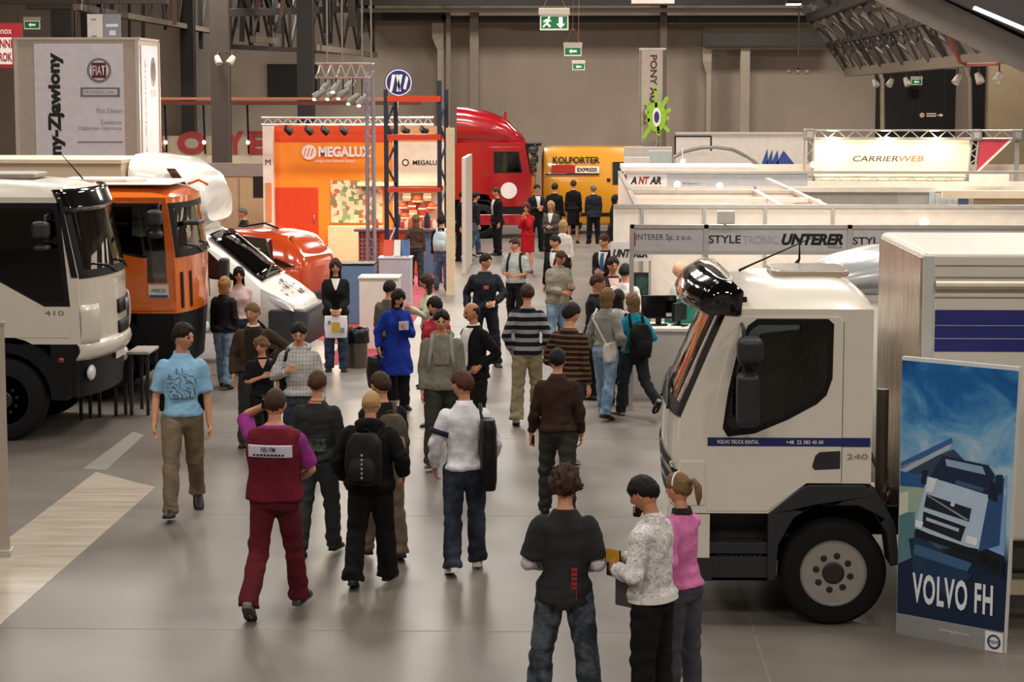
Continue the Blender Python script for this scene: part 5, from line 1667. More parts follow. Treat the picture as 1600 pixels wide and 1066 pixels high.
# ---- square advertising tower on the far side of the parked lorries
def tower():
    Y = 46.0
    x0, _, x1, zt = at_px(27, 62, 215, 240, Y)
    r = thing('advertising_tower', 'tall square white tower with a vertical black name and round emblem', 'sign', (x0, Y, 0))
    w, d = x1 - x0, 2.3
    be = mat('tower_beige', '#b3a698', .5); wh = mat('banner_white', '#d6d2d8', .6)
    b = MB(); b.box((0, 0, 0), (w, d, zt)); b.build('body', be, r, 0)
    b = MB()
    for x in (-.02, w - .06):
        for y in (-.02, d - .04): b.box((x, y, 0), (x + .08, y + .08, zt + .04))
    b.box((-.02, -.03, zt), (w + .02, d + .03, zt + .05)); b.build('frame', mat('tower_frame', '#c9c0b6', .4, .2), r, 0)
    s = Y / FOC
    X = lambda px: A(px, 150, Y)[0] - x0
    Z = lambda py: A(100, py, Y)[2]
    b = MB(); b.box((X(55), -.025, 1.0), (X(194), -.004, Z(68))); bn = b.build('banner', wh, r, 0)
    b = MB(); b.box((w + .004, .25, 1.0), (w + .025, d - .3, Z(70))); bs = b.build('banner', mat('side_banner', '#dfe0ea', .6), r, 0)
    lettering('ny-Zjawiony', (X(88), -.026, (Z(82) + Z(243)) / 2), (0, 0, 1), (-1, 0, 0), .36, INK, bn, width=Z(82) - Z(243), bold=.05)
    c = (X(156), -.026, Z(110))
    flat_poly(circ(.26, 32, ry=.26), c, RX, UZ, mat('ring_grey', '#8f8d92', .3, .5), bn, 'emblem_ring', depth=.004)
    flat_poly(circ(.205, 32), c, RX, UZ, wh, bn, 'emblem_field', depth=.007)
    flat_poly(rect(-.15, -.16, .15, .16), c, RX, UZ, mat('maroon_field', '#5a1c26', .4), bn, 'emblem_shield', depth=.010)
    lettering('FIAT', (c[0], c[1] - .010, c[2]), RX, UZ, .2, wh, bn, width=.26, bold=.01)
    pc = (X(157), -.026, Z(144))
    gr = mat('frame_slate', '#6d7682', .4)
    flat_poly(rect(-.42, -.10, .42, .10), pc, RX, UZ, gr, bn, 'title_frame', depth=.004)
    flat_poly(rect(-.36, -.06, .36, .06), pc, RX, UZ, wh, bn, 'title_field', depth=.007)
    lettering('PROFESSIONAL', (pc[0], pc[1] - .008, pc[2]), RX, UZ, .07, mat('maroon_print', '#7a4a52', .5), bn, width=.66)
    gp = mat('grey_print', '#77747a', .5)
    for t_, px, py, wpx in (('Piot Diesen', 171, 173, 40), ('Zawiercie', 173, 191, 34), ('Dąbrowa Górnicza', 156, 201, 68)):
        lettering(t_, (X(px), -.026, Z(py)), RX, UZ, .10, gp, bn, width=wpx * s)
    face(bn, rect(X(120), Z(223), X(191), Z(221)), gp, 'print_line', y=-.026)
    lettering('ny-Zjawiony', (w + .026, .62, 3.9), (0, 0, 1), (0, -1, 0), .12, INK, bs, width=2.2)
    flat_poly(circ(.3, 20, ry=.32), (w + .026, 1.5, Z(112)), (0, 1, 0), UZ, gr, bs, 'emblem_ring')
    flat_poly(circ(.2, 20), (w + .026, 1.5, Z(112)), (0, 1, 0), UZ, mat('maroon_field', '#5a1c26', .4), bs, 'emblem_shield', depth=.006)
    flat_poly(rect(1.2, Z(152), 1.8, Z(140)), (w + .026, 0, 0), (0, 1, 0), UZ, mat('soft_violet', '#b5a8b8', .5), bs, 'title_field')
tower()

def hanging_board(px, name, label, m, Y, texts=(), d=.05):
    x0, z0, x1, z1 = at_px(*px, Y)
    r = thing(name, label, 'sign', ((x0 + x1) / 2, Y, z0))
    w, h = x1 - x0, z1 - z0
    b = MB(); b.box((-w / 2, 0, 0), (w / 2, d, h)); b.build('board', m, r, 0)
    b = MB()
    for s in (-1, 1): b.tube([(s * w * .42, d / 2, h), (s * w * .42, d / 2, ZC - z0)], .012, 5)
    b.build('cable', DARK, r)
    for t, cx, cz, hh, ww, mm in texts: lettering(t, (cx * w, -.002, cz * h), RX, UZ, hh * h, mm, r, width=ww * w, bold=.02)
    return r, w, h
RED = mat('sign_red', '#a0222a', .5)
WP = mat('white_print', '#ece6e2', .5)
r, w, h = hanging_board((-45, 36, 34, 106), 'hanging_sign', 'red and white hanging sign cut by the frame beside the white tower', RED, 50, ())
flat_poly(rect(-w / 2, .08 * h, w * .30, .68 * h), (0, 0, 0), RX, UZ, WP, r, 'white_band')
lettering('Lunox', (.13 * w, -.002, .83 * h), RX, UZ, .15 * h, WP, r, width=.34 * w)
lettering('CENNI', (.10 * w, -.005, .54 * h), RX, UZ, .2 * h, RED, r, width=.40 * w, bold=.03)
lettering('LCROK', (.10 * w, -.005, .24 * h), RX, UZ, .2 * h, RED, r, width=.40 * w, bold=.03)
r, w, h = hanging_board((137, 22, 160, 66), 'hanging_sign', 'narrow pale yellow hanging sign above the white tower', mat('sign_ivory', '#ddd6cc', .5), 55)
for z in (.78, .18): flat_poly(rect(-.25 * w, z * h, .1 * w, (z + .06) * h), (0, 0, 0), RX, UZ, mat('print_violet', '#8d86a0', .5), r, 'print_line')
r, w, h = hanging_board((162, 22, 188, 66), 'hanging_sign', 'grey-blue hanging sign beside the pale yellow one', mat('sign_slate', '#8b929c', .5), 55)
flat_poly(rect(-.35 * w, .55 * h, .35 * w, .65 * h), (0, 0, 0), RX, UZ, WP, r, 'print_line'); flat_poly(rect(-.15 * w, .25 * h, .2 * w, .42 * h), (0, 0, 0), RX, UZ, WP, r, 'print_square')

# ---- banner cut by the frame at the near side
p = G(16, 868)
r = thing('roll_up_banner', 'beige roll-up banner edge close to the pale floor strip', 'banner', (p[0], p[1], 0), .1)
ztop = A(18, 508, p[1])[2]
b = MB(); b.box((-.85, -.01, .06), (0, .01, ztop)); b.build('banner_sheet', mat('banner_taupe', '#a8998c', .6), r, 0)
b = MB(); b.box((-.87, -.10, 0), (.02, .10, .07)); b.build('base', ALU, r, 0, bevel=.01)
b = MB(); b.box((-.86, -.015, ztop), (.01, .015, ztop + .03)); b.build('top_rail', ALU, r, 0)

# ---- far stand with big red letters and an arched red rail
Y = 66.0
x0, z0, x1, z1 = at_px(250, 166, 418, 262, Y)
r = thing('fascia', 'beige stand wall with huge red letters behind the grey-brown column', 'stand', (x0, Y, 0))
b = MB(); b.box((0, 0, 0), (x1 - x0 + 3, .15, z1 - .9)); b.build('panel', mat('fascia_taupe', '#9a8876', .5), r, 0)
b = MB(); b.box((0, -.25, A(300, 262, Y)[2]), (x1 - x0 + .1, 0, A(300, 243, Y)[2])); b.build('shelf', mat('fascia_pale', '#c6b49e', .5), r, 0)
for ch, px, wpx in (('R', 248, 30), ('O', 300, 46), ('Y', 367, 30), ('E', 402, 26)):
    q = A(px, 223, Y); lettering(ch, (q[0] - x0, -.03, q[2]), RX, UZ, 36 * Y / FOC, mat('letter_red', '#8e2b27', .5), r, width=wpx * Y / FOC, bold=.05)
b = MB(); b.box((-3, -.6, A(300, 164, Y)[2]), (8, -.4, A(300, 158, Y)[2])); b.build('rail', mat('rail_maroon', '#5b2a1f', .5), r, 0)
b = MB(); b.box((-3, -.55, A(300, 156, Y)[2]), (8, -.45, A(300, 152, Y)[2])); b.build('rail', mat('rail_orange', '#b06a45', .4), r, 0)
for px in (262, 322, 390):
    b = MB(); b.tube([(A(px, 160, Y)[0] - x0, -.5, A(px, 160, Y)[2]), (A(px, 160, Y)[0] - x0, -.3, A(px, 240, Y)[2])], .03, 6); b.build('bracket', BLACK, r)
    b = MB(); q = A(px, 222, Y); b.ell((q[0] - x0, -.35, q[2]), (.06, .06, .07), 8, 6); b.build('bulb', mat('bulb_glow', '#ffe9c4', .4, emit=3), r, 60)
Y = 58.0
x0, z0, x1, z1 = at_px(318, 255, 418, 335, Y)
r = thing('partition', 'cream partition panels left of the orange stand', 'stand', (x0, Y, 0))
b = MB(); b.box((-1.5, 0, 0), (x1 - x0, .08, z1)); b.build('panel', mat('panel_cream', '#d8bb96', .5), r, 0)
b = MB(); b.box((-1.5, -.05, z1 - .35), (x1 - x0, 0, z1)); b.build('fascia_board', mat('fascia_grey', '#a8a09a', .5), r, 0)
b = MB()
for x in (.2, .95): b.box((x, -.02, 0), (x + .03, 0, z1 - .4)); 
b.build('joint', mat('joint_tan', '#a58b6c', .5), r, 0)
b = MB(); b.box((1.35, -.03, 1.5), (1.65, 0, 2.2)); b.build('dark_poster', DARK, r, 0)

# ---- orange stand
def orange_stand():
    Y = 55.0
    X = lambda px, y=Y: A(px, 300, y)[0]
    Z = lambda py, y=Y: A(550, py, y)[2]
    r = thing('exhibition_stand', 'bright orange stand with white lettering and red rack', 'stand', (X(430), Y, 0))
    ox = X(430)
    t = NT('orange_wall'); v = t.coord()
    t.l(t.ramp(t.noise(v, .8, 3), [(.3, '#ee8a1c'), (.7, '#f2962a')]), t.b.inputs['Base Color']); t.b.inputs['Roughness'].default_value = .5
    OR = t.m
    zt = Z(197)
    b = MB(); b.box((-.05, 0, 0), (X(703) - ox, .12, zt)); w = b.build('back_panel', OR, r, 0)
    b = MB(); b.box((-.02, -.02, Z(222)), (X(614) - ox, 0, zt)); b.build('top_band', mat('red_orange', '#dd4a1a', .5), w, 0)
    b = MB(); b.box((X(614) - ox, -.03, 0), (X(703) - ox, 0, Z(222))); b.build('white_panel', mat('panel_ivory', '#efe6d2', .5), w, 0)
    b = MB(); b.box((X(614) - ox, -.03, Z(222)), (X(703) - ox, 0, zt)); b.build('cream_band', mat('band_cream', '#d9a878', .5), w, 0)
    b = MB(); b.box((.02, -.04, 0), (X(497) - ox, 0, Z(293))); b.build('red_door', mat('door_red', '#cf3f14', .5), w, 0)
    b = MB(); b.tube([(X(491) - ox, -.05, 1.0), (X(491) - ox, -.08, 1.1), (X(491) - ox, -.05, 1.2)], .02, 6); b.build('door_handle', STEEL, w)
    # side walls
    b = MB(); b.box((X(414) - ox, -.30, 0), (X(430) - ox, .1, Z(195))); b.build('end_panel', mat('end_white', '#e6ded2', .5), r, 0)
    b = MB(); b.box((X(418) - ox, -.33, Z(345)), (X(427) - ox, -.3, Z(285))); b.build('orange_poster', mat('poster_salmon', '#d98a58', .5), r, 0)
    lettering('M', (X(422) - ox, -.31, Z(253)), RX, UZ, .14, INK, r)
    b = MB(); b.box((X(697, 46.2) - ox, -8.8, 0), (X(710, 46.2) - ox, -8.65, Z(200, 46.2))); b.build('end_panel', mat('end_cream', '#ecdcb8', .5), r, 0)
    b = MB(); b.box((X(700, 46.2) - ox, -3.2, 0), (X(707, 46.2) - ox, 0, 2.75)); b.build('side_wall', mat('side_grey', '#cfc6bc', .5), r, 0)
    # writing
    q = (X(484) - ox, -.03, Z(238))
    flat_poly(circ(.19, 28), q, RX, UZ, WP, w, 'emblem_disc', depth=.02)
    for k in (-1, 0, 1): flat_poly([(-.03 + k * .09 - .03, -.10), (.0 + k * .09 - .03, -.10), (.06 + k * .09 - .03, .1), (.03 + k * .09 - .03, .1)], q, RX, UZ, mat('emblem_orange', '#e07b1e', .5), w, 'emblem_bar', depth=.026)
    lettering('MEGALUX', (X(540) - ox, -.03, Z(237)), RX, UZ, .27, WP, w, width=(X(580) - X(497)), bold=.05, depth=.03)
    lettering('węgierskie ledowe lampy', (X(524) - ox, -.03, Z(252)), RX, UZ, .10, WP, w, width=(X(556) - X(493)), depth=.02)
    lettering('MEGALUX', (X(668) - ox, -.04, Z(254)), RX, UZ, .12, INK, w, width=(X(690) - X(645)), bold=.02)
    flat_poly(circ(.09, 20), (X(634) - ox, -.035, Z(254)), RX, UZ, INK, w, 'emblem_ring'); flat_poly(circ(.06, 20), (X(634) - ox, -.035, Z(254)), RX, UZ, WP, w, 'emblem_field', depth=.007)
    # picture wall
    t = NT('product_pictures'); v = t.coord((1, 1, 1))
    vo = t.n('ShaderNodeTexVoronoi'); vo.inputs['Scale'].default_value = 9; vo.distance = 'CHEBYCHEV'; t.l(v, vo.inputs['Vector'])
    t.l(t.ramp(vo.outputs['Color'], [(.1, '#d8c4a0'), (.3, '#8fa070'), (.42, '#e0d0b0'), (.6, '#b0653f'), (.72, '#6d8560'), (.85, '#e6d8bc')], 'CONSTANT'), t.b.inputs['Base Color'])
    b = MB(); b.box((X(517) - ox, -.05, Z(348)), (X(598) - ox, 0, Z(282))); b.build('picture_board', t.m, w, 0)
    b = MB(); b.box((X(515) - ox, -.5, 0), (X(600) - ox, -.02, Z(352))); b.build('low_shelf', mat('shelf_cream', '#e2cfa4', .5), r, 0, bevel=.01)
    b = MB(); b.box((X(615) - ox, -.25, Z(300)), (X(690) - ox, 0, Z(294))); b.build('wall_shelf', mat('shelf_tan', '#b98a5a', .5), w, 0)
    b = MB(); b.box((X(560) - ox, -.3, Z(290)), (X(686) - ox, -.05, Z(284))); b.build('wall_shelf', mat('shelf_pale', '#e8dcc0', .5), w, 0)
    # top truss with small spots
    tr = MB(); y0 = -1.2
    for zz in (Z(184, 53.8), Z(195, 53.8)): tr.tube([(X(410, 53.8) - ox, y0, zz), (X(678, 53.8) - ox, y0, zz)], .03, 8)
    for i in range(34):
        xa = X(412 + i * 7.8, 53.8) - ox; xb = X(412 + (i + 1) * 7.8, 53.8) - ox
        tr.bar((xa, y0, Z(184 if i % 2 else 195, 53.8)), (xb, y0, Z(195 if i % 2 else 184, 53.8)), .03)
    tr.build('lighting_truss', ALU, r)
    for i, px in enumerate((448, 480, 505, 534, 606, 630, 659)):
        xx = X(px, 53.6) - ox; zz = Z(203, 53.6)
        b = MB(); b.tube([(xx, -1.35, zz + .12), (xx, -1.35, zz + .02), (xx + .1, -1.25, zz - .06)], [.03, .07, .10], 10); b.build('stand_spot', BLACK, r)
    return ox, X, Z
OX, SX, SZ = orange_stand()
MEGA_Y = 55
area_light('stand_lamp', (-5.2, 53.2, 4.1), 3.2, 420, (1, .84, .6), (math.radians(-35), 0, 0), .5)

def rack():
    Y = 49.3
    X = lambda px: A(px, 300, Y)[0]
    Z = lambda py: A(600, py, Y)[2]
    r = thing('pallet_rack', 'tall pallet rack with navy uprights and red-orange beams on the orange stand', 'rack', (X(608), Y, 0))
    ox = X(608); ro = mat('rack_red', '#c23c1e', .4); nv = mat('rack_navy', '#1d2438', .5)
    for px, y, zt in ((604, 0, Z(140)), (614, .9, Z(150)), (687, 0, Z(126)), (694, .9, Z(140))):
        b = MB(); x = X(px) - ox
        b.box((x - .05, y - .04, 0), (x + .05, y + .04, zt)); u = b.build('upright', nv, r, 0)
        b = MB(); b.box((x - .08, y - .08, 0), (x + .08, y + .08, .02)); b.build('foot_plate', nv, u, 0)
    for px, px2 in ((604, 614), (687, 694)):
        b = MB()
        zs = np.linspace(.3, Z(160), 9)
        for i in range(8): b.bar((X(px if i % 2 else px2) - ox, 0 if i % 2 else .9, zs[i]), (X(px2 if i % 2 else px) - ox, .9 if i % 2 else 0, zs[i + 1]), .04)
        b.build('brace', nv, r, 0)
    for y0, y1 in ((150, 159), (210, 219), (293, 300)):
        for y in (-.03, .9):
            b = MB(); b.box((X(606) - ox, y - .03, Z(y1)), (X(689) - ox, y + .03, Z(y0))); b.build('beam', ro, r, 0)
    s = thing('round_sign', 'round navy sign with white slanted bars on top of the pallet rack', 'sign', (X(622), Y - .0, Z(152)))
    b = MB(); b.lathe([(.005, -.05), (.32, -.05), (.32, .05), (.005, .05)], (0, .4, .33), 'y', 36); b.build('disc', mat('disc_navy', '#1b2a66', .4), s, 30)
    wt = mat('bar_white', '#e8e4e0', .5)
    c = (0, .35, .33)
    ringp = circ(.30, 36); inn = circ(.275, 36)
    b = MB(); b.prism(ringp, .343, .349, 'y', [inn]); b.v = [v + np.array([0, 0, .33]) for v in b.v]; b.build('rim', wt, s, 0)
    for k in (-.16, .0, .16): flat_poly([(k - .05, -.2), (k + .01, -.2), (k + .09, .18), (k + .01, .18)] if k < .1 else [(k - .06, -.14), (k, -.16), (k + .06, .1), (k + .01, .16)], c, RX, UZ, wt, s, 'slanted_bar')
    flat_poly([(-.06, .18), (-.01, .18), (.05, -.2), (0, -.2)], c, RX, UZ, wt, s, 'slanted_bar')
rack()

def light_cluster():
    Y = 46.5
    X = lambda px: A(px, 120, Y)[0]
    Z = lambda py: A(550, py, Y)[2]
    r = thing('lighting_tower', 'silver truss tower with a cluster of stage spots beside the pallet rack', 'lighting', (X(578), Y, 0))
    ox = X(578)
    b = MB()
    for dx in (-.07, .07):
        for dy in (-.07, .07): b.tube([(dx, dy, 0), (dx, dy, Z(112))], .036, 6)
    for i in range(26):
        z = i * Z(112) / 26; z2 = (i + 1) * Z(112) / 26; s = 1 if i % 2 else -1
        b.bar((-.07 * s, -.07, z), (.07 * s, -.07, z2), .02); b.bar((.07, -.07 * s, z), (.07, .07 * s, z2), .02)
    b.box((-.25, -.25, 0), (.25, .25, .02))
    b.build('mast', mat('truss_lilac_alu', '#b3b0bc', .3, .7), r)
    b = MB()
    for zz in (Z(100), Z(122)):
        for yy in (-.8, .0): b.tube([(X(500) - ox, yy, zz), (.1, yy, zz)], .025, 6)
    for i in range(10):
        xa = X(500) - ox - (X(500) - ox) * i / 10; xb = X(500) - ox - (X(500) - ox) * (i + 1) / 10
        b.bar((xa, -.8, Z(100 if i % 2 else 122)), (xb, -.8, Z(122 if i % 2 else 100)), .025)
        b.bar((xa, -.8, Z(100)), (xa, 0, Z(100)), .02)
    b.build('cross_truss', ALU, r)
    for i, (px, py) in enumerate(((506, 147), (514, 136), (522, 147), (532, 136), (541, 146), (550, 132), (558, 154), (570, 157))):
        yy = -.9 + (i % 3) * .25
        q = (X(px) - ox, yy, Z(py))
        b = MB(); b.lathe([(.005, .16), (.055, .15), (.07, .03), (.085, -.13), (.07, -.13), (.06, -.08), (.005, -.08)], (0, 0, 0), 'z', 14)
        b.v = [v @ rotm('Y', .5 if i % 2 else .9).T @ rotm('X', -.5).T + np.array(q) for v in b.v]
        s = b.build('spot_can', mat('can_grey', '#8b8883', .35, .5), r, 60)
        b = MB(); b.tube([q, (q[0], q[1], Z(122))], .015, 5); b.build('yoke', DARK, s)
        b = MB(); b.ell((q[0] + (-.06 if i % 2 else -.09), q[1] - .06, q[2] - .11), (.05, .05, .03), 10, 6); b.build('lens', mat('spot_glow', '#fff4dc', .3, emit=2.0), s, 60)
    b = MB()
    for px in (515, 538, 569, 583): b.tube([(X(px) - ox, -.4, Z(100)), (X(px) - ox, -.4, ZC)], .018, 6)
    b.build('suspension_cable', mat('cable_grey', '#98928a', .4, .5), r)
light_cluster()

# bar counter, goods, podiums on the red carpet
CARP = NT('red_carpet'); v = CARP.coord(); CARP.l(CARP.ramp(CARP.noise(v, 60, 3), [(.3, '#8f2c38'), (.7, '#b8485a')]), CARP.b.inputs['Base Color']); CARP.b.inputs['Roughness'].default_value = .9
b = MB(); b.prism([(-4.02, 34.3), (-3.05, 34.3), (-3.05, 54.9), (-8.2, 54.9), (-8.2, 44.2), (-4.02, 37.0)], 0, .006, 'z'); tag(b.build('carpet', CARP.m, smooth=0), 'pinkish red carpet laid under the orange stand', 'carpet')

def bar_counter():
    Y = 51.7
    X = lambda px: A(px, 360, Y)[0]
    Z = lambda py: A(600, py, Y)[2]
    r = thing('bar_counter', 'long bar counter with purple top and gridded front on the orange stand', 'counter', (X(560), Y, .006))
    ox = X(560)
    zt = Z(357)
    b = MB(); b.box((-.1, -.1, zt - .08), (X(684) - ox, .6, zt - .02)); b.build('counter_top', mat('top_mauve', '#6d5560', .35), r, 0, bevel=.01)
    b = MB(); b.box((0, 0, 0), (X(592) - ox, .55, zt - .08)); b.build('grid_front', mat('front_maroon', '#6a3836', .4), r, 0)
    b = MB()
    for i in range(6): b.box((i * .085 * 1.0, -.02, .05), (i * .085 + .02, 0, zt - .1))
    for i in range(8): b.box((0, -.02, .1 + i * .1), (X(592) - ox, 0, .12 + i * .1))
    b.build('grid', mat('grid_pale', '#a88a80', .4, .3), r, 0)
    b = MB(); b.box((X(592) - ox, .05, 0), (X(658) - ox, .5, zt - .08)); b.build('orange_front', mat('front_orange', '#d9602a', .5), r, 0)
    b = MB(); b.box((X(658) - ox, 0, 0), (X(682) - ox, .5, zt - .08)); b.build('blue_front', mat('front_blue', '#5a7596', .5), r, 0)
    return X, zt, Y
BX, BZ, BY = bar_counter()
cols = ['#d8492a', '#e9dcc8', '#e07a2a', '#1f2238', '#c8342a', '#efe3d0', '#c65a34', '#d8b89a', '#1f2238', '#d94a2c', '#efe0ca', '#b8432e']
names_ = ['orange-red', 'cream', 'amber', 'navy', 'scarlet', 'ivory', 'copper', 'sand', 'dark blue', 'vermilion', 'pearl', 'brick']
for i, px in enumerate((588, 602, 616, 619, 628, 634, 640, 652, 667, 672, 678, 660)):
    big = names_[i] in ('navy', 'dark blue')
    h = .42 if big else random.Random(i).uniform(.16, .26)
    t = thing('bottle', names_[i] + ' bottle of merchandise standing on the bar counter', 'bottle', (BX(px), BY + .12 + .3 * (i % 2), BZ), group='goods on the bar counter')
    rr_ = .075 if big else .05
    b = MB(); b.lathe([(.005, 0), (rr_, 0), (rr_, h * .62), (rr_ * .45, h * .8), (rr_ * .4, h * .9)], (0, 0, 0), 'z', 14); b.build('bottle_body', mat('goods_' + names_[i], cols[i], .4), t, 40)
    b = MB(); b.lathe([(rr_ * .45, h * .88), (rr_ * .48, h), (.004, h)], (0, 0, 0), 'z', 12); b.build('cap', mat('goods_cap', '#d9531f' if big else '#dcd0c0', .4), t, 40)
# red and white goods on the white panel behind
for i, (px, py) in enumerate(((628, 322), (636, 308), (644, 322), (652, 312), (660, 326), (668, 308), (675, 322), (646, 334), (662, 338), (632, 338))):
    q = A(px, py, 54.8)
    t = thing('helmet' if i % 3 == 0 else 'gift_box', ('orange rounded helmet' if i % 3 == 0 else 'small red gift box') + ' shown on the white wall of the orange stand', 'goods', (q[0], 54.78, q[2]), group='round goods on the white wall' if i % 3 == 0 else 'boxed goods on the white wall')
    if i % 3 == 0:
        b = MB(); b.ell((0, 0, 0), (.13, .12, .11), 14, 8); b.build('shell', mat('goods_a', '#d8582c', .4), t, 60)
        b = MB(); b.lathe([(.15, -.06), (.15, -.03), (.12, -.02), (.12, -.06)], (0, 0, 0), 'z', 16); b.build('brim', mat('goods_b', '#e8cdb0', .4), t, 40)
    else:
        b = MB(); b.box((-.10, -.08, -.1), (.10, .12, .1)); b.build('box', mat('goods_c%d' % (i % 2), ('#b03a24', '#dba27c')[i % 2], .5), t, 0, bevel=.01)
        b = MB(); b.box((-.105, -.085, -.02), (.105, .125, .02)); b.build('band', mat('goods_d', '#efe0cc', .5), t, 0)

def podium(label, px, Y, w, d, z, m, cap=None):
    q = A(px, 500, Y)
    r = thing('podium', label, 'podium', (q[0], Y, .006))
    b = MB(); b.box((-w / 2, 0, 0), (w / 2, d, z - .03)); b.build('plinth', m, r, 0, bevel=.008)
    b = MB(); b.box((-w / 2 - .02, -.02, z - .03), (w / 2 + .02, d + .02, z)); b.build('top', cap or m, r, 0, bevel=.005)
    return q[0], Y, z + .02
pd = podium('plain white podium next to the litter bin', 592, 36.4, .66, .6, 1.22, mat('podium_white', '#d9cdc4', .5))
pd2 = podium('pale grey podium with leaflets behind the plain white one', 617, 42.5, .62, .6, 1.08, mat('podium_grey', '#b9b8c0', .5))
pd3 = podium('blue display block with black top behind the plain white podium', 558, 40.5, .62, .6, 1.12, mat('podium_blue', '#5b7898', .5), BLACK)
for i, (dx, c, lab) in enumerate(((-.15, '#d84a34', 'red'), (.05, '#e2dcd4', 'white'), (.18, '#3f5f9a', 'blue'))):
    t = thing('leaflet_holder', lab + ' leaflet holder leaning on the pale grey podium', 'leaflets', (pd2[0] + dx, pd2[1] + .25, pd2[2]))
    b = MB(); b.prism([(-.02, 0), (.10, 0), (.20, .26), (.17, .28)], -.09, .09, 'x'); b.build('holder', ALU, t, 0)
    b = MB(); b.prism([(-.03, .01), (-.01, 0), (.165, .30), (.145, .31)], -.085, .085, 'x'); b.build('leaflet', mat('leaflet_' + lab, c, .4), t, 0)
# table stand with laptops near the far bar
q = G(555, 577)
r = thing('litter_bin', 'steel litter bin with a black bag over its rim', 'bin', (q[0], q[1] + .05, 0))
b = MB(); b.lathe([(.005, 0), (.165, 0), (.175, .04), (.175, .50), (.165, .50), (.165, .06), (.005, .05)], (0, .18, 0), 'z', 28); b.build('bin_body', mat('bin_steel', '#6a625a', .3, .7), r, 40)
b = MB()
rr = []
for z, rad_ in ((.40, .195), (.46, .20), (.55, .195), (.60, .19), (.62, .17), (.58, .155), (.50, .15)):
    tt = np.linspace(0, 2 * PI, 40, endpoint=False)
    rr.append(np.stack([np.cos(tt) * (rad_ + .012 * np.sin(9 * tt + z * 20)), .18 + np.sin(tt) * (rad_ + .012 * np.sin(9 * tt + z * 20)), z + .012 * np.sin(6 * tt)], 1))
b.loft(rr); b.build('bin_bag', mat('bag_black', '#0e0d0d', .3), r, 60)

# ---- tables and posts in front of the white lorry
q = G(207, 652)
r = thing('high_table', 'narrow high table with pale top and dark legs by the white lorry', 'table', (q[0] + .06, q[1] + .15, 0))
b = MB(); b.box((-.14, -.05, .83), (.16, .65, .87)); b.build('table_top', mat('top_pale', '#a9a49c', .4), r, 0, bevel=.01)
for x, y in ((-.10, 0), (.12, .02), (-.08, .6), (.12, .6)):
    b = MB(); b.box((x - .022, y - .022, 0), (x + .022, y + .022, .83)); b.build('leg', DARK, r, 0)
pts = [G(127, 657), G(160, 652), G(190, 655)]
r = thing('bench', 'low dark bench rail on thin legs beneath the white lorry bumper', 'bench', (pts[0][0], pts[0][1], 0))
b = MB(); b.bar((-.02, .0, .36), (pts[2][0] - pts[0][0], .5, .48), .06, .10); b.build('rail', BLACK, r, 0)
for k, (x, y, z) in enumerate(((0, 0, .36), (.09, .15, .38), (.19, .26, .41), (.38, .4, .45), (pts[2][0] - pts[0][0] - .02, .5, .47))):
    b = MB(); b.box((x - .02, y - .02, 0), (x + .02, y + .02, z)); b.build('leg', DARK, r, 0)

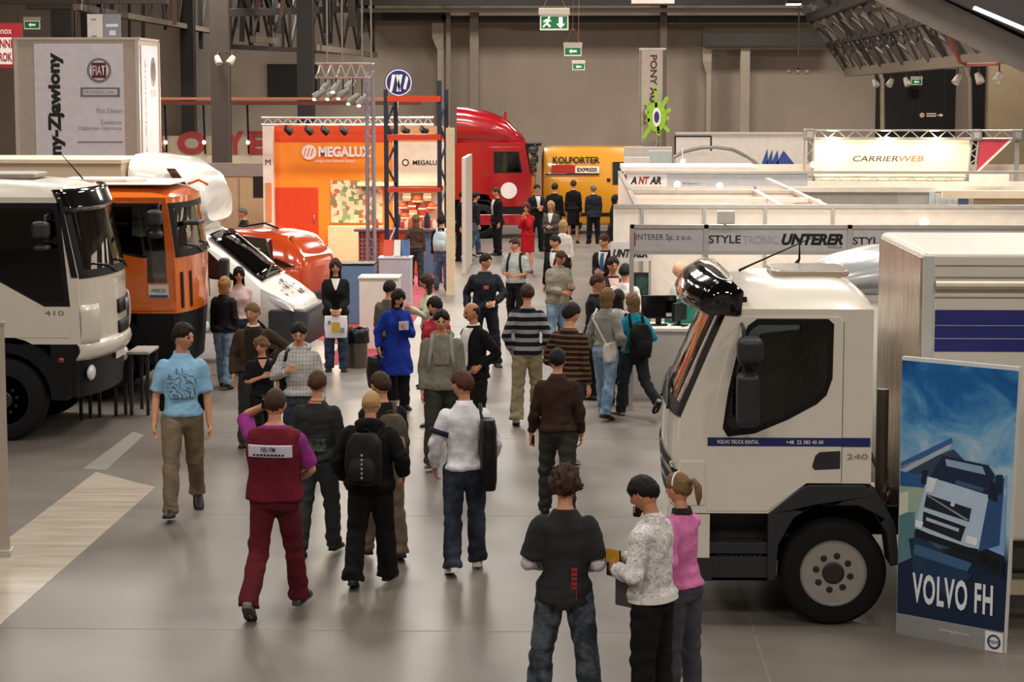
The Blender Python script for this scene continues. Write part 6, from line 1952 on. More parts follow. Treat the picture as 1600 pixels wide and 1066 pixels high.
# ---- poster board in front of the rental lorry
def fh_poster():
    L, R = G(1400, 990), G(1568, 1022)
    u = (R - L); W = float(np.linalg.norm(u[:2])); u = u / W; u[2] = 0
    n = np.cross(u, [0, 0, 1.0])
    H = 2.25
    ang = math.atan2(u[1], u[0])
    r = thing('poster_stand', 'tall blue poster board with a lorry picture leaning beside the front wheel', 'poster', (L[0], L[1], 0), ang)
    def uv(px, py):
        d = ray(px, py)
        t = ((L - _C) @ n) / (d @ n)
        p = _C + d * t
        return float((p - L) @ u), float(p[2])
    b = MB(); b.prism([(0, 0), (W, 0), (W + .07, H), (0, H)], .004, .05); b.build('board', mat('board_white', '#dcdcdc', .4), r, 0)
    t = NT('poster_sky'); v = t.coord((1, 1, 1))
    sx = t.n('ShaderNodeSeparateXYZ'); t.l(v, sx.inputs[0])
    no = t.noise(t.coord((1.2, 1, 1.6), rot=(0, .5, 0)), 1.9, 5, .6, .6)
    m = t.n('ShaderNodeMath', operation='MULTIPLY_ADD'); m.inputs[1].default_value = 1.3; t.l(no, m.inputs[0])
    mr = t.n('ShaderNodeMapRange'); mr.inputs['From Min'].default_value = 2.3; mr.inputs['From Max'].default_value = 1.3; mr.inputs['To Min'].default_value = -.55; mr.inputs['To Max'].default_value = .12
    t.l(sx.outputs[2], mr.inputs['Value']); t.l(mr.outputs[0], m.inputs[2])
    sky = t.ramp(m.outputs[0], [(.0, '#0d4a86'), (.25, '#1a69ad'), (.5, '#5fa0cc'), (.75, '#a9c6d8')])
    low = t.n('ShaderNodeMapRange'); low.inputs['From Min'].default_value = .72; low.inputs['From Max'].default_value = .95; t.l(sx.outputs[2], low.inputs['Value'])
    mx = t.n('ShaderNodeMix', data_type='RGBA'); mx.inputs['A'].default_value = lin('#0e2341'); t.l(low.outputs[0], mx.inputs['Factor']); t.l(sky, mx.inputs['B'])
    t.l(mx.outputs['Result'], t.b.inputs['Base Color']); t.b.inputs['Roughness'].default_value = .35
    b = MB(); b.prism([(.004, .17), (W - .002, .17), (W + .064, H - .03), (.004, H - .03)], 0, .006); pic = b.build('picture', t.m, r, 0)
    def pp(pts, col, nm, dep=.002):
        flat_poly([(max(.012, min(W - .012, a)), c) for a, c in (uv(x, y) for x, y in pts)], (0, 0, 0), (1, 0, 0), UZ, mat('print_' + nm, col, .35), pic, nm, depth=dep)
    pp([(1402, 735), (1490, 702), (1525, 738), (1560, 760), (1540, 820), (1402, 850)], '#34475c', 'printed_underpass', .002)
    pp([(1402, 722), (1487, 684), (1488, 692), (1402, 734)], '#3a62a0', 'printed_bridge', .004)
    pp([(1402, 728), (1488, 693), (1484, 702), (1402, 742)], '#a9bccb', 'printed_bridge_edge', .004)
    pp([(1401, 742), (1448, 742), (1434, 826), (1400, 858)], '#9fb5a0', 'printed_buildings', .004)
    pp([(1401, 735), (1448, 745), (1444, 762), (1400, 758)], '#2a5c98', 'printed_sign', .006)
    pp([(1400, 800), (1430, 800), (1428, 870), (1400, 880)], '#58808a', 'printed_haze', .005)
    pp([(1566, 748), (1600, 745), (1592, 880), (1530, 862)], '#7fa3cf', 'printed_trailer', .006)
    pp([(1537, 855), (1585, 872), (1580, 905), (1470, 858)], '#101a28', 'printed_chassis', .007)
    pp([(1546, 740), (1570, 748), (1562, 852), (1528, 862)], '#2b4f80', 'printed_cab_side', .008)
    pp([(1474, 712), (1545, 727), (1555, 742), (1544, 772), (1452, 748)], '#172a48', 'printed_cab_screen', .009)
    pp([(1478, 717), (1536, 729), (1541, 742), (1480, 728)], '#8fa9bd', 'printed_visor', .010)
    pp([(1450, 744), (1546, 774), (1530, 858), (1490, 850), (1430, 824)], '#b3cbe0', 'printed_cab_front', .010)
    pp([(1449, 772), (1519, 795), (1515, 815), (1445, 792)], '#1a2430', 'printed_grille', .012)
    pp([(1444, 799), (1510, 823), (1502, 846), (1442, 822)], '#141e2c', 'printed_lower_grille', .012)
    pp([(1449, 808), (1500, 826), (1499, 831), (1448, 813)], '#aebfd0', 'printed_chrome_bar', .014)
    pp([(1430, 826), (1528, 860), (1524, 868), (1432, 838)], '#0d1622', 'printed_shade', .011)
    pp([(1420, 842), (1440, 838), (1520, 900), (1480, 930), (1430, 905)], '#1b3757', 'printed_road', .005)
    pp([(1452, 746), (1466, 748), (1458, 770), (1447, 768)], '#dfe8f0', 'printed_corner', .0125)
    pp([(1488, 783), (1494, 785), (1492, 792), (1486, 790)], '#c9d2da', 'printed_badge', .014)
    pp([(1449, 774), (1452, 774), (1515, 812), (1511, 813)], '#8e9aa6', 'printed_diagonal', .0135)
    pp([(1432, 812), (1444, 816), (1441, 826), (1431, 822)], '#e8eef4', 'printed_headlamp', .0135)
    pp([(1512, 836), (1529, 842), (1527, 853), (1510, 848)], '#e8eef4', 'printed_headlamp', .0135)
    pp([(1496, 750), (1540, 763), (1536, 769), (1492, 757)], '#3b5878', 'printed_glare', .0105)
    pp([(1549, 752), (1563, 757), (1558, 785), (1544, 778)], '#0f2038', 'printed_side_window', .010)
    pp([(1558, 742), (1568, 742), (1566, 772), (1556, 770)], '#14263e', 'printed_mirror', .012)
    pp([(1442, 735), (1450, 735), (1448, 757), (1440, 755)], '#14263e', 'printed_mirror', .012)
    pp([(1571, 760), (1594, 772), (1592, 780), (1570, 770)], '#b7cde6', 'printed_trailer_edge', .008)
    for cx_, cy_ in ((1538, 873), (1556, 882), (1572, 890)): pp([(cx_ + 7 * math.cos(k * .7), cy_ + 10 * math.sin(k * .7)) for k in range(9)], '#070c14', 'printed_wheel', .009)
    pp([(1430, 850), (1520, 880), (1512, 893), (1428, 866)], '#3c6288', 'printed_reflection', .006)
    pp([(1402, 770), (1420, 768), (1419, 800), (1401, 805)], '#d4dcc4', 'printed_facade', .006)
    c0 = uv(1488, 928)
    lettering('VOLVO FH', (c0[0], -.002, c0[1]), (1, 0, 0), UZ, .245, mat('poster_white', '#e2e8ec', .4), r, width=.72, bold=.028, depth=.004, spacing=1.12)
    b = MB(); b.box((0, -.004, 0), (W, .004, .165)); band = b.build('footer', mat('footer_grey', '#8e8d8c', .4), r, 0)
    c1 = uv(1492, 998)
    lettering('Driving Success', (c1[0], -.006, .10), (1, 0, 0), UZ, .028, WP, band, width=.26)
    b = MB(); b.box((W - .16, -.007, .005), (W - .005, -.003, .16)); b.build('logo_field', WP, band, 0)
    lc = (W - .082, -.008, .082)
    b = MB(); b.prism([(W - .082 + x, .082 + z) for x, z in circ(.058, 28)], -.009, -.006, 'y', [[(W - .082 + x, .082 + z) for x, z in circ(.042, 28)]]); b.build('logo_ring', mat('logo_blue', '#27407c', .4), band, 0)
    lettering('VOLVO', lc, (1, 0, 0), UZ, .026, mat('logo_blue', '#27407c', .4), band, width=.10, bold=.03)
fh_poster()

# ---- white system stands on the right
PAN = mat('panel_white', '#e9ded2', .5); PANB = mat('panel_blush', '#e4d2c4', .5); FAS = mat('fascia_silver', '#c9c6c8', .4); GRY = mat('panel_grey', '#a7a19c', .5)
def front_stand():
    Y = 29.5
    X = lambda px, y=Y: A(px, 400, y)[0]
    r = thing('exhibition_stand', 'white shell stand with silver fascia boards behind the rental lorry', 'stand', (X(987), Y, 0))
    ox, oy = X(987), Y
    Z = lambda py: A(1100, py, Y)[2]
    zt, zb = Z(357), Z(392)
    def bx(name, x0, x1, y0, y1, z0, z1, m, par=r, **k):
        b = MB(); b.box((x0 - ox, y0 - oy, z0), (x1 - ox, y1 - oy, z1)); return b.build(name, m, par, 0, **k)
    xe = 9.0
    f1 = bx('fascia_board', X(990), X(1101), Y, Y + .04, zb, zt, FAS)
    f2 = bx('fascia_board', X(1105), X(1325), Y, Y + .04, zb, zt, mat('fascia_pale', '#d6d3d4', .4))
    f3 = bx('fascia_board', X(1329), xe, Y, Y + .04, zb, zt, mat('fascia_pale', '#d6d3d4', .4))
    bx('rail', X(985), xe, Y - .03, Y + .05, zt, zt + .05, ALU); bx('rail', X(985), xe, Y - .02, Y + .05, zb - .05, zb, ALU)
    for px in (987, 1103, 1327): bx('post', X(px) - .03, X(px) + .03, Y - .03, Y + .03, 0, zt + .05, ALU)
    # back wall and side wall
    Yb = 34.0
    bx('back_wall', X(958, Yb) , xe, Yb, Yb + .06, 0, 2.52, PAN)
    for px in (1003, 1100, 1195, 1300): bx('post', X(px, Yb) - .025, X(px, Yb) + .025, Yb - .03, Yb, 0, 2.52, ALU)
    bx('back_rail', X(958, Yb), xe, Yb - .03, Yb + .07, 2.52, 2.58, ALU)
    # writing
    L = lambda t, x0, x1, py, h, m, par, **k: lettering(t, ((X(x0) + X(x1)) / 2 - ox, -.002, Z(py)), RX, UZ, h * Y / FOC, m, par, width=(X(x1) - X(x0)), **k)
    gi = mat('soft_ink', '#4a4848', .5); lg = mat('ghost_print', '#b3afb4', .5)
    L('INTERER Sp. z o.o.', 994, 1081, 372, 12, gi, f1)
    b = MB(); b.box((X(990) - ox, -.004, zb + .06), (X(993) - ox, 0, zt - .06)); b.build('red_edge', mat('edge_red', '#b04a52', .5), f1, 0)
    L('STYLE', 1107, 1157, 374, 13, mat('soft_black', '#2b292b', .5), f2, bold=.02); L('TRONIC', 1160, 1216, 375, 13, lg, f2); L('UNTERER', 1221, 1317, 374, 18, INK, f2, bold=.05, shear=.28)
    L('WEGA', 1292, 1316, 386, 4, gi, f2); L('STYLE', 1332, 1382, 376, 12, mat('soft_black', '#2b292b', .5), f3, bold=.02)
    # sign board on the end wall
    s = thing('name_board', 'white name board with slanted black lettering at the stand corner', 'sign', (X(954, 33.6), 33.6, 0))
    x0, z0, x1, z1 = at_px(954, 378, 1020, 408, 33.6)
    b = MB(); b.box((0, 0, z0), (x1 - x0, .04, z1)); b.build('board', mat('board_silver', '#cfcbcb', .4), s, 0)
    b = MB(); b.box((.02, .04, 0), (.06, .08, z1)); b.box((x1 - x0 - .06, .04, 0), (x1 - x0 - .02, .08, z1)); b.build('post', ALU, s, 0)
    lettering('UNTERER', ((A(985, 396, 33.6)[0] - X(954, 33.6)), -.002, A(985, 396, 33.6)[2]), RX, UZ, 13 * 33.6 / FOC, INK, s, width=54 * 33.6 / FOC, bold=.05, shear=.28)
    # picture
    x0, z0, x1, z1 = at_px(990, 426, 1015, 461, 33.9)
    s = thing('framed_picture', 'dark green and black framed picture on the white stand wall', 'picture', (x0, 33.9, z0))
    t = NT('dark_picture'); v = t.coord(); t.l(t.ramp(t.noise(v, 5, 3), [(.4, '#16201e'), (.6, '#2c5a4c'), (.7, '#2a2a2a')]), t.b.inputs['Base Color'])
    b = MB(); b.box((.02, -.02, .02), (x1 - x0 - .02, .02, z1 - z0 - .02)); b.build('picture', t.m, s, 0)
    b = MB(); b.prism(rect(0, 0, x1 - x0, z1 - z0), -.03, .04, 'y', [rect(.025, .025, x1 - x0 - .025, z1 - z0 - .025)]); b.build('frame', DARK, s, 0)
    # spotlight arm on the fascia
    q = A(1133, 345, Y)
    s = thing('spotlight', 'white floodlight on the silver fascia above the black and grey lettering', 'lamp', (q[0], Y, zt + .05))
    b = MB(); b.box((-.12, -.2, .02), (.12, -.08, .2)); b.build('lamp_box', WHITE, s, 0, bevel=.02)
    b = MB(); b.tube([(0, 0, 0), (0, -.05, .1), (0, -.1, .1)], .02, 6); b.build('arm', ALU, s)
    q = A(1108, 396, Y)
    return X
FX = front_stand()
area_light('stand_lamp', (4.2, 31.8, 3.3), 5.5, 100, (1, .88, .74), (math.radians(15), 0, 0), 1.5)

def counter():
    Y = 30.6
    X = lambda px: A(px, 560, Y)[0]
    zt = A(1000, 512, Y)[2]
    r = thing('reception_counter', 'white reception counter behind the rental lorry windscreen', 'counter', (X(978), Y, 0))
    ox = X(978)
    b = MB(); b.box((0, 0, 0), (3.6, .06, zt - .05)); b.box((0, 0, 0), (.06, .7, zt - .05)); b.build('front_panel', mat('counter_grey', '#c4bfb9', .45), r, 0, bevel=.005)
    b = MB(); b.box((-.06, -.08, zt - .05), (3.65, .75, zt)); b.build('counter_top', mat('counter_white', '#e6e1da', .3), r, 0, bevel=.01)
    b = MB(); b.box((.03, -.01, .0), (3.5, .0, .07)); b.build('kick_strip', ALU, r, 0)
    m = thing('monitor', 'black flat monitor standing on the white reception counter', 'monitor', (X(1030), Y + .30, zt), .12)
    b = MB(); b.box((-.25, -.03, .10), (.25, .03, .43)); b.build('screen_housing', BLACK, m, 0, bevel=.01)
    b = MB(); b.box((-.235, -.035, .125), (.235, -.03, .415)); b.build('screen', mat('screen_off', '#050506', .1, 0, 1), m, 0)
    b = MB(); b.box((-.04, .0, .02), (.04, .05, .2)); b.box((-.12, -.09, 0), (.12, .09, .02)); b.build('foot', BLACK, m, 0, bevel=.008)
    b = MB(); b.box((.10, -.038, .13), (.18, -.034, .18)); b.build('sticker', WP, m, 0)
    m = thing('monitor', 'second black screen tilted on the counter beside the teal panel', 'monitor', (X(1064), Y + .25, zt), -.5)
    b = MB(); b.box((-.02, -.25, .08), (.03, .15, .34)); b.build('screen_housing', BLACK, m, 0, bevel=.01)
    b = MB(); b.box((-.10, -.1, 0), (.10, .06, .02)); b.box((-.02, -.06, .02), (.02, -.02, .12)); b.build('foot', BLACK, m, 0)
    t = thing('desk_screen', 'teal desk panel standing on the reception counter', 'panel', (X(1090), Y + .55, zt))
    b = MB(); b.box((-.45, 0, 0), (.9, .03, .36)); b.build('panel', mat('teal_board', '#18917f', .45), t, 0, bevel=.006)
    b = MB(); b.box((-.45, -.04, 0), (-.38, .07, .02)); b.box((.8, -.04, 0), (.87, .07, .02)); b.build('foot', ALU, t, 0)
    for i, (px, dy, rz) in enumerate(((1008, .12, .2), (1052, .1, -.3), (990, .4, .5))):
        b = MB(); b.box((-.105, -.148, 0), (.105, .148, .003 + .004 * i)); p = b.build('paper_sheet', mat('paper', '#f0ece4', .7), smooth=0); p.location = (X(px), Y + dy, zt); p.rotation_euler = (0, 0, rz)
        tag(p, ('white paper sheet lying before the black monitor', 'white paper sheet lying near the tilted screen', 'paper stack at the free end of the reception counter')[i], 'paper')
counter()

def rear_stands():
    # rows of shell stands beyond, seen over the tops of their walls
    X = lambda px, y: A(px, 330, y)[0]
    r = thing('exhibition_stand', 'blush white shell stand directly beyond the silver fascia stand', 'stand', (1.0, 34.3, 0))
    def mk(r0, lst):
        for nm, x0, x1, y0, y1, z0, z1, m in lst:
            b = MB(); b.box((x0 - r0.location.x, y0 - r0.location.y, z0), (x1 - r0.location.x, y1 - r0.location.y, z1)); b.build(nm, m, r0, 0)
    mk(r, [('side_wall', .94, 1.0, 34.3, 39.5, 0, 2.5, PAN), ('back_wall', 1.0, 3.95, 39.5, 39.56, 0, 2.5, PANB), ('rail', .94, 3.95, 39.47, 39.59, 2.5, 2.56, ALU), ('rail', .93, 1.01, 34.3, 39.5, 2.5, 2.56, ALU),
           ('front_rail', .94, 3.95, 36.6, 36.7, 2.48, 2.56, mat('rail_blush', '#dccabc', .4)), ('cross_rail', 3.2, 3.28, 34.3, 39.5, 2.5, 2.56, ALU), ('cross_rail', 3.9, 3.98, 34.3, 44.9, 2.5, 2.56, ALU)])
    x0, z0, x1, z1 = at_px(1197, 319, 1271, 333, 38.5)
    b = MB(); b.box((x0 - 1.0, 4.2, z0), (x1 - 1.0, 4.4, z1)); b.build('orange_panel', mat('panel_orange', '#dd6a26', .5), r, 0, bevel=.02)
    r2 = thing('exhibition_stand', 'white shell stand with red and black name board beyond the blush one', 'stand', (.98, 40.0, 0))
    Y = 48.8
    mk(r2, [('side_wall', .95, 1.01, 40.0, 48.8, 0, 2.5, PAN), ('rail', .94, 1.02, 40, 48.8, 2.5, 2.56, ALU), ('back_wall', X(980, 55), 14, 55, 55.06, 0, 2.5, PANB), ('rail', X(975, Y), 13, Y - .05, Y + .05, 2.5, 2.56, ALU)])
    x0, z0, x1, z1 = at_px(974, 270, 1262, 291, Y)
    b = MB(); b.box((x0 - .98, Y - 40, z0), (x1 - .98, Y - 39.95, z1)); f = b.build('fascia_board', mat('fascia_cool', '#c6c6cc', .4), r2, 0)
    b = MB(); b.box((x0 - .98, Y - 40.01, z0), (X(1042, Y) - .98, Y - 40, z1)); b.build('white_field', WP, f, 0)
    q = A(1008, 282, Y); u_ = Y / FOC
    for tx, dx, ww, mm in (('A', -18, 10, INK), ('NT', -2, 17, RED), ('AR', 16, 18, INK)): lettering(tx, (q[0] - .98 + dx * u_, Y - 40.012, q[2]), RX, UZ, .17, mm, f, width=ww * u_, bold=.05, shear=.25)
    for a_, c_ in ((982, 988),): 
        b = MB(); b.box((X(975, Y) - .98, Y - 40.014, z0 + .05), (X(979, Y) - .98, Y - 40.01, z1 - .05)); b.build('red_edge', RED, f, 0)
    q = A(1080, 287, Y); lettering('VM System s.c.', (q[0] - .98, Y - 40.002, q[2]), RX, UZ, .07, mat('soft_ink', '#4a4848', .5), f, width=28 * Y / FOC)
    # roof canopies above
    for x0p, y0p, x1p, y1p, Yc, dd, m, nm in ((972, 261, 1185, 268, 50, 2.5, PAN, 'canopy'), (975, 246, 1015, 262, 57, .3, mat('canopy_pale', '#d8cfc8', .5), 'panel'), (1015, 236, 1050, 262, 58, .3, mat('canopy_mint', '#b9c4c0', .5), 'panel'), (975, 230, 1050, 240, 59, .3, mat('canopy_pale', '#d8cfc8', .5), 'panel')):
        a_, z0, c_, z1 = at_px(x0p, y0p, x1p, y1p, Yc)
        b = MB(); b.box((a_ - .98, Yc - 40, z0 if nm == 'canopy' else 0), (c_ - .98, Yc + dd - 40, z1)); b.build(nm, m, r2, 0)
    # grey inner rooms
    r3 = thing('exhibition_stand', 'grey-walled stand room with pale blue curtain panels', 'stand', (X(1236, 41), 41, 0))
    bx0 = r3.location.x
    Z = lambda py, y: A(1300, py, y)[2]
    mk(r3, [('grey_wall', X(1238, 45), X(1402, 45), 45, 45.06, 0, Z(300, 45), GRY), ('grey_wall', X(1402, 45), X(1455, 45), 45, 45.05, 0, Z(294, 45), mat('panel_mid', '#b5b1ad', .5)), ('rail', X(1215, 45), X(1460, 45), 44.9, 45.0, Z(300, 45), Z(292, 45), PAN),
            ('blue_panel', X(1497, 44.5), X(1513, 44.5), 44.5, 44.55, 0, Z(310, 44.5), mat('panel_navy', '#6f7fae', .5)), ('tan_panel', X(1520, 44.5), X(1640, 44.5), 44.5, 44.55, 0, Z(308, 44.5), mat('panel_tan', '#c5b18e', .5)),
            ('rail', X(1470, 44.5), X(1640, 44.5), 44.3, 44.5, Z(309, 44.5), Z(297, 44.5), mat('rail_ivory', '#e6d8c0', .5))])
    for i in range(5):
        a_ = X(1452 + i * 9, 44.8); c_ = X(1460 + i * 9, 44.8)
        b = MB(); b.box((a_ - bx0, 3.8, 0), (c_ - bx0, 3.85, Z(300 + i * 2, 44.8))); b.build('curtain_panel', mat('curtain_ice', '#c4ccd0', .5), r3, 0)
rear_stands()
for x, y in ((3.5, 37), (8.5, 37), (3.5, 44.5), (9.0, 44.5), (4, 53), (9, 51)):
    area_light('stand_lamp', (x, y, 3.7), 3.0, 85, (1, .88, .72))

def bulb(px, py, Y, label, up=False):
    q = A(px, py, Y)
    r = thing('spotlight', label, 'lamp', (q[0], Y, q[2]))
    b = MB(); b.lathe([(.005, .10), (.05, .10), (.06, .02), (.085, -.06), (.07, -.06), (.005, -.02)], (0, 0, 0), 'y', 14); b.build('lamp_can', WHITE, r, 60)
    b = MB(); b.ell((0, -.05, 0), (.065, .03, .065), 12, 8); b.build('lens', mat('bulb_bright', '#ffeec8', .3, emit=14), r, 60)
    b = MB(); b.tube([(0, .05, 0), (0, .12, .06), (0, .42, .36)] if up else [(0, .05, 0), (0, .12, -.04), (0, .16, -.25)], .012, 5); b.build('arm', ALU, r)
for a_ in ((1058, 288, 48.4, 'glowing stand lamp under the cool grey name board'), (1124, 290, 48.4, 'glowing stand lamp to the side of the one under the name board'), (1100, 325, 39.2, 'glowing stand lamp on the blush stand wall'), (1270, 257, 53.5, 'glowing lamp at the corner of the backlit banner'), (1221, 263, 61.84, 'small glowing lamp beside the blue triangles'), (1067, 252, 60.4, 'glowing lamp below the curved steel arch', True), (1277, 318, 38.4, 'white clip lamp at the end of the orange panel'), (1443, 347, 33.82, 'white clip lamp above the rental lorry box'), (1080, 345, 36.5, 'small white clip lamp above the silver fascia')):
    bulb(*a_)

def blue_triangle_wall():
    Y = 62.0
    x0, z0, x1, z1 = at_px(1055, 210, 1262, 268, Y)
    r = thing('exhibition_wall', 'wide white wall panel with four blue slanted triangles', 'stand', (x0, Y, 0))
    b = MB(); b.box((0, 0, 0), (x1 - x0, .1, z1)); b.build('panel', mat('wall_pearl', '#d9cfc6', .5), r, 0)
    b = MB(); b.box((0, -.03, z1), (x1 - x0, .12, z1 + .06)); b.build('top_rail', ALU, r, 0)
    nb = mat('triangle_blue', '#27458f', .4)
    for k, (ax, bx_, ap) in enumerate(((1189, 1200, 1199), (1196, 1206, 1207), (1203, 1217, 1215), (1211, 1243, 1224))):
        p = [A(ax, 259, Y), A(bx_, 259, Y), A(ap, 232 + k, Y)]
        flat_poly([(q[0] - x0, q[2]) for q in p], (0, 0, 0), RX, UZ, nb, r, 'blue_triangle', depth=.02)
    s = thing('steel_arch', 'thin curved steel arch with a dark frame before the white wall panel', 'stand', (A(1120, 240, 60.8)[0], 60.8, 0))
    ox = s.location.x
    b = MB(); pts = [(A(px, py, 60.8)[0] - ox, 0, A(px, py, 60.8)[2]) for px, py in ((1052, 246), (1070, 237), (1095, 231), (1118, 230), (1145, 234), (1170, 246), (1190, 262))]
    b.tube(pts, .05, 8); b.tube([pts[0], (pts[0][0], 0, 0)], .04, 6); b.tube([pts[-1], (pts[-1][0], 0, 0)], .04, 6); b.build('arch', STEEL, s)
    b = MB()
    for a_, c_ in (((1055, 212), (1055, 246)), ((1055, 213), (1111, 213)), ((1111, 213), (1111, 236))):
        p, q = A(*a_, 61), A(*c_, 61); b.bar((p[0] - ox, .2, p[2]), (q[0] - ox, .2, q[2]), .05)
    b.build('dark_frame', DARK, s, 0)
blue_triangle_wall()

def backlit_banner():
    Y = 54.0
    X = lambda px: A(px, 240, Y)[0]
    Z = lambda py: A(1400, py, Y)[2]
    r = thing('truss_banner', 'backlit cream banner in a silver truss frame with a red pennant', 'banner', (X(1262), Y, 0))
    ox = X(1262)
    t = NT('lit_cloth'); t.b.inputs['Base Color'].default_value = lin('#f6e2c4'); t.b.inputs['Emission Color'].default_value = lin('#ffe9c8'); t.b.inputs['Emission Strength'].default_value = .12; t.b.inputs['Roughness'].default_value = .7
    b = MB(); b.box((X(1270) - ox, 0, Z(282)), (X(1515) - ox, .04, Z(215))); bn = b.build('banner_cloth', t.m, r, 0)
    lettering('CARRIER', (X(1368) - ox, -.002, Z(248)), RX, UZ, 9 * Y / FOC, mat('dark_brown_print', '#4a3830', .5), bn, width=70 * Y / FOC, shear=.2, bold=.01)
    lettering('WEB', (X(1424) - ox, -.002, Z(248)), RX, UZ, 9 * Y / FOC, mat('salmon_print', '#c9705a', .5), bn, width=38 * Y / FOC, shear=.2, bold=.01)
    def tr(x0, y0, x1, y1):
        b = MB(); P, Q = np.array([X(x0) - ox, 0, Z(y0)]), np.array([X(x1) - ox, 0, Z(y1)])
        n = max(4, int(np.linalg.norm(Q - P) / .22)); w = .10
        hz = abs(Q[0] - P[0]) > abs(Q[2] - P[2])
        e = np.array([0, 0, w]) if hz else np.array([w, 0, 0])
        for sy in (-.12, .1):
            for sg in (-1, 1): b.tube([P + e * sg + np.array([0, sy, 0]), Q + e * sg + np.array([0, sy, 0])], .025, 6)
        for i in range(n):
            s = 1 if i % 2 else -1
            b.bar(P + (Q - P) * i / n + e * s + np.array([0, -.12, 0]), P + (Q - P) * (i + 1) / n - e * s + np.array([0, -.12, 0]), .02)
        b.build('truss', ALU, r)
    tr(1264, 210, 1592, 210); tr(1264, 212, 1264, 282); tr(1264, 282, 1540, 282)
    P, Q = np.array([X(1518) - ox, 0, Z(275)]), np.array([X(1524) - ox, 0, Z(212)])
    b = MB()
    for sg in (-1, 1): b.tube([P + np.array([.08 * sg, 0, 0]), Q + np.array([.08 * sg, 0, 0])], .03, 6)
    for i in range(7): b.bar(P + (Q - P) * i / 7 + np.array([.08 * (1 if i % 2 else -1), 0, 0]), P + (Q - P) * (i + 1) / 7 - np.array([.08 * (1 if i % 2 else -1), 0, 0]), .025)
    b.build('truss', ALU, r)
    for px, py in ((1264, 210), (1524, 211), (1588, 211), (1518, 280), (1264, 282)):
        b = MB(); c = (X(px) - ox, -.02, Z(py)); b.box((c[0] - .14, -.16, c[2] - .14), (c[0] + .14, .14, c[2] + .14)); k = b.build('corner_block', mat('block_grey', '#8d8a86', .4, .5), r, 0, bevel=.03)
        b = MB(); b.box((c[0] - .07, -.17, c[2] - .07), (c[0] + .07, -.155, c[2] + .07)); b.build('block_face', ALU, k, 0)
    flat_poly([(X(1530) - ox, Z(218)), (X(1526) - ox, Z(268)), (X(1576) - ox, Z(218))], (0, -.05, 0), RX, UZ, mat('pennant_red', '#c23a48', .5), r, 'pennant', depth=.01)
    b = MB(); b.bar((X(1525) - ox, -.06, Z(270)), (X(1580) - ox, -.06, Z(217)), .05); b.build('pennant_edge', WP, r, 0)
    for px in (1266, 1520, 1590):
        b = MB(); b.box((X(px) - ox - .05, .05, 0), (X(px) - ox + .05, .15, Z(282) if px < 1580 else Z(212))); b.build('leg', ALU, r, 0)
    for px, lab in ((1301, 'a'), (1384, 'b'), (1460, 'c')):
        b = MB(); b.ell((X(px) - ox, -.25, Z(217)), (.10, .08, .05), 12, 8); b.build('banner_lamp', mat('bulb_bright', '#ffeec8', .3, emit=14), r, 60)
        area_light('banner_lamp', (X(px), Y - .35, Z(214)), .3, 14, (1, .86, .62), (math.radians(25), 0, 0))
    # lower white stand fronts
    s = thing('exhibition_stand', 'low white stand front under the backlit banner', 'stand', (X(1180), 53, 0))
    def q(px, y0, x1, y1, nm, m, yy=53.0):
        a_, z0, c_, z1 = at_px(px, y0, x1, y1, yy); b = MB(); b.box((a_ - s.location.x, yy - 53, z0), (c_ - s.location.x, yy - 52.9, z1)); b.build(nm, m, s, 0)
    q(1180, 270, 1262, 290, 'sign_panel', mat('sign_milk', '#e9dfd6', .5)); q(1258, 284, 1640, 299, 'white_front', mat('front_milk', '#efe4d4', .5), 52.6); q(1515, 268, 1577, 291, 'white_box', mat('front_milk', '#efe4d4', .5), 52.2)
    b = MB(); a_ = A(1192, 278, 53)[0]
    for px in (1180, 1300, 1420, 1540, 1630): b.box((A(px, 300, 53)[0] - s.location.x - .03, .05, 0), (A(px, 300, 53)[0] - s.location.x + .03, .1, 2.2))
    b.build('post', ALU, s, 0)
    b = MB(); b.prism(circ(.12, 20, A(1192, 279, 53)[0] - s.location.x, A(1192, 279, 53)[2]), -.02, -.01, 'y', [circ(.08, 20, A(1192, 279, 53)[0] - s.location.x, A(1192, 279, 53)[2])]); b.build('round_mark', mat('mark_grey', '#8a8580', .5), s, 0)
    b = MB(); b.box((A(1204, 279, 53)[0] - s.location.x, -.015, A(1204, 281, 53)[2]), (A(1245, 279, 53)[0] - s.location.x, -.01, A(1204, 277, 53)[2])); b.build('print_line', mat('mark_mauve', '#a08a98', .5), s, 0)
backlit_banner()

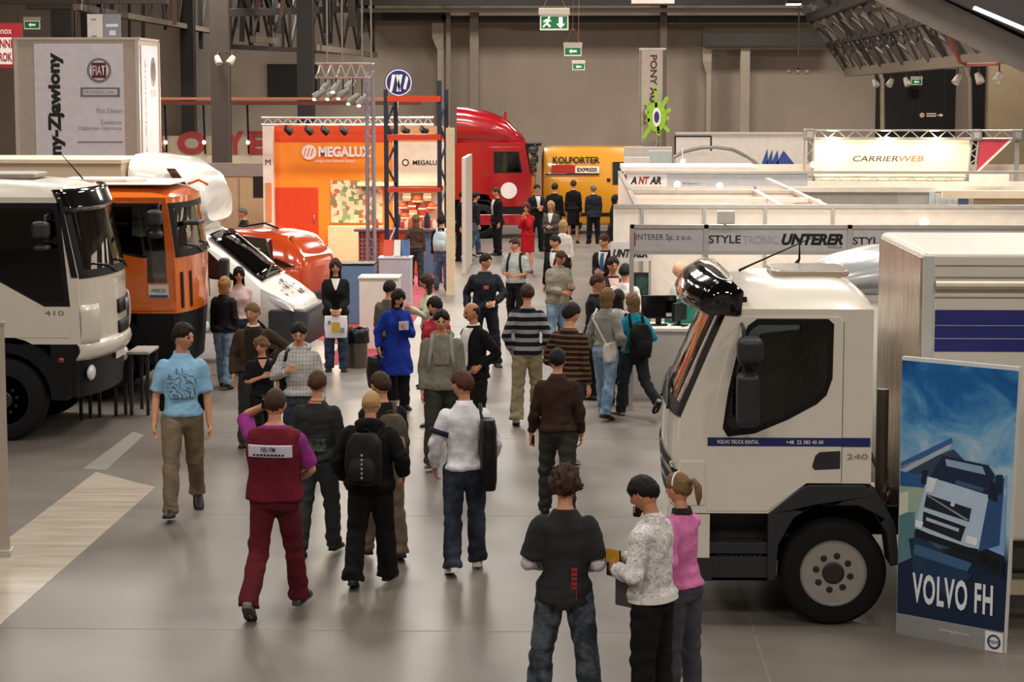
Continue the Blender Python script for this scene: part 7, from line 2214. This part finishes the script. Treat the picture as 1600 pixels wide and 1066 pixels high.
def tall_banner():
    Y = 69.5
    X = lambda px: A(px, 150, Y)[0]
    Z = lambda py: A(1020, py, Y)[2]
    r = thing('vertical_banner', 'tall pale banner on two poles with dark vertical lettering', 'banner', (X(1018), Y, 0))
    ox = X(1018)
    b = MB(); b.box((X(1002) - ox, 0, Z(222)), (X(1035) - ox, .02, Z(78))); bn = b.build('banner_cloth', mat('cloth_greige', '#b3a79a', .6), r, 0)
    b = MB(); b.box((X(998) - ox, -.02, Z(78)), (X(1040) - ox, .04, Z(75))); b.build('cross_bar', ALU, r, 0)
    for px in (1000, 1033):
        b = MB(); b.tube([(X(px) - ox, .03, 0), (X(px) - ox, .03, Z(76))], .03, 8); b.build('pole', ALU, r)
    mr = mat('print_maroon', '#4a1a1e', .5)
    lettering('PONY AUTO', (X(1021) - ox, -.002, (Z(86) + Z(185)) / 2), (0, 0, -1), (1, 0, 0), .22, mr, bn, width=Z(86) - Z(185), bold=.03)
    lettering('POLSKA', (X(1008) - ox, -.002, (Z(165) + Z(195)) / 2), (0, 0, -1), (1, 0, 0), .10, mr, bn, width=Z(165) - Z(195), bold=.01)
    s = thing('gear_sign', 'lime green splash-shaped sign with a blue and white oval', 'sign', (X(1026), 69.0, 0))
    Yg = 69.0
    s_ = Yg / FOC
    cx, cz = A(1026, 183, Yg)[0] - s.location.x, A(1026, 183, Yg)[2]
    b = MB(); b.prism(circ(15 * s_, 28, cx, cz, ry=23 * s_), 0, .12, 'y')
    for a_, ln in ((-3, 44), (28, 32), (62, 22), (95, 17), (140, 27), (172, 26), (212, 36), (250, 14), (296, 17), (325, 26)):
        d_ = np.array([math.sin(math.radians(a_)), 0, math.cos(math.radians(a_))])
        p_ = np.array([cx, .06, cz])
        b.bar(p_, p_ + d_ * ln * s_, 4.5 * s_, .12)
        e_ = p_ + d_ * ln * s_
        b.prism(circ(3.4 * s_, 14, e_[0], e_[2]), 0, .12, 'y')
    b.build('splash', mat('lime', '#8fbf2a', .4), s, 0, bevel=.02)
    flat_poly(circ(6.5 * s_, 28, ry=15 * s_), (cx, 0, cz), RX, UZ, WP, s, 'white_oval', depth=.02); flat_poly(circ(4 * s_, 28, ry=9 * s_), (cx, 0, cz), RX, UZ, mat('oval_blue', '#27336e', .4), s, 'blue_oval', depth=.03)
    b = MB(); b.tube([(cx, .06, 0), (cx, .06, cz - .2)], .03, 8); b.build('pole', ALU, s)
tall_banner()
# ------------------------------------------------------------------ the crowd
def fb(n, c, c2=None, kind='plain', rough=.9, scale=1.0): return fabric(n, c, c2, kind, rough, scale)
JEAN = fb('denim', '#3c4c63', '#7089a3', 'faded'); JEANL = fb('pale_denim', '#5f7892', '#9db4c6', 'faded'); JEAND = fb('dark_denim', '#20262f', '#3c4653', 'faded')
BLK = fb('black_cloth', '#121113'); BLKT = fb('black_trouser', '#171614'); CHAR = fb('charcoal_cloth', '#2a2a2c'); KHA = fb('khaki', '#6e5f4d', '#7d6e5a', 'faded'); SAND = fb('sand_trouser', '#84775c', '#a09173', 'faded')
GREYT = fb('dark_grey_trouser', '#34342f'); SUIT = fb('suit_cloth', '#17171b', rough=.8); WSH = fb('white_shirt', '#dcd8d2')

def vest(f, m, hem=.90, slack=.03):
    b = MB(); rr = []
    for z in list(np.linspace(hem, 1.39, 14)) + [1.43, 1.465]:
        rx, ry, cy = torso_at(f.T, max(z, .86))
        k = slack * (1 if z < 1.3 else .8)
        rr.append(f.up(ring(z, rx + k, ry + k, cy)))
    b.loft(rr)
    for Sj, E, W, sgn in f.arms: b.ell(Sj - np.array([sgn * .02, 0, 0]), (.065, .078, .072), 14, 10)
    v, fs, no = remesh(b, .0135, 3)
    v = v + no * (ripple(v, 41, (30, 30, 46), 7) * .004)[:, None]
    link('vest', to_mesh('vest', v, fs), m, f.root, 180)

def lower_sleeves(f, m, s0=.75, r=.05):
    for Sj, E, W, sgn in f.arms:
        b = MB(); b.tube([Sj * (1 - s0) + E * s0, E, E * .5 + W * .5, W * .95 + E * .05], [r + .006, r + .004, r, r - .012], 16)
        b.ell(E, (r + .004,) * 3, 12, 8)
        v, fs, no = remesh(b, .012, 2)
        v = v + no * (ripple(v, 11, (40, 40, 60), 6) * .004)[:, None]
        link('sleeve', to_mesh('sleeve', v, fs), m, f.root, 180)

def hand_at(f, side):
    W, x, y, z, sgn = f.hands[0 if side == 'L' else 1]
    return W_(f, W + z * .075 - y * .02)[0]

def held(f, side, name, label, cat, size, m, rz=0.0, tilt=0.0, off=(0, 0, 0), parts=()):
    p = hand_at(f, side) + np.array(off)
    r = thing(name, label, cat, p, f.root.rotation_euler[2] + rz)
    w, d, h = size
    b = MB(); b.box((-w / 2, -d / 2, -h / 2), (w / 2, d / 2, h / 2)); b.v = [v @ rotm('X', tilt).T for v in b.v]
    b.build('body', m, r, 0, bevel=min(size) * .15)
    for nm, x0, z0, x1, z1, mm in parts:
        b = MB(); b.box((x0 * w, -d / 2 - .003, z0 * h), (x1 * w, -d / 2 + .001, z1 * h)); b.v = [v @ rotm('X', tilt).T for v in b.v]
        b.build(nm, mm, r, 0)
    return r

def stripes_back(f, m, z0, z1, x, n=6):
    for i in range(n):
        z = z0 + (z1 - z0) * i / n
        rx, ry, cy = torso_at(f.T, max(z, .86))
        P = f.up(np.array([(x - .02, cy + ry + .028, z), (x + .02, cy + ry + .028, z), (x + .02, cy + ry + .028, z + .026), (x - .02, cy + ry + .028, z + .026)]))
        b = MB(); b.add(P, [(0, 1, 2, 3)]); b.build('print_mark', m, f.root, 0, solid=.003)

# --- nearest people
f = person('man in light blue printed t-shirt walking beside the pale floor strip', (286, 503), 806, a=8, hy=52, pose='walkR', top=fb('sky_tee', '#86b4d2', '#33404c', 'plain'), sleeve='short', hem=.92, legs=KHA, hc='dark', slack=.018, fat=.90, armL=(.24, -.02, .84), armR=(.25, -.05, .86), collar=fb('sky_tee', '#86b4d2', '#33404c', 'plain'))
torso_patch(f, 'swirl_print', fb('tee_print', '#86b4d2', '#4a545c', 'swirl'), 1.09, 1.37, lambda t: .05 + .075 * math.sin(PI * min(1, .15 + .85 * t)) ** .7, .020)
for sg in (1, -1):
    b = MB()
    P = [f.up(np.array([sg * (torso_at(f.T, z)[0] + .025), .0, z])) for z in (.96, 1.02, 1.08, 1.13)]
    b.tube(P, [(.02, .008), (.05, .012), (.05, .012), (.02, .008)], 10); b.build('side_panel', BLK, f.root, 60)

f = person('man in maroon work vest and maroon trousers phoning, seen from behind', (430, 604), 957, a=172, pose='walkR', fat=1.12, top=fb('purple_polo', '#8a2f7c'), sleeve='short', hem=.97, legs=fb('maroon_trouser', '#5a1a24'), hair='buzz', hc='brown', armL=(.125, -.085, 1.60), poleL=(.75, -.2, -1.0), slack=.012, armR=(.10, -.24, 1.02), poleR=(1, .5, -.2), sole='#4a5148', shoe='#57564f', flare=.012)
vest(f, fb('maroon_vest', '#651827'), .90, .034)
lab = torso_patch(f, 'back_label', mat('label_lilac', '#cfc8d8', .5), 1.245, 1.34, lambda t: .15, .040, back=True)
pc = f.up(np.array([0, torso_at(f.T, 1.31)[1] + .045, 1.31]))
lettering('KEL-TIM', pc, (-1, 0, 0), f.RU @ np.array([0, 0, 1]), .032, INK, f.root, width=.11, bold=.02, depth=.012)
pc = f.up(np.array([0, torso_at(f.T, 1.27)[1] + .047, 1.268]))
b = MB()
for i in range(9): b.box((-.125 + i * .028, pc[1] + .006, pc[2] - .007), (-.105 + i * .028, pc[1] + .009, pc[2] + .007))
b.build('print_line', INK, f.root, 0)
held(f, 'L', 'mobile_phone', 'black mobile phone held to the ear by the man in maroon', 'phone', (.05, .015, .11), BLACK, off=(0, 0, .02))

f = person('man in dark grey pullover walking just ahead of the maroon vest', (496, 582), 866, a=172, pose='stepR', top=fb('graphite_pullover', '#2b2d2e'), legs=fb('slate_trouser', '#373b3c'), hc='red', slack=.026, hem=.90, armL=(.25, -.1, .88), armR=(.25, -.06, .86))
torso_patch(f, 'back_print', fb('faded_print', '#2b2d2e', '#5f6a58', 'blotch', scale=.6), 1.0, 1.12, lambda t: .10, .026, back=True)
torso_patch(f, 'neck_band', mat('coral_band', '#b0664e', .8), 1.455, 1.475, lambda t: .055, .012, back=True)

f = person('cropped fair-haired man in black hooded jacket wearing a black backpack', (580, 612), 913, a=172, pose='stepR', top=BLK, hood=BLK, legs=BLKT, hair='buzz', hc='fair', slack=.046, hem=.86, armL=(.28, -.12, .95), armR=(.27, -.16, .98), hp=16, flare=.015, fat=1.06)
backpack(f, 'black backpack with pale trim on the cropped fair-haired man', '#1b1a19', w=.34, h=.46, d=.20, accent='#262422')
b = MB()
for i in range(6):
    q = W_(f, f.up(np.array([-.012, torso_at(f.T, 1.17)[1] + .035 + .20 * .86 + .054, 1.02 + i * .04])))[0]
    b.ell(q, (.010, .010, .013), 8, 6)
tag(b.build('zip_badge', mat('badge_silver', '#9a9690', .4), smooth=60), 'row of pale badges down the black backpack pocket', 'badge')

f = person('dark-haired man with tan and grey backpack half hidden by the black hooded jacket', (594, 584), None, h=1.74, a=200, hy=25, pose='stepL', top=fb('black_tee', '#1a1818'), legs=KHA, hc='brown', slack=.026)
backpack(f, 'brown and tan backpack of the half hidden man', '#4a4034', w=.30, h=.42, d=.20, accent='#8a7454', side=-.03)

f = person('man in white tracksuit jacket with a black bag on his shoulder', (722, 582), 893, a=188, hy=42, pose='stepR', top=fb('white_track', '#dad9dc'), legs=JEAND, hc='red', slack=.022, fat=.90, hem=.90, collar=fb('white_track', '#dad9dc'), armL=(.25, -.12, .90), armR=(.24, -.12, .95), shoe='#cfc8bc', sole='#d8d2c6', flare=.012)
for sgm in (f.arms[0],):
    Sj, E, W, sgn = sgm
    b = MB(); b.tube([Sj * .52 + E * .48, Sj * .36 + E * .64], [.088, .086], 18, cap=False); b.build('sleeve_band', fb('navy_band', '#23283a'), f.root, 60, solid=.004)
shoulder_bag(f, 'black shoulder bag hanging on the white tracksuit jacket', '#141311', (-.19, .15, 1.07), (.30, .15, .62), strap_over=-1)

f = person('man in dark brown pullover walking away with a phone in his hand', (871, 547), 808, a=182, pose='stepL', top=fb('brown_pullover', '#35221b'), legs=GREYT, hc='black', slack=.024, hem=.90, armL=(.27, -.08, .86), armR=(.25, -.05, .86), collar=fb('brown_pullover', '#35221b'))
held(f, 'L', 'mobile_phone', 'dark phone in the hand of the man in brown pullover', 'phone', (.05, .015, .11), BLACK)

f = person('man in charcoal t-shirt over white sleeves, back turned, nearest the camera', (883, 730), None, h=1.78, a=178, pose='wide', top=fb('charcoal_tee', '#2c2c2d'), sleeve='short', legs=fb('grey_denim', '#2b3036', '#66737c', 'faded'), hair='mop', hc='brown', slack=.026, hem=.84, armL=(.15, -.22, 1.05), poleL=(.55, .8, -.5), armR=(.13, -.22, 1.04), poleR=(.55, .8, -.5), flare=.03, fat=.90)
lower_sleeves(f, fb('white_sleeve', '#c9c0c4'), .70, .052)
stripes_back(f, mat('print_red', '#8c2420', .7), .88, 1.10, -.07, 7)

f9 = person('man in white mottled jacket reading a booklet, seen from the side', (1006, 740), None, h=1.77, a=-118, pose='close', hp=24, top=fb('mottled_white', '#e2dedc', '#8d8683', 'blotch'), legs=BLKT, hc='black', slack=.036, hem=.92, collar=fb('mottled_white', '#e2dedc', '#8d8683', 'blotch'), armL=(.13, -.21, 1.12), poleL=(.8, .8, -.5), armR=(.05, -.27, 1.15), skin='c')
torso_patch(f9, 'hem_band', WSH, .905, .955, lambda t: .40, .040); torso_patch(f9, 'hem_band', WSH, .905, .955, lambda t: .40, .040, back=True)
held(f9, 'L', 'booklet', 'yellow and black booklet held by the man in white mottled jacket', 'booklet', (.13, .02, .19), mat('booklet_dark', '#2a2018', .5), rz=1.2, off=(.0, 0, .02), parts=(('yellow_cover', -.5, 0, .5, .5, mat('booklet_yellow', '#c9951a', .5)),))
held(f9, 'R', 'magazine', 'dark photo magazine tucked under the arm of the mottled jacket', 'magazine', (.16, .015, .22), mat('magazine_dark', '#4b4844', .4), rz=1.3, off=(.10, -.16, -.20))

f = person('woman in pink top with ponytail standing behind the mottled jacket', (1060, 737), None, h=1.70, a=-128, fem=True, pose='close', top=fb('pink_top', '#d678ac'), legs=fb('grey_jean', '#4a4a52'), hair='tail', hc='light', slack=.016, hem=.92, armR=(.06, -.36, 1.40), armL=(.20, -.10, .98), collar=fb('dark_collar', '#2a2024'))
held(f, 'R', 'camera', 'small black camera held up by the woman in pink', 'camera', (.10, .06, .08), BLACK, parts=(('lens', -.25, -.3, .25, .3, DARK),))
b = MB(); tt = np.linspace(0, PI, 12); b.tube([f.hc + f.RH @ np.array([math.cos(q) * .083, .01, .03 + math.sin(q) * .092]) for q in tt], .006, 6); b.build('hair_band', WP, f.root)

# --- middle of the aisle, entering side
f = person('boy in black v-neck t-shirt with a hand on his chest', (408, 530), 716, a=12, hy=-28, pose='stepR', top=fb('black_polo', '#141317'), sleeve='short', legs=BLKT, hair='mop', hc='light', slack=.022, hem=.90, armR=(.02, -.17, 1.20), poleR=(1, .4, -.5), armL=(.24, -.08, .88))
torso_patch(f, 'neck_opening', skin_mat('a'), 1.33, 1.455, lambda t: .002 + .05 * t, .020)
torso_patch(f, 'chest_badge', mat('badge_grey', '#8d8d90', .6), 1.20, 1.225, lambda t: .02, .022)
f = person('young man in brown jacket with white collar and one elbow out', (394, 473), None, h=1.78, a=4, hy=-22, pose='stand', top=fb('brown_zip', '#3f3024'), legs=GREYT, hc='light', slack=.032, open_=(fb('dark_jersey', '#2a2018'), .08, .05, 1.0), armL=(.20, .02, 1.06), poleL=(1, .2, -.1), armR=(.24, -.08, .88), collar=WSH)
f = person('young man in pale checked hooded top with a black strap', (467, 503), None, h=1.77, a=2, hp=14, pose='stand', top=fb('check_hoodie', '#bdbab6', '#77777a', 'plaid'), hood=fb('check_hoodie', '#bdbab6', '#77777a', 'plaid'), legs=JEAND, hc='dark', slack=.024, fat=.9, armR=(.13, -.18, 1.22), poleR=(.8, .6, -.6), armL=(.25, -.06, .86))
shoulder_bag(f, 'black bag slung behind the pale checked hooded top', '#151415', (-.20, .14, .98), (.20, .10, .34), strap_over=-1)
f = person('blonde woman in black jacket and pale jeans, back turned, by the orange lorry', (351, 434), 606, a=160, fem=True, pose='stepL', top=fb('black_puffer', '#131214', rough=.6), legs=JEANL, hair='bob', hc='blond', slack=.04, hem=.88)
f = person('long dark-haired woman in pale pink blouse beside the orange lorry', (373, 417), None, h=1.68, a=10, fem=True, pose='close', top=fb('blush_blouse', '#cfb4b4'), legs=JEAND, hair='long', hc='black', slack=.02)
f = person('smiling woman in black jacket holding a white carrier bag near the litter bin', (524, 404), 580, a=6, fem=True, pose='close', top=fb('black_coat', '#161512'), legs=fb('indigo_jean', '#273246', '#3f5070', 'faded'), hair='long', hc='brown', slack=.03, hem=.86, armL=(.07, -.24, .97), armR=(.07, -.24, .97), open_=(WSH, .05, .004, 1.28))
def carrier(f, label, c, size, m, marks=()):
    r = thing('carrier_bag', label, 'bag', W_(f, (0, 0, 0))[0], f.root.rotation_euler[2], None, f.S)
    w, d, h = size; x, y, z = c
    b = MB(); b.loft([np.array([(x - w / 2 * k, y - d / 2 * k2, zz), (x + w / 2 * k, y - d / 2 * k2, zz), (x + w / 2 * k, y + d / 2 * k2, zz), (x - w / 2 * k, y + d / 2 * k2, zz)]) for zz, k, k2 in ((z - h / 2, .92, 1), (z, 1, 1.1), (z + h / 2, .96, .35))])
    b.build('bag_body', m, r, 0, bevel=.01)
    for yy in (-.2, .2):
        b = MB(); b.tube([(x - w * .2, y + d * yy, z + h / 2 - .02), (x - w * .15, y, z + h / 2 + .08), (x + w * .15, y, z + h / 2 + .08), (x + w * .2, y + d * yy, z + h / 2 - .02)], .006, 6); b.build('handle', m, r)
    for (px, pz, pw, ph, mm) in marks:
        b = MB(); b.box((x + px - pw / 2, y - d * .62, z + pz - ph / 2), (x + px + pw / 2, y - d * .60, z + pz + ph / 2)); b.build('print', mm, r, 0, bevel=.01)
    return r
carrier(f, 'white carrier bag with yellow print held by the smiling woman', (0, -.27, .72), (.36, .10, .34), mat('bag_white', '#ddd9d8', .4), ((0, 0, .13, .15, mat('bag_yellow', '#c9a53a', .5)), (-.1, .07, .05, .06, mat('bag_grey', '#8a8288', .5)), (.1, -.05, .06, .08, mat('bag_violet', '#8f86a8', .5))))
f = person('grey-haired man in dark jacket standing behind the orange-red car', (379, 324), None, h=1.76, a=-70, pose='stand', top=SUIT, legs=BLKT, hc='grey', slack=.03, vox=1.5)

f = person('woman in long cobalt blue coat and black cap reading in the aisle', (622, 451), 640, a=22, hy=14, hp=18, fem=True, pose='close', top=fb('cobalt_coat', '#1c3390'), hem=.52, legs=BLKT, hair='bob', hc='dark', slack=.036, armR=(.27, -.02, .90), armL=(.08, -.24, 1.20), collar=BLK)
torso_patch(f, 'coat_button_strip', fb('cobalt_dark', '#16287a'), .90, 1.40, lambda t: .012, .036)
shoulder_bag(f, 'large black bag carried low by the woman in cobalt coat', '#1a1918', (-.36, -.02, .56), (.34, .16, .46), strap_over=0)
_p = hand_at(f, 'R'); _q = W_(f, (-.36, -.02, .78))[0]
b = MB(); b.tube([_p, (_p * .5 + _q * .5) + np.array([.03, 0, 0]), _q], .012, 6); tag(b.build('bag_strap', BLACK), 'black strap from the cobalt coat hand down to the large bag', 'strap')
held(f, 'L', 'leaflet', 'pale leaflet read by the woman in cobalt coat', 'leaflet', (.15, .006, .12), mat('leaflet_pale', '#b8bccb', .5), rz=.2, off=(0, -.02, .02))
f = person('dark-haired man mostly hidden behind the cobalt coat', (609, 438), None, Y=30.5, a=150, pose='close', top=fb('olive_top', '#5c5a4a'), legs=BLKT, hc='dark', slack=.025)
f = person('brown-haired woman in pale green jacket near the pale grey podium', (666, 428), None, h=1.68, a=-75, fem=True, pose='close', top=fb('pale_green', '#b5b49a'), legs=JEAND, hair='long', hc='brown', slack=.022, armL=(.1, -.3, 1.25), armR=(.1, -.3, 1.2))
f = person('black-haired woman in red jacket behind the grey hooded top', (679, 464), None, h=1.70, a=-35, fem=True, pose='close', top=fb('scarlet_jacket', '#a81f2c', rough=.6), legs=BLKT, hair='bob', hc='black', slack=.04, hem=.80)
f = person('young man in grey hooded sweatshirt with rucksack straps walking towards the camera', (690, 486), 732, a=0, pose='stepR', top=fb('grey_hoodie', '#76736a'), hood=fb('grey_hoodie', '#76736a'), legs=fb('olive_trouser', '#33332c'), hc='black', slack=.036, hem=.87, shoe='#1a1918', sole='#c9c2b4')
torso_patch(f, 'chest_print', fb('gold_print', '#76736a', '#9a8a5a', 'blotch', scale=.8), 1.16, 1.30, lambda t: .065, .036)
backpack(f, 'rucksack with pale straps on the grey hooded sweatshirt', '#8d8a80', w=.30, h=.42, d=.16)
f = person('bald man with moustache in black jacket and open white shirt', (737, 472), None, h=1.78, a=-52, hy=-8, pose='stand', top=BLK, open_=(WSH, .07, .028, .98), legs=BLKT, hair='bald', hc='dark', slack=.038, hem=.84, skin='c', collar=WSH, armL=(.20, -.06, 1.0), armR=(.25, -.02, .92))
b = MB(); b.tube([f.hc + f.RH @ np.array([q, -yy, -.048]) for q, yy in ((-.028, .082), (0, .101), (.028, .082))], [.004, .008, .004], 8); b.build('moustache', hair_mat(HAIR['dark']), f.root)
f = person('man in navy jacket with red badge standing alone in the aisle', (759, 396), None, h=1.80, a=10, hy=30, pose='wide', top=fb('navy_jacket', '#161b24', rough=.7), legs=fb('navy_trouser', '#1c2026'), hc='dark', slack=.034, hem=.90, armL=(.12, -.22, 1.02), poleL=(1, .4, -.2), armR=(.27, -.04, .90), fat=1.0)
torso_patch(f, 'badge', mat('badge_red', '#b04a40', .5), 1.22, 1.275, lambda t: .025, .034)
held(f, 'L', 'paper', 'folded white paper in the hand of the man in navy jacket', 'paper', (.13, .01, .07), WP)
f = person('young man in pale printed t-shirt and black trousers with dark shoulder straps', (804, 373), 522, a=-14, hy=-30, pose='stepL', top=fb('pale_tee', '#b5bbb9', '#8d9a98', 'blotch'), sleeve='short', legs=BLKT, hc='brown', slack=.026, armL=(.10, -.22, 1.08), armR=(.12, -.2, 1.1))
backpack(f, 'black rucksack worn by the young man in pale printed t-shirt', '#171617', w=.28, h=.40, d=.15)
f = person('cropped man in grey zip jacket and pale jeans looking down at his phone', (876, 389), None, h=1.77, a=35, hp=26, pose='stand', top=fb('stone_jacket', '#8b8578'), legs=JEANL, hair='buzz', hc='brown', slack=.04, hem=.86, armL=(.10, -.26, 1.14), armR=(.06, -.24, 1.06), skin='c')
held(f, 'L', 'mobile_phone', 'phone held by the cropped man in grey zip jacket', 'phone', (.05, .012, .10), BLACK)
f = person('man in black and grey striped sweater and sand trousers, back turned', (824, 446), 662, a=178, pose='stepR', top=fb('bold_stripe', '#1a1a1c', '#8d8f93', 'stripes'), legs=SAND, hc='brown', slack=.026, fat=.9, hem=.86, armL=(.22, -.10, .92), armR=(.22, -.12, .94), shoe='#6b5a48', sole='#8d8070', flare=.02)
f = person('young man in brown and black striped sweater looking towards the counter', (893, 475), 722, a=150, hy=-18, pose='stepL', top=fb('brown_stripe', '#241712', '#6d4e38', 'thin_stripes'), legs=JEAND, hc='dark', slack=.026, fat=.9, hem=.84, shoe='#8d867c', sole='#b9b2a6', armL=(.2, -.2, 1.0))
f31 = person('woman in grey jacket and pale jeans with a white handbag at her hip', (949, 452), 654, a=148, fem=True, pose='stepL', top=fb('ash_jacket', '#86857c'), legs=JEANL, hair='bob', hc='light', slack=.032, hem=.98, armL=(.30, -.16, .92), armR=(.2, -.15, 1.0))
b_ = shoulder_bag(f31, 'white handbag with black motif on the grey jacket woman', '#c9c4bc', (-.15, .13, .93), (.30, .10, .26), strap_over=1)
f = person('woman in teal top and dark trousers striding with a black backpack', (989, 456), 650, a=205, fem=True, pose=((14, 5, 3, 0), (-20, 38, 3, 40)), top=fb('teal_top', '#1f8ba6'), legs=fb('dark_slate_jean', '#23282b'), hair='bob', hc='light', slack=.02, armL=(.12, -.26, 1.05), armR=(.2, -.05, .95), shoe='#8a857e')
backpack(f, 'black backpack on the woman in teal top', '#121112', w=.32, h=.48, d=.22, z=1.10)
f = person('dark-haired woman in white blouse between the grey jacket and the teal top', (966, 452), None, h=1.68, a=165, fem=True, pose='close', top=fb('pearl_blouse', '#cfc6c4'), legs=BLKT, hair='long', hc='dark', slack=.02, Y=29.95)
f = person('man in dark jacket with white papers at the stand corner', (934, 428), None, h=1.78, a=70, pose='stand', top=fb('ink_jacket', '#191b22'), legs=BLKT, hc='brown', slack=.034, armR=(.08, -.22, 1.02), skin='c', armL=(.2, -.1, .98))
held(f, 'R', 'paper', 'white papers held by the man at the stand corner', 'paper', (.16, .01, .20), WP, tilt=.5)
f = person('red-faced man in dark shirt by the name board', (958, 401), None, h=1.80, Y=32.9, a=12, pose='stand', top=fb('plum_shirt', '#3a2a30'), open_=(fb('rose_shirt', '#cfaea6'), .06, .02, 1.2), legs=BLKT, hc='dark', slack=.03, skin='c')
f = person('man in white shirt, back turned, facing the framed picture', (977, 412), None, h=1.80, a=160, pose='stand', top=WSH, legs=BLKT, hc='dark', slack=.028)
f = person('suited man with blue tie looking at papers at the aisle corner of the stand', (944, 366), None, h=1.80, a=-25, hy=-20, pose='stand', top=SUIT, open_=(WSH, .07, .01, 1.12, fb('blue_tie', '#3f5f86')), legs=SUIT, hc='brown', slack=.03, armL=(.06, -.24, 1.1), armR=(.06, -.24, 1.12))
f = person('bald man in white shirt behind the reception counter', (1061, 408), None, h=1.80, a=-65, pose='stand', top=WSH, legs=BLKT, hair='none', hc='grey', slack=.028, skin='b', armR=(.1, -.3, 1.15), armL=(.1, -.3, 1.15), Y=32.9)
f = person('brown-haired man in dark vest at the reception counter', (1077, 418), None, h=1.78, a=-55, pose='stand', top=WSH, legs=BLKT, hc='brown', slack=.026, Y=32.0, armR=(.1, -.3, 1.1), armL=(.1, -.3, 1.1))
vest(f, fb('grey_vest', '#3a3632'), .95, .03)

# --- far end of the aisle
def far(label, head, foot, **k):
    k.setdefault('vox', 1.5); k.setdefault('detail', head[1] > 305)
    return person(label, head, foot, **k)
far('man in dark open coat by the cream end wall of the orange stand', (724, 298), 408, a=70, top=BLK, open_=(fb('grey_shirt', '#8d93a0'), .07, .03, 1.0), legs=BLKT, hc='dark', slack=.035, hem=.72)
far('man in dark jacket and blue jeans beside the dark open coat', (744, 301), 400, a=110, top=fb('slate_jacket', '#23252b'), legs=JEAN, hc='dark', slack=.034, pose='stepL')
far('suited man with white shirt front by the crimson lorry wheel', (775, 293), 399, a=-62, top=SUIT, open_=(WSH, .055, .015, 1.05), legs=SUIT, hc='brown', slack=.034, pose='close', hem=.80)
f = far('woman in red jacket and red skirt raising her hands to her mouth', (823, 317), None, h=1.68, a=-20, fem=True, pose='close', top=fb('red_suit', '#b01a24'), skirt=(fb('red_suit', '#b01a24'), .52), hair='bob', hc='red', slack=.024, armL=(.03, -.20, 1.40), armR=(.03, -.22, 1.38))
f = far('fair woman in grey suit jacket facing the camera', (861, 314), None, h=1.68, a=-12, fem=True, pose='close', top=fb('grey_suit', '#4d4a45'), open_=(WSH, .05, .01, 1.2), legs=BLKT, hair='bob', hc='fair', slack=.026, armL=(.06, -.22, 1.1), armR=(.06, -.22, 1.1))
far('man in dark suit holding white papers behind the woman in red', (839, 288), None, h=1.82, a=22, top=SUIT, open_=(WSH, .05, .01, 1.15), legs=SUIT, hc='dark', slack=.03, armR=(.05, -.25, 1.15), armL=(.05, -.25, 1.1))
far('dark-haired man in black jacket before the yellow van', (867, 286), None, h=1.80, a=165, top=BLK, legs=BLKT, hc='dark', slack=.034)
far('woman in black jacket and knee-length black skirt before the yellow van', (896, 281), 380, a=178, fem=True, top=BLK, skirt=(BLK, .50), hair='short', hc='brown', slack=.03, pose='close')
far('broad man in dark blue-grey suit before the yellow van', (927, 289), 381, a=195, top=fb('blue_grey_suit', '#22262c'), legs=SUIT, hair='short', hc='grey', slack=.034, fat=1.08, hem=.80)
far('person in long black coat at the edge of the white stands', (962, 304), None, h=1.74, a=95, fem=True, top=BLK, hem=.55, legs=BLKT, hair='long', hc='black', slack=.035, pose='close')
far('blonde woman in white top walking away behind the man in black suit', (880, 344), None, h=1.66, a=165, fem=True, top=WSH, legs=BLKT, hair='bob', hc='fair', slack=.022)
far('dark-haired man in black suit with white collar ahead of the grey zip jacket', (867, 367), None, h=1.78, a=-32, hy=-20, top=SUIT, open_=(WSH, .05, .01, 1.2), legs=SUIT, hc='dark', slack=.03)
f = far('brown-haired woman with a pale blue paper bag at the bar counter', (650, 335), None, Y=48.3, a=172, fem=True, top=fb('umber_top', '#4d4034'), legs=fb('dusk_jean', '#3c4048'), hair='long', hc='light', slack=.028, armL=(.24, -.08, .95))
carrier(f, 'pale blue paper bag hanging beside the brown-haired woman', (.28, -.06, .80), (.26, .10, .34), mat('bag_ice', '#8fc4d6', .5))
f = far('dark-haired person in black sleeves wearing a pale rucksack at the bar counter', (690, 338), None, Y=47.4, a=176, top=BLK, legs=JEAN, hair='mop', hc='dark', slack=.024)
backpack(f, 'pale ice-blue rucksack near the cream end wall', '#b9cdd4', w=.36, h=.46, d=.18)
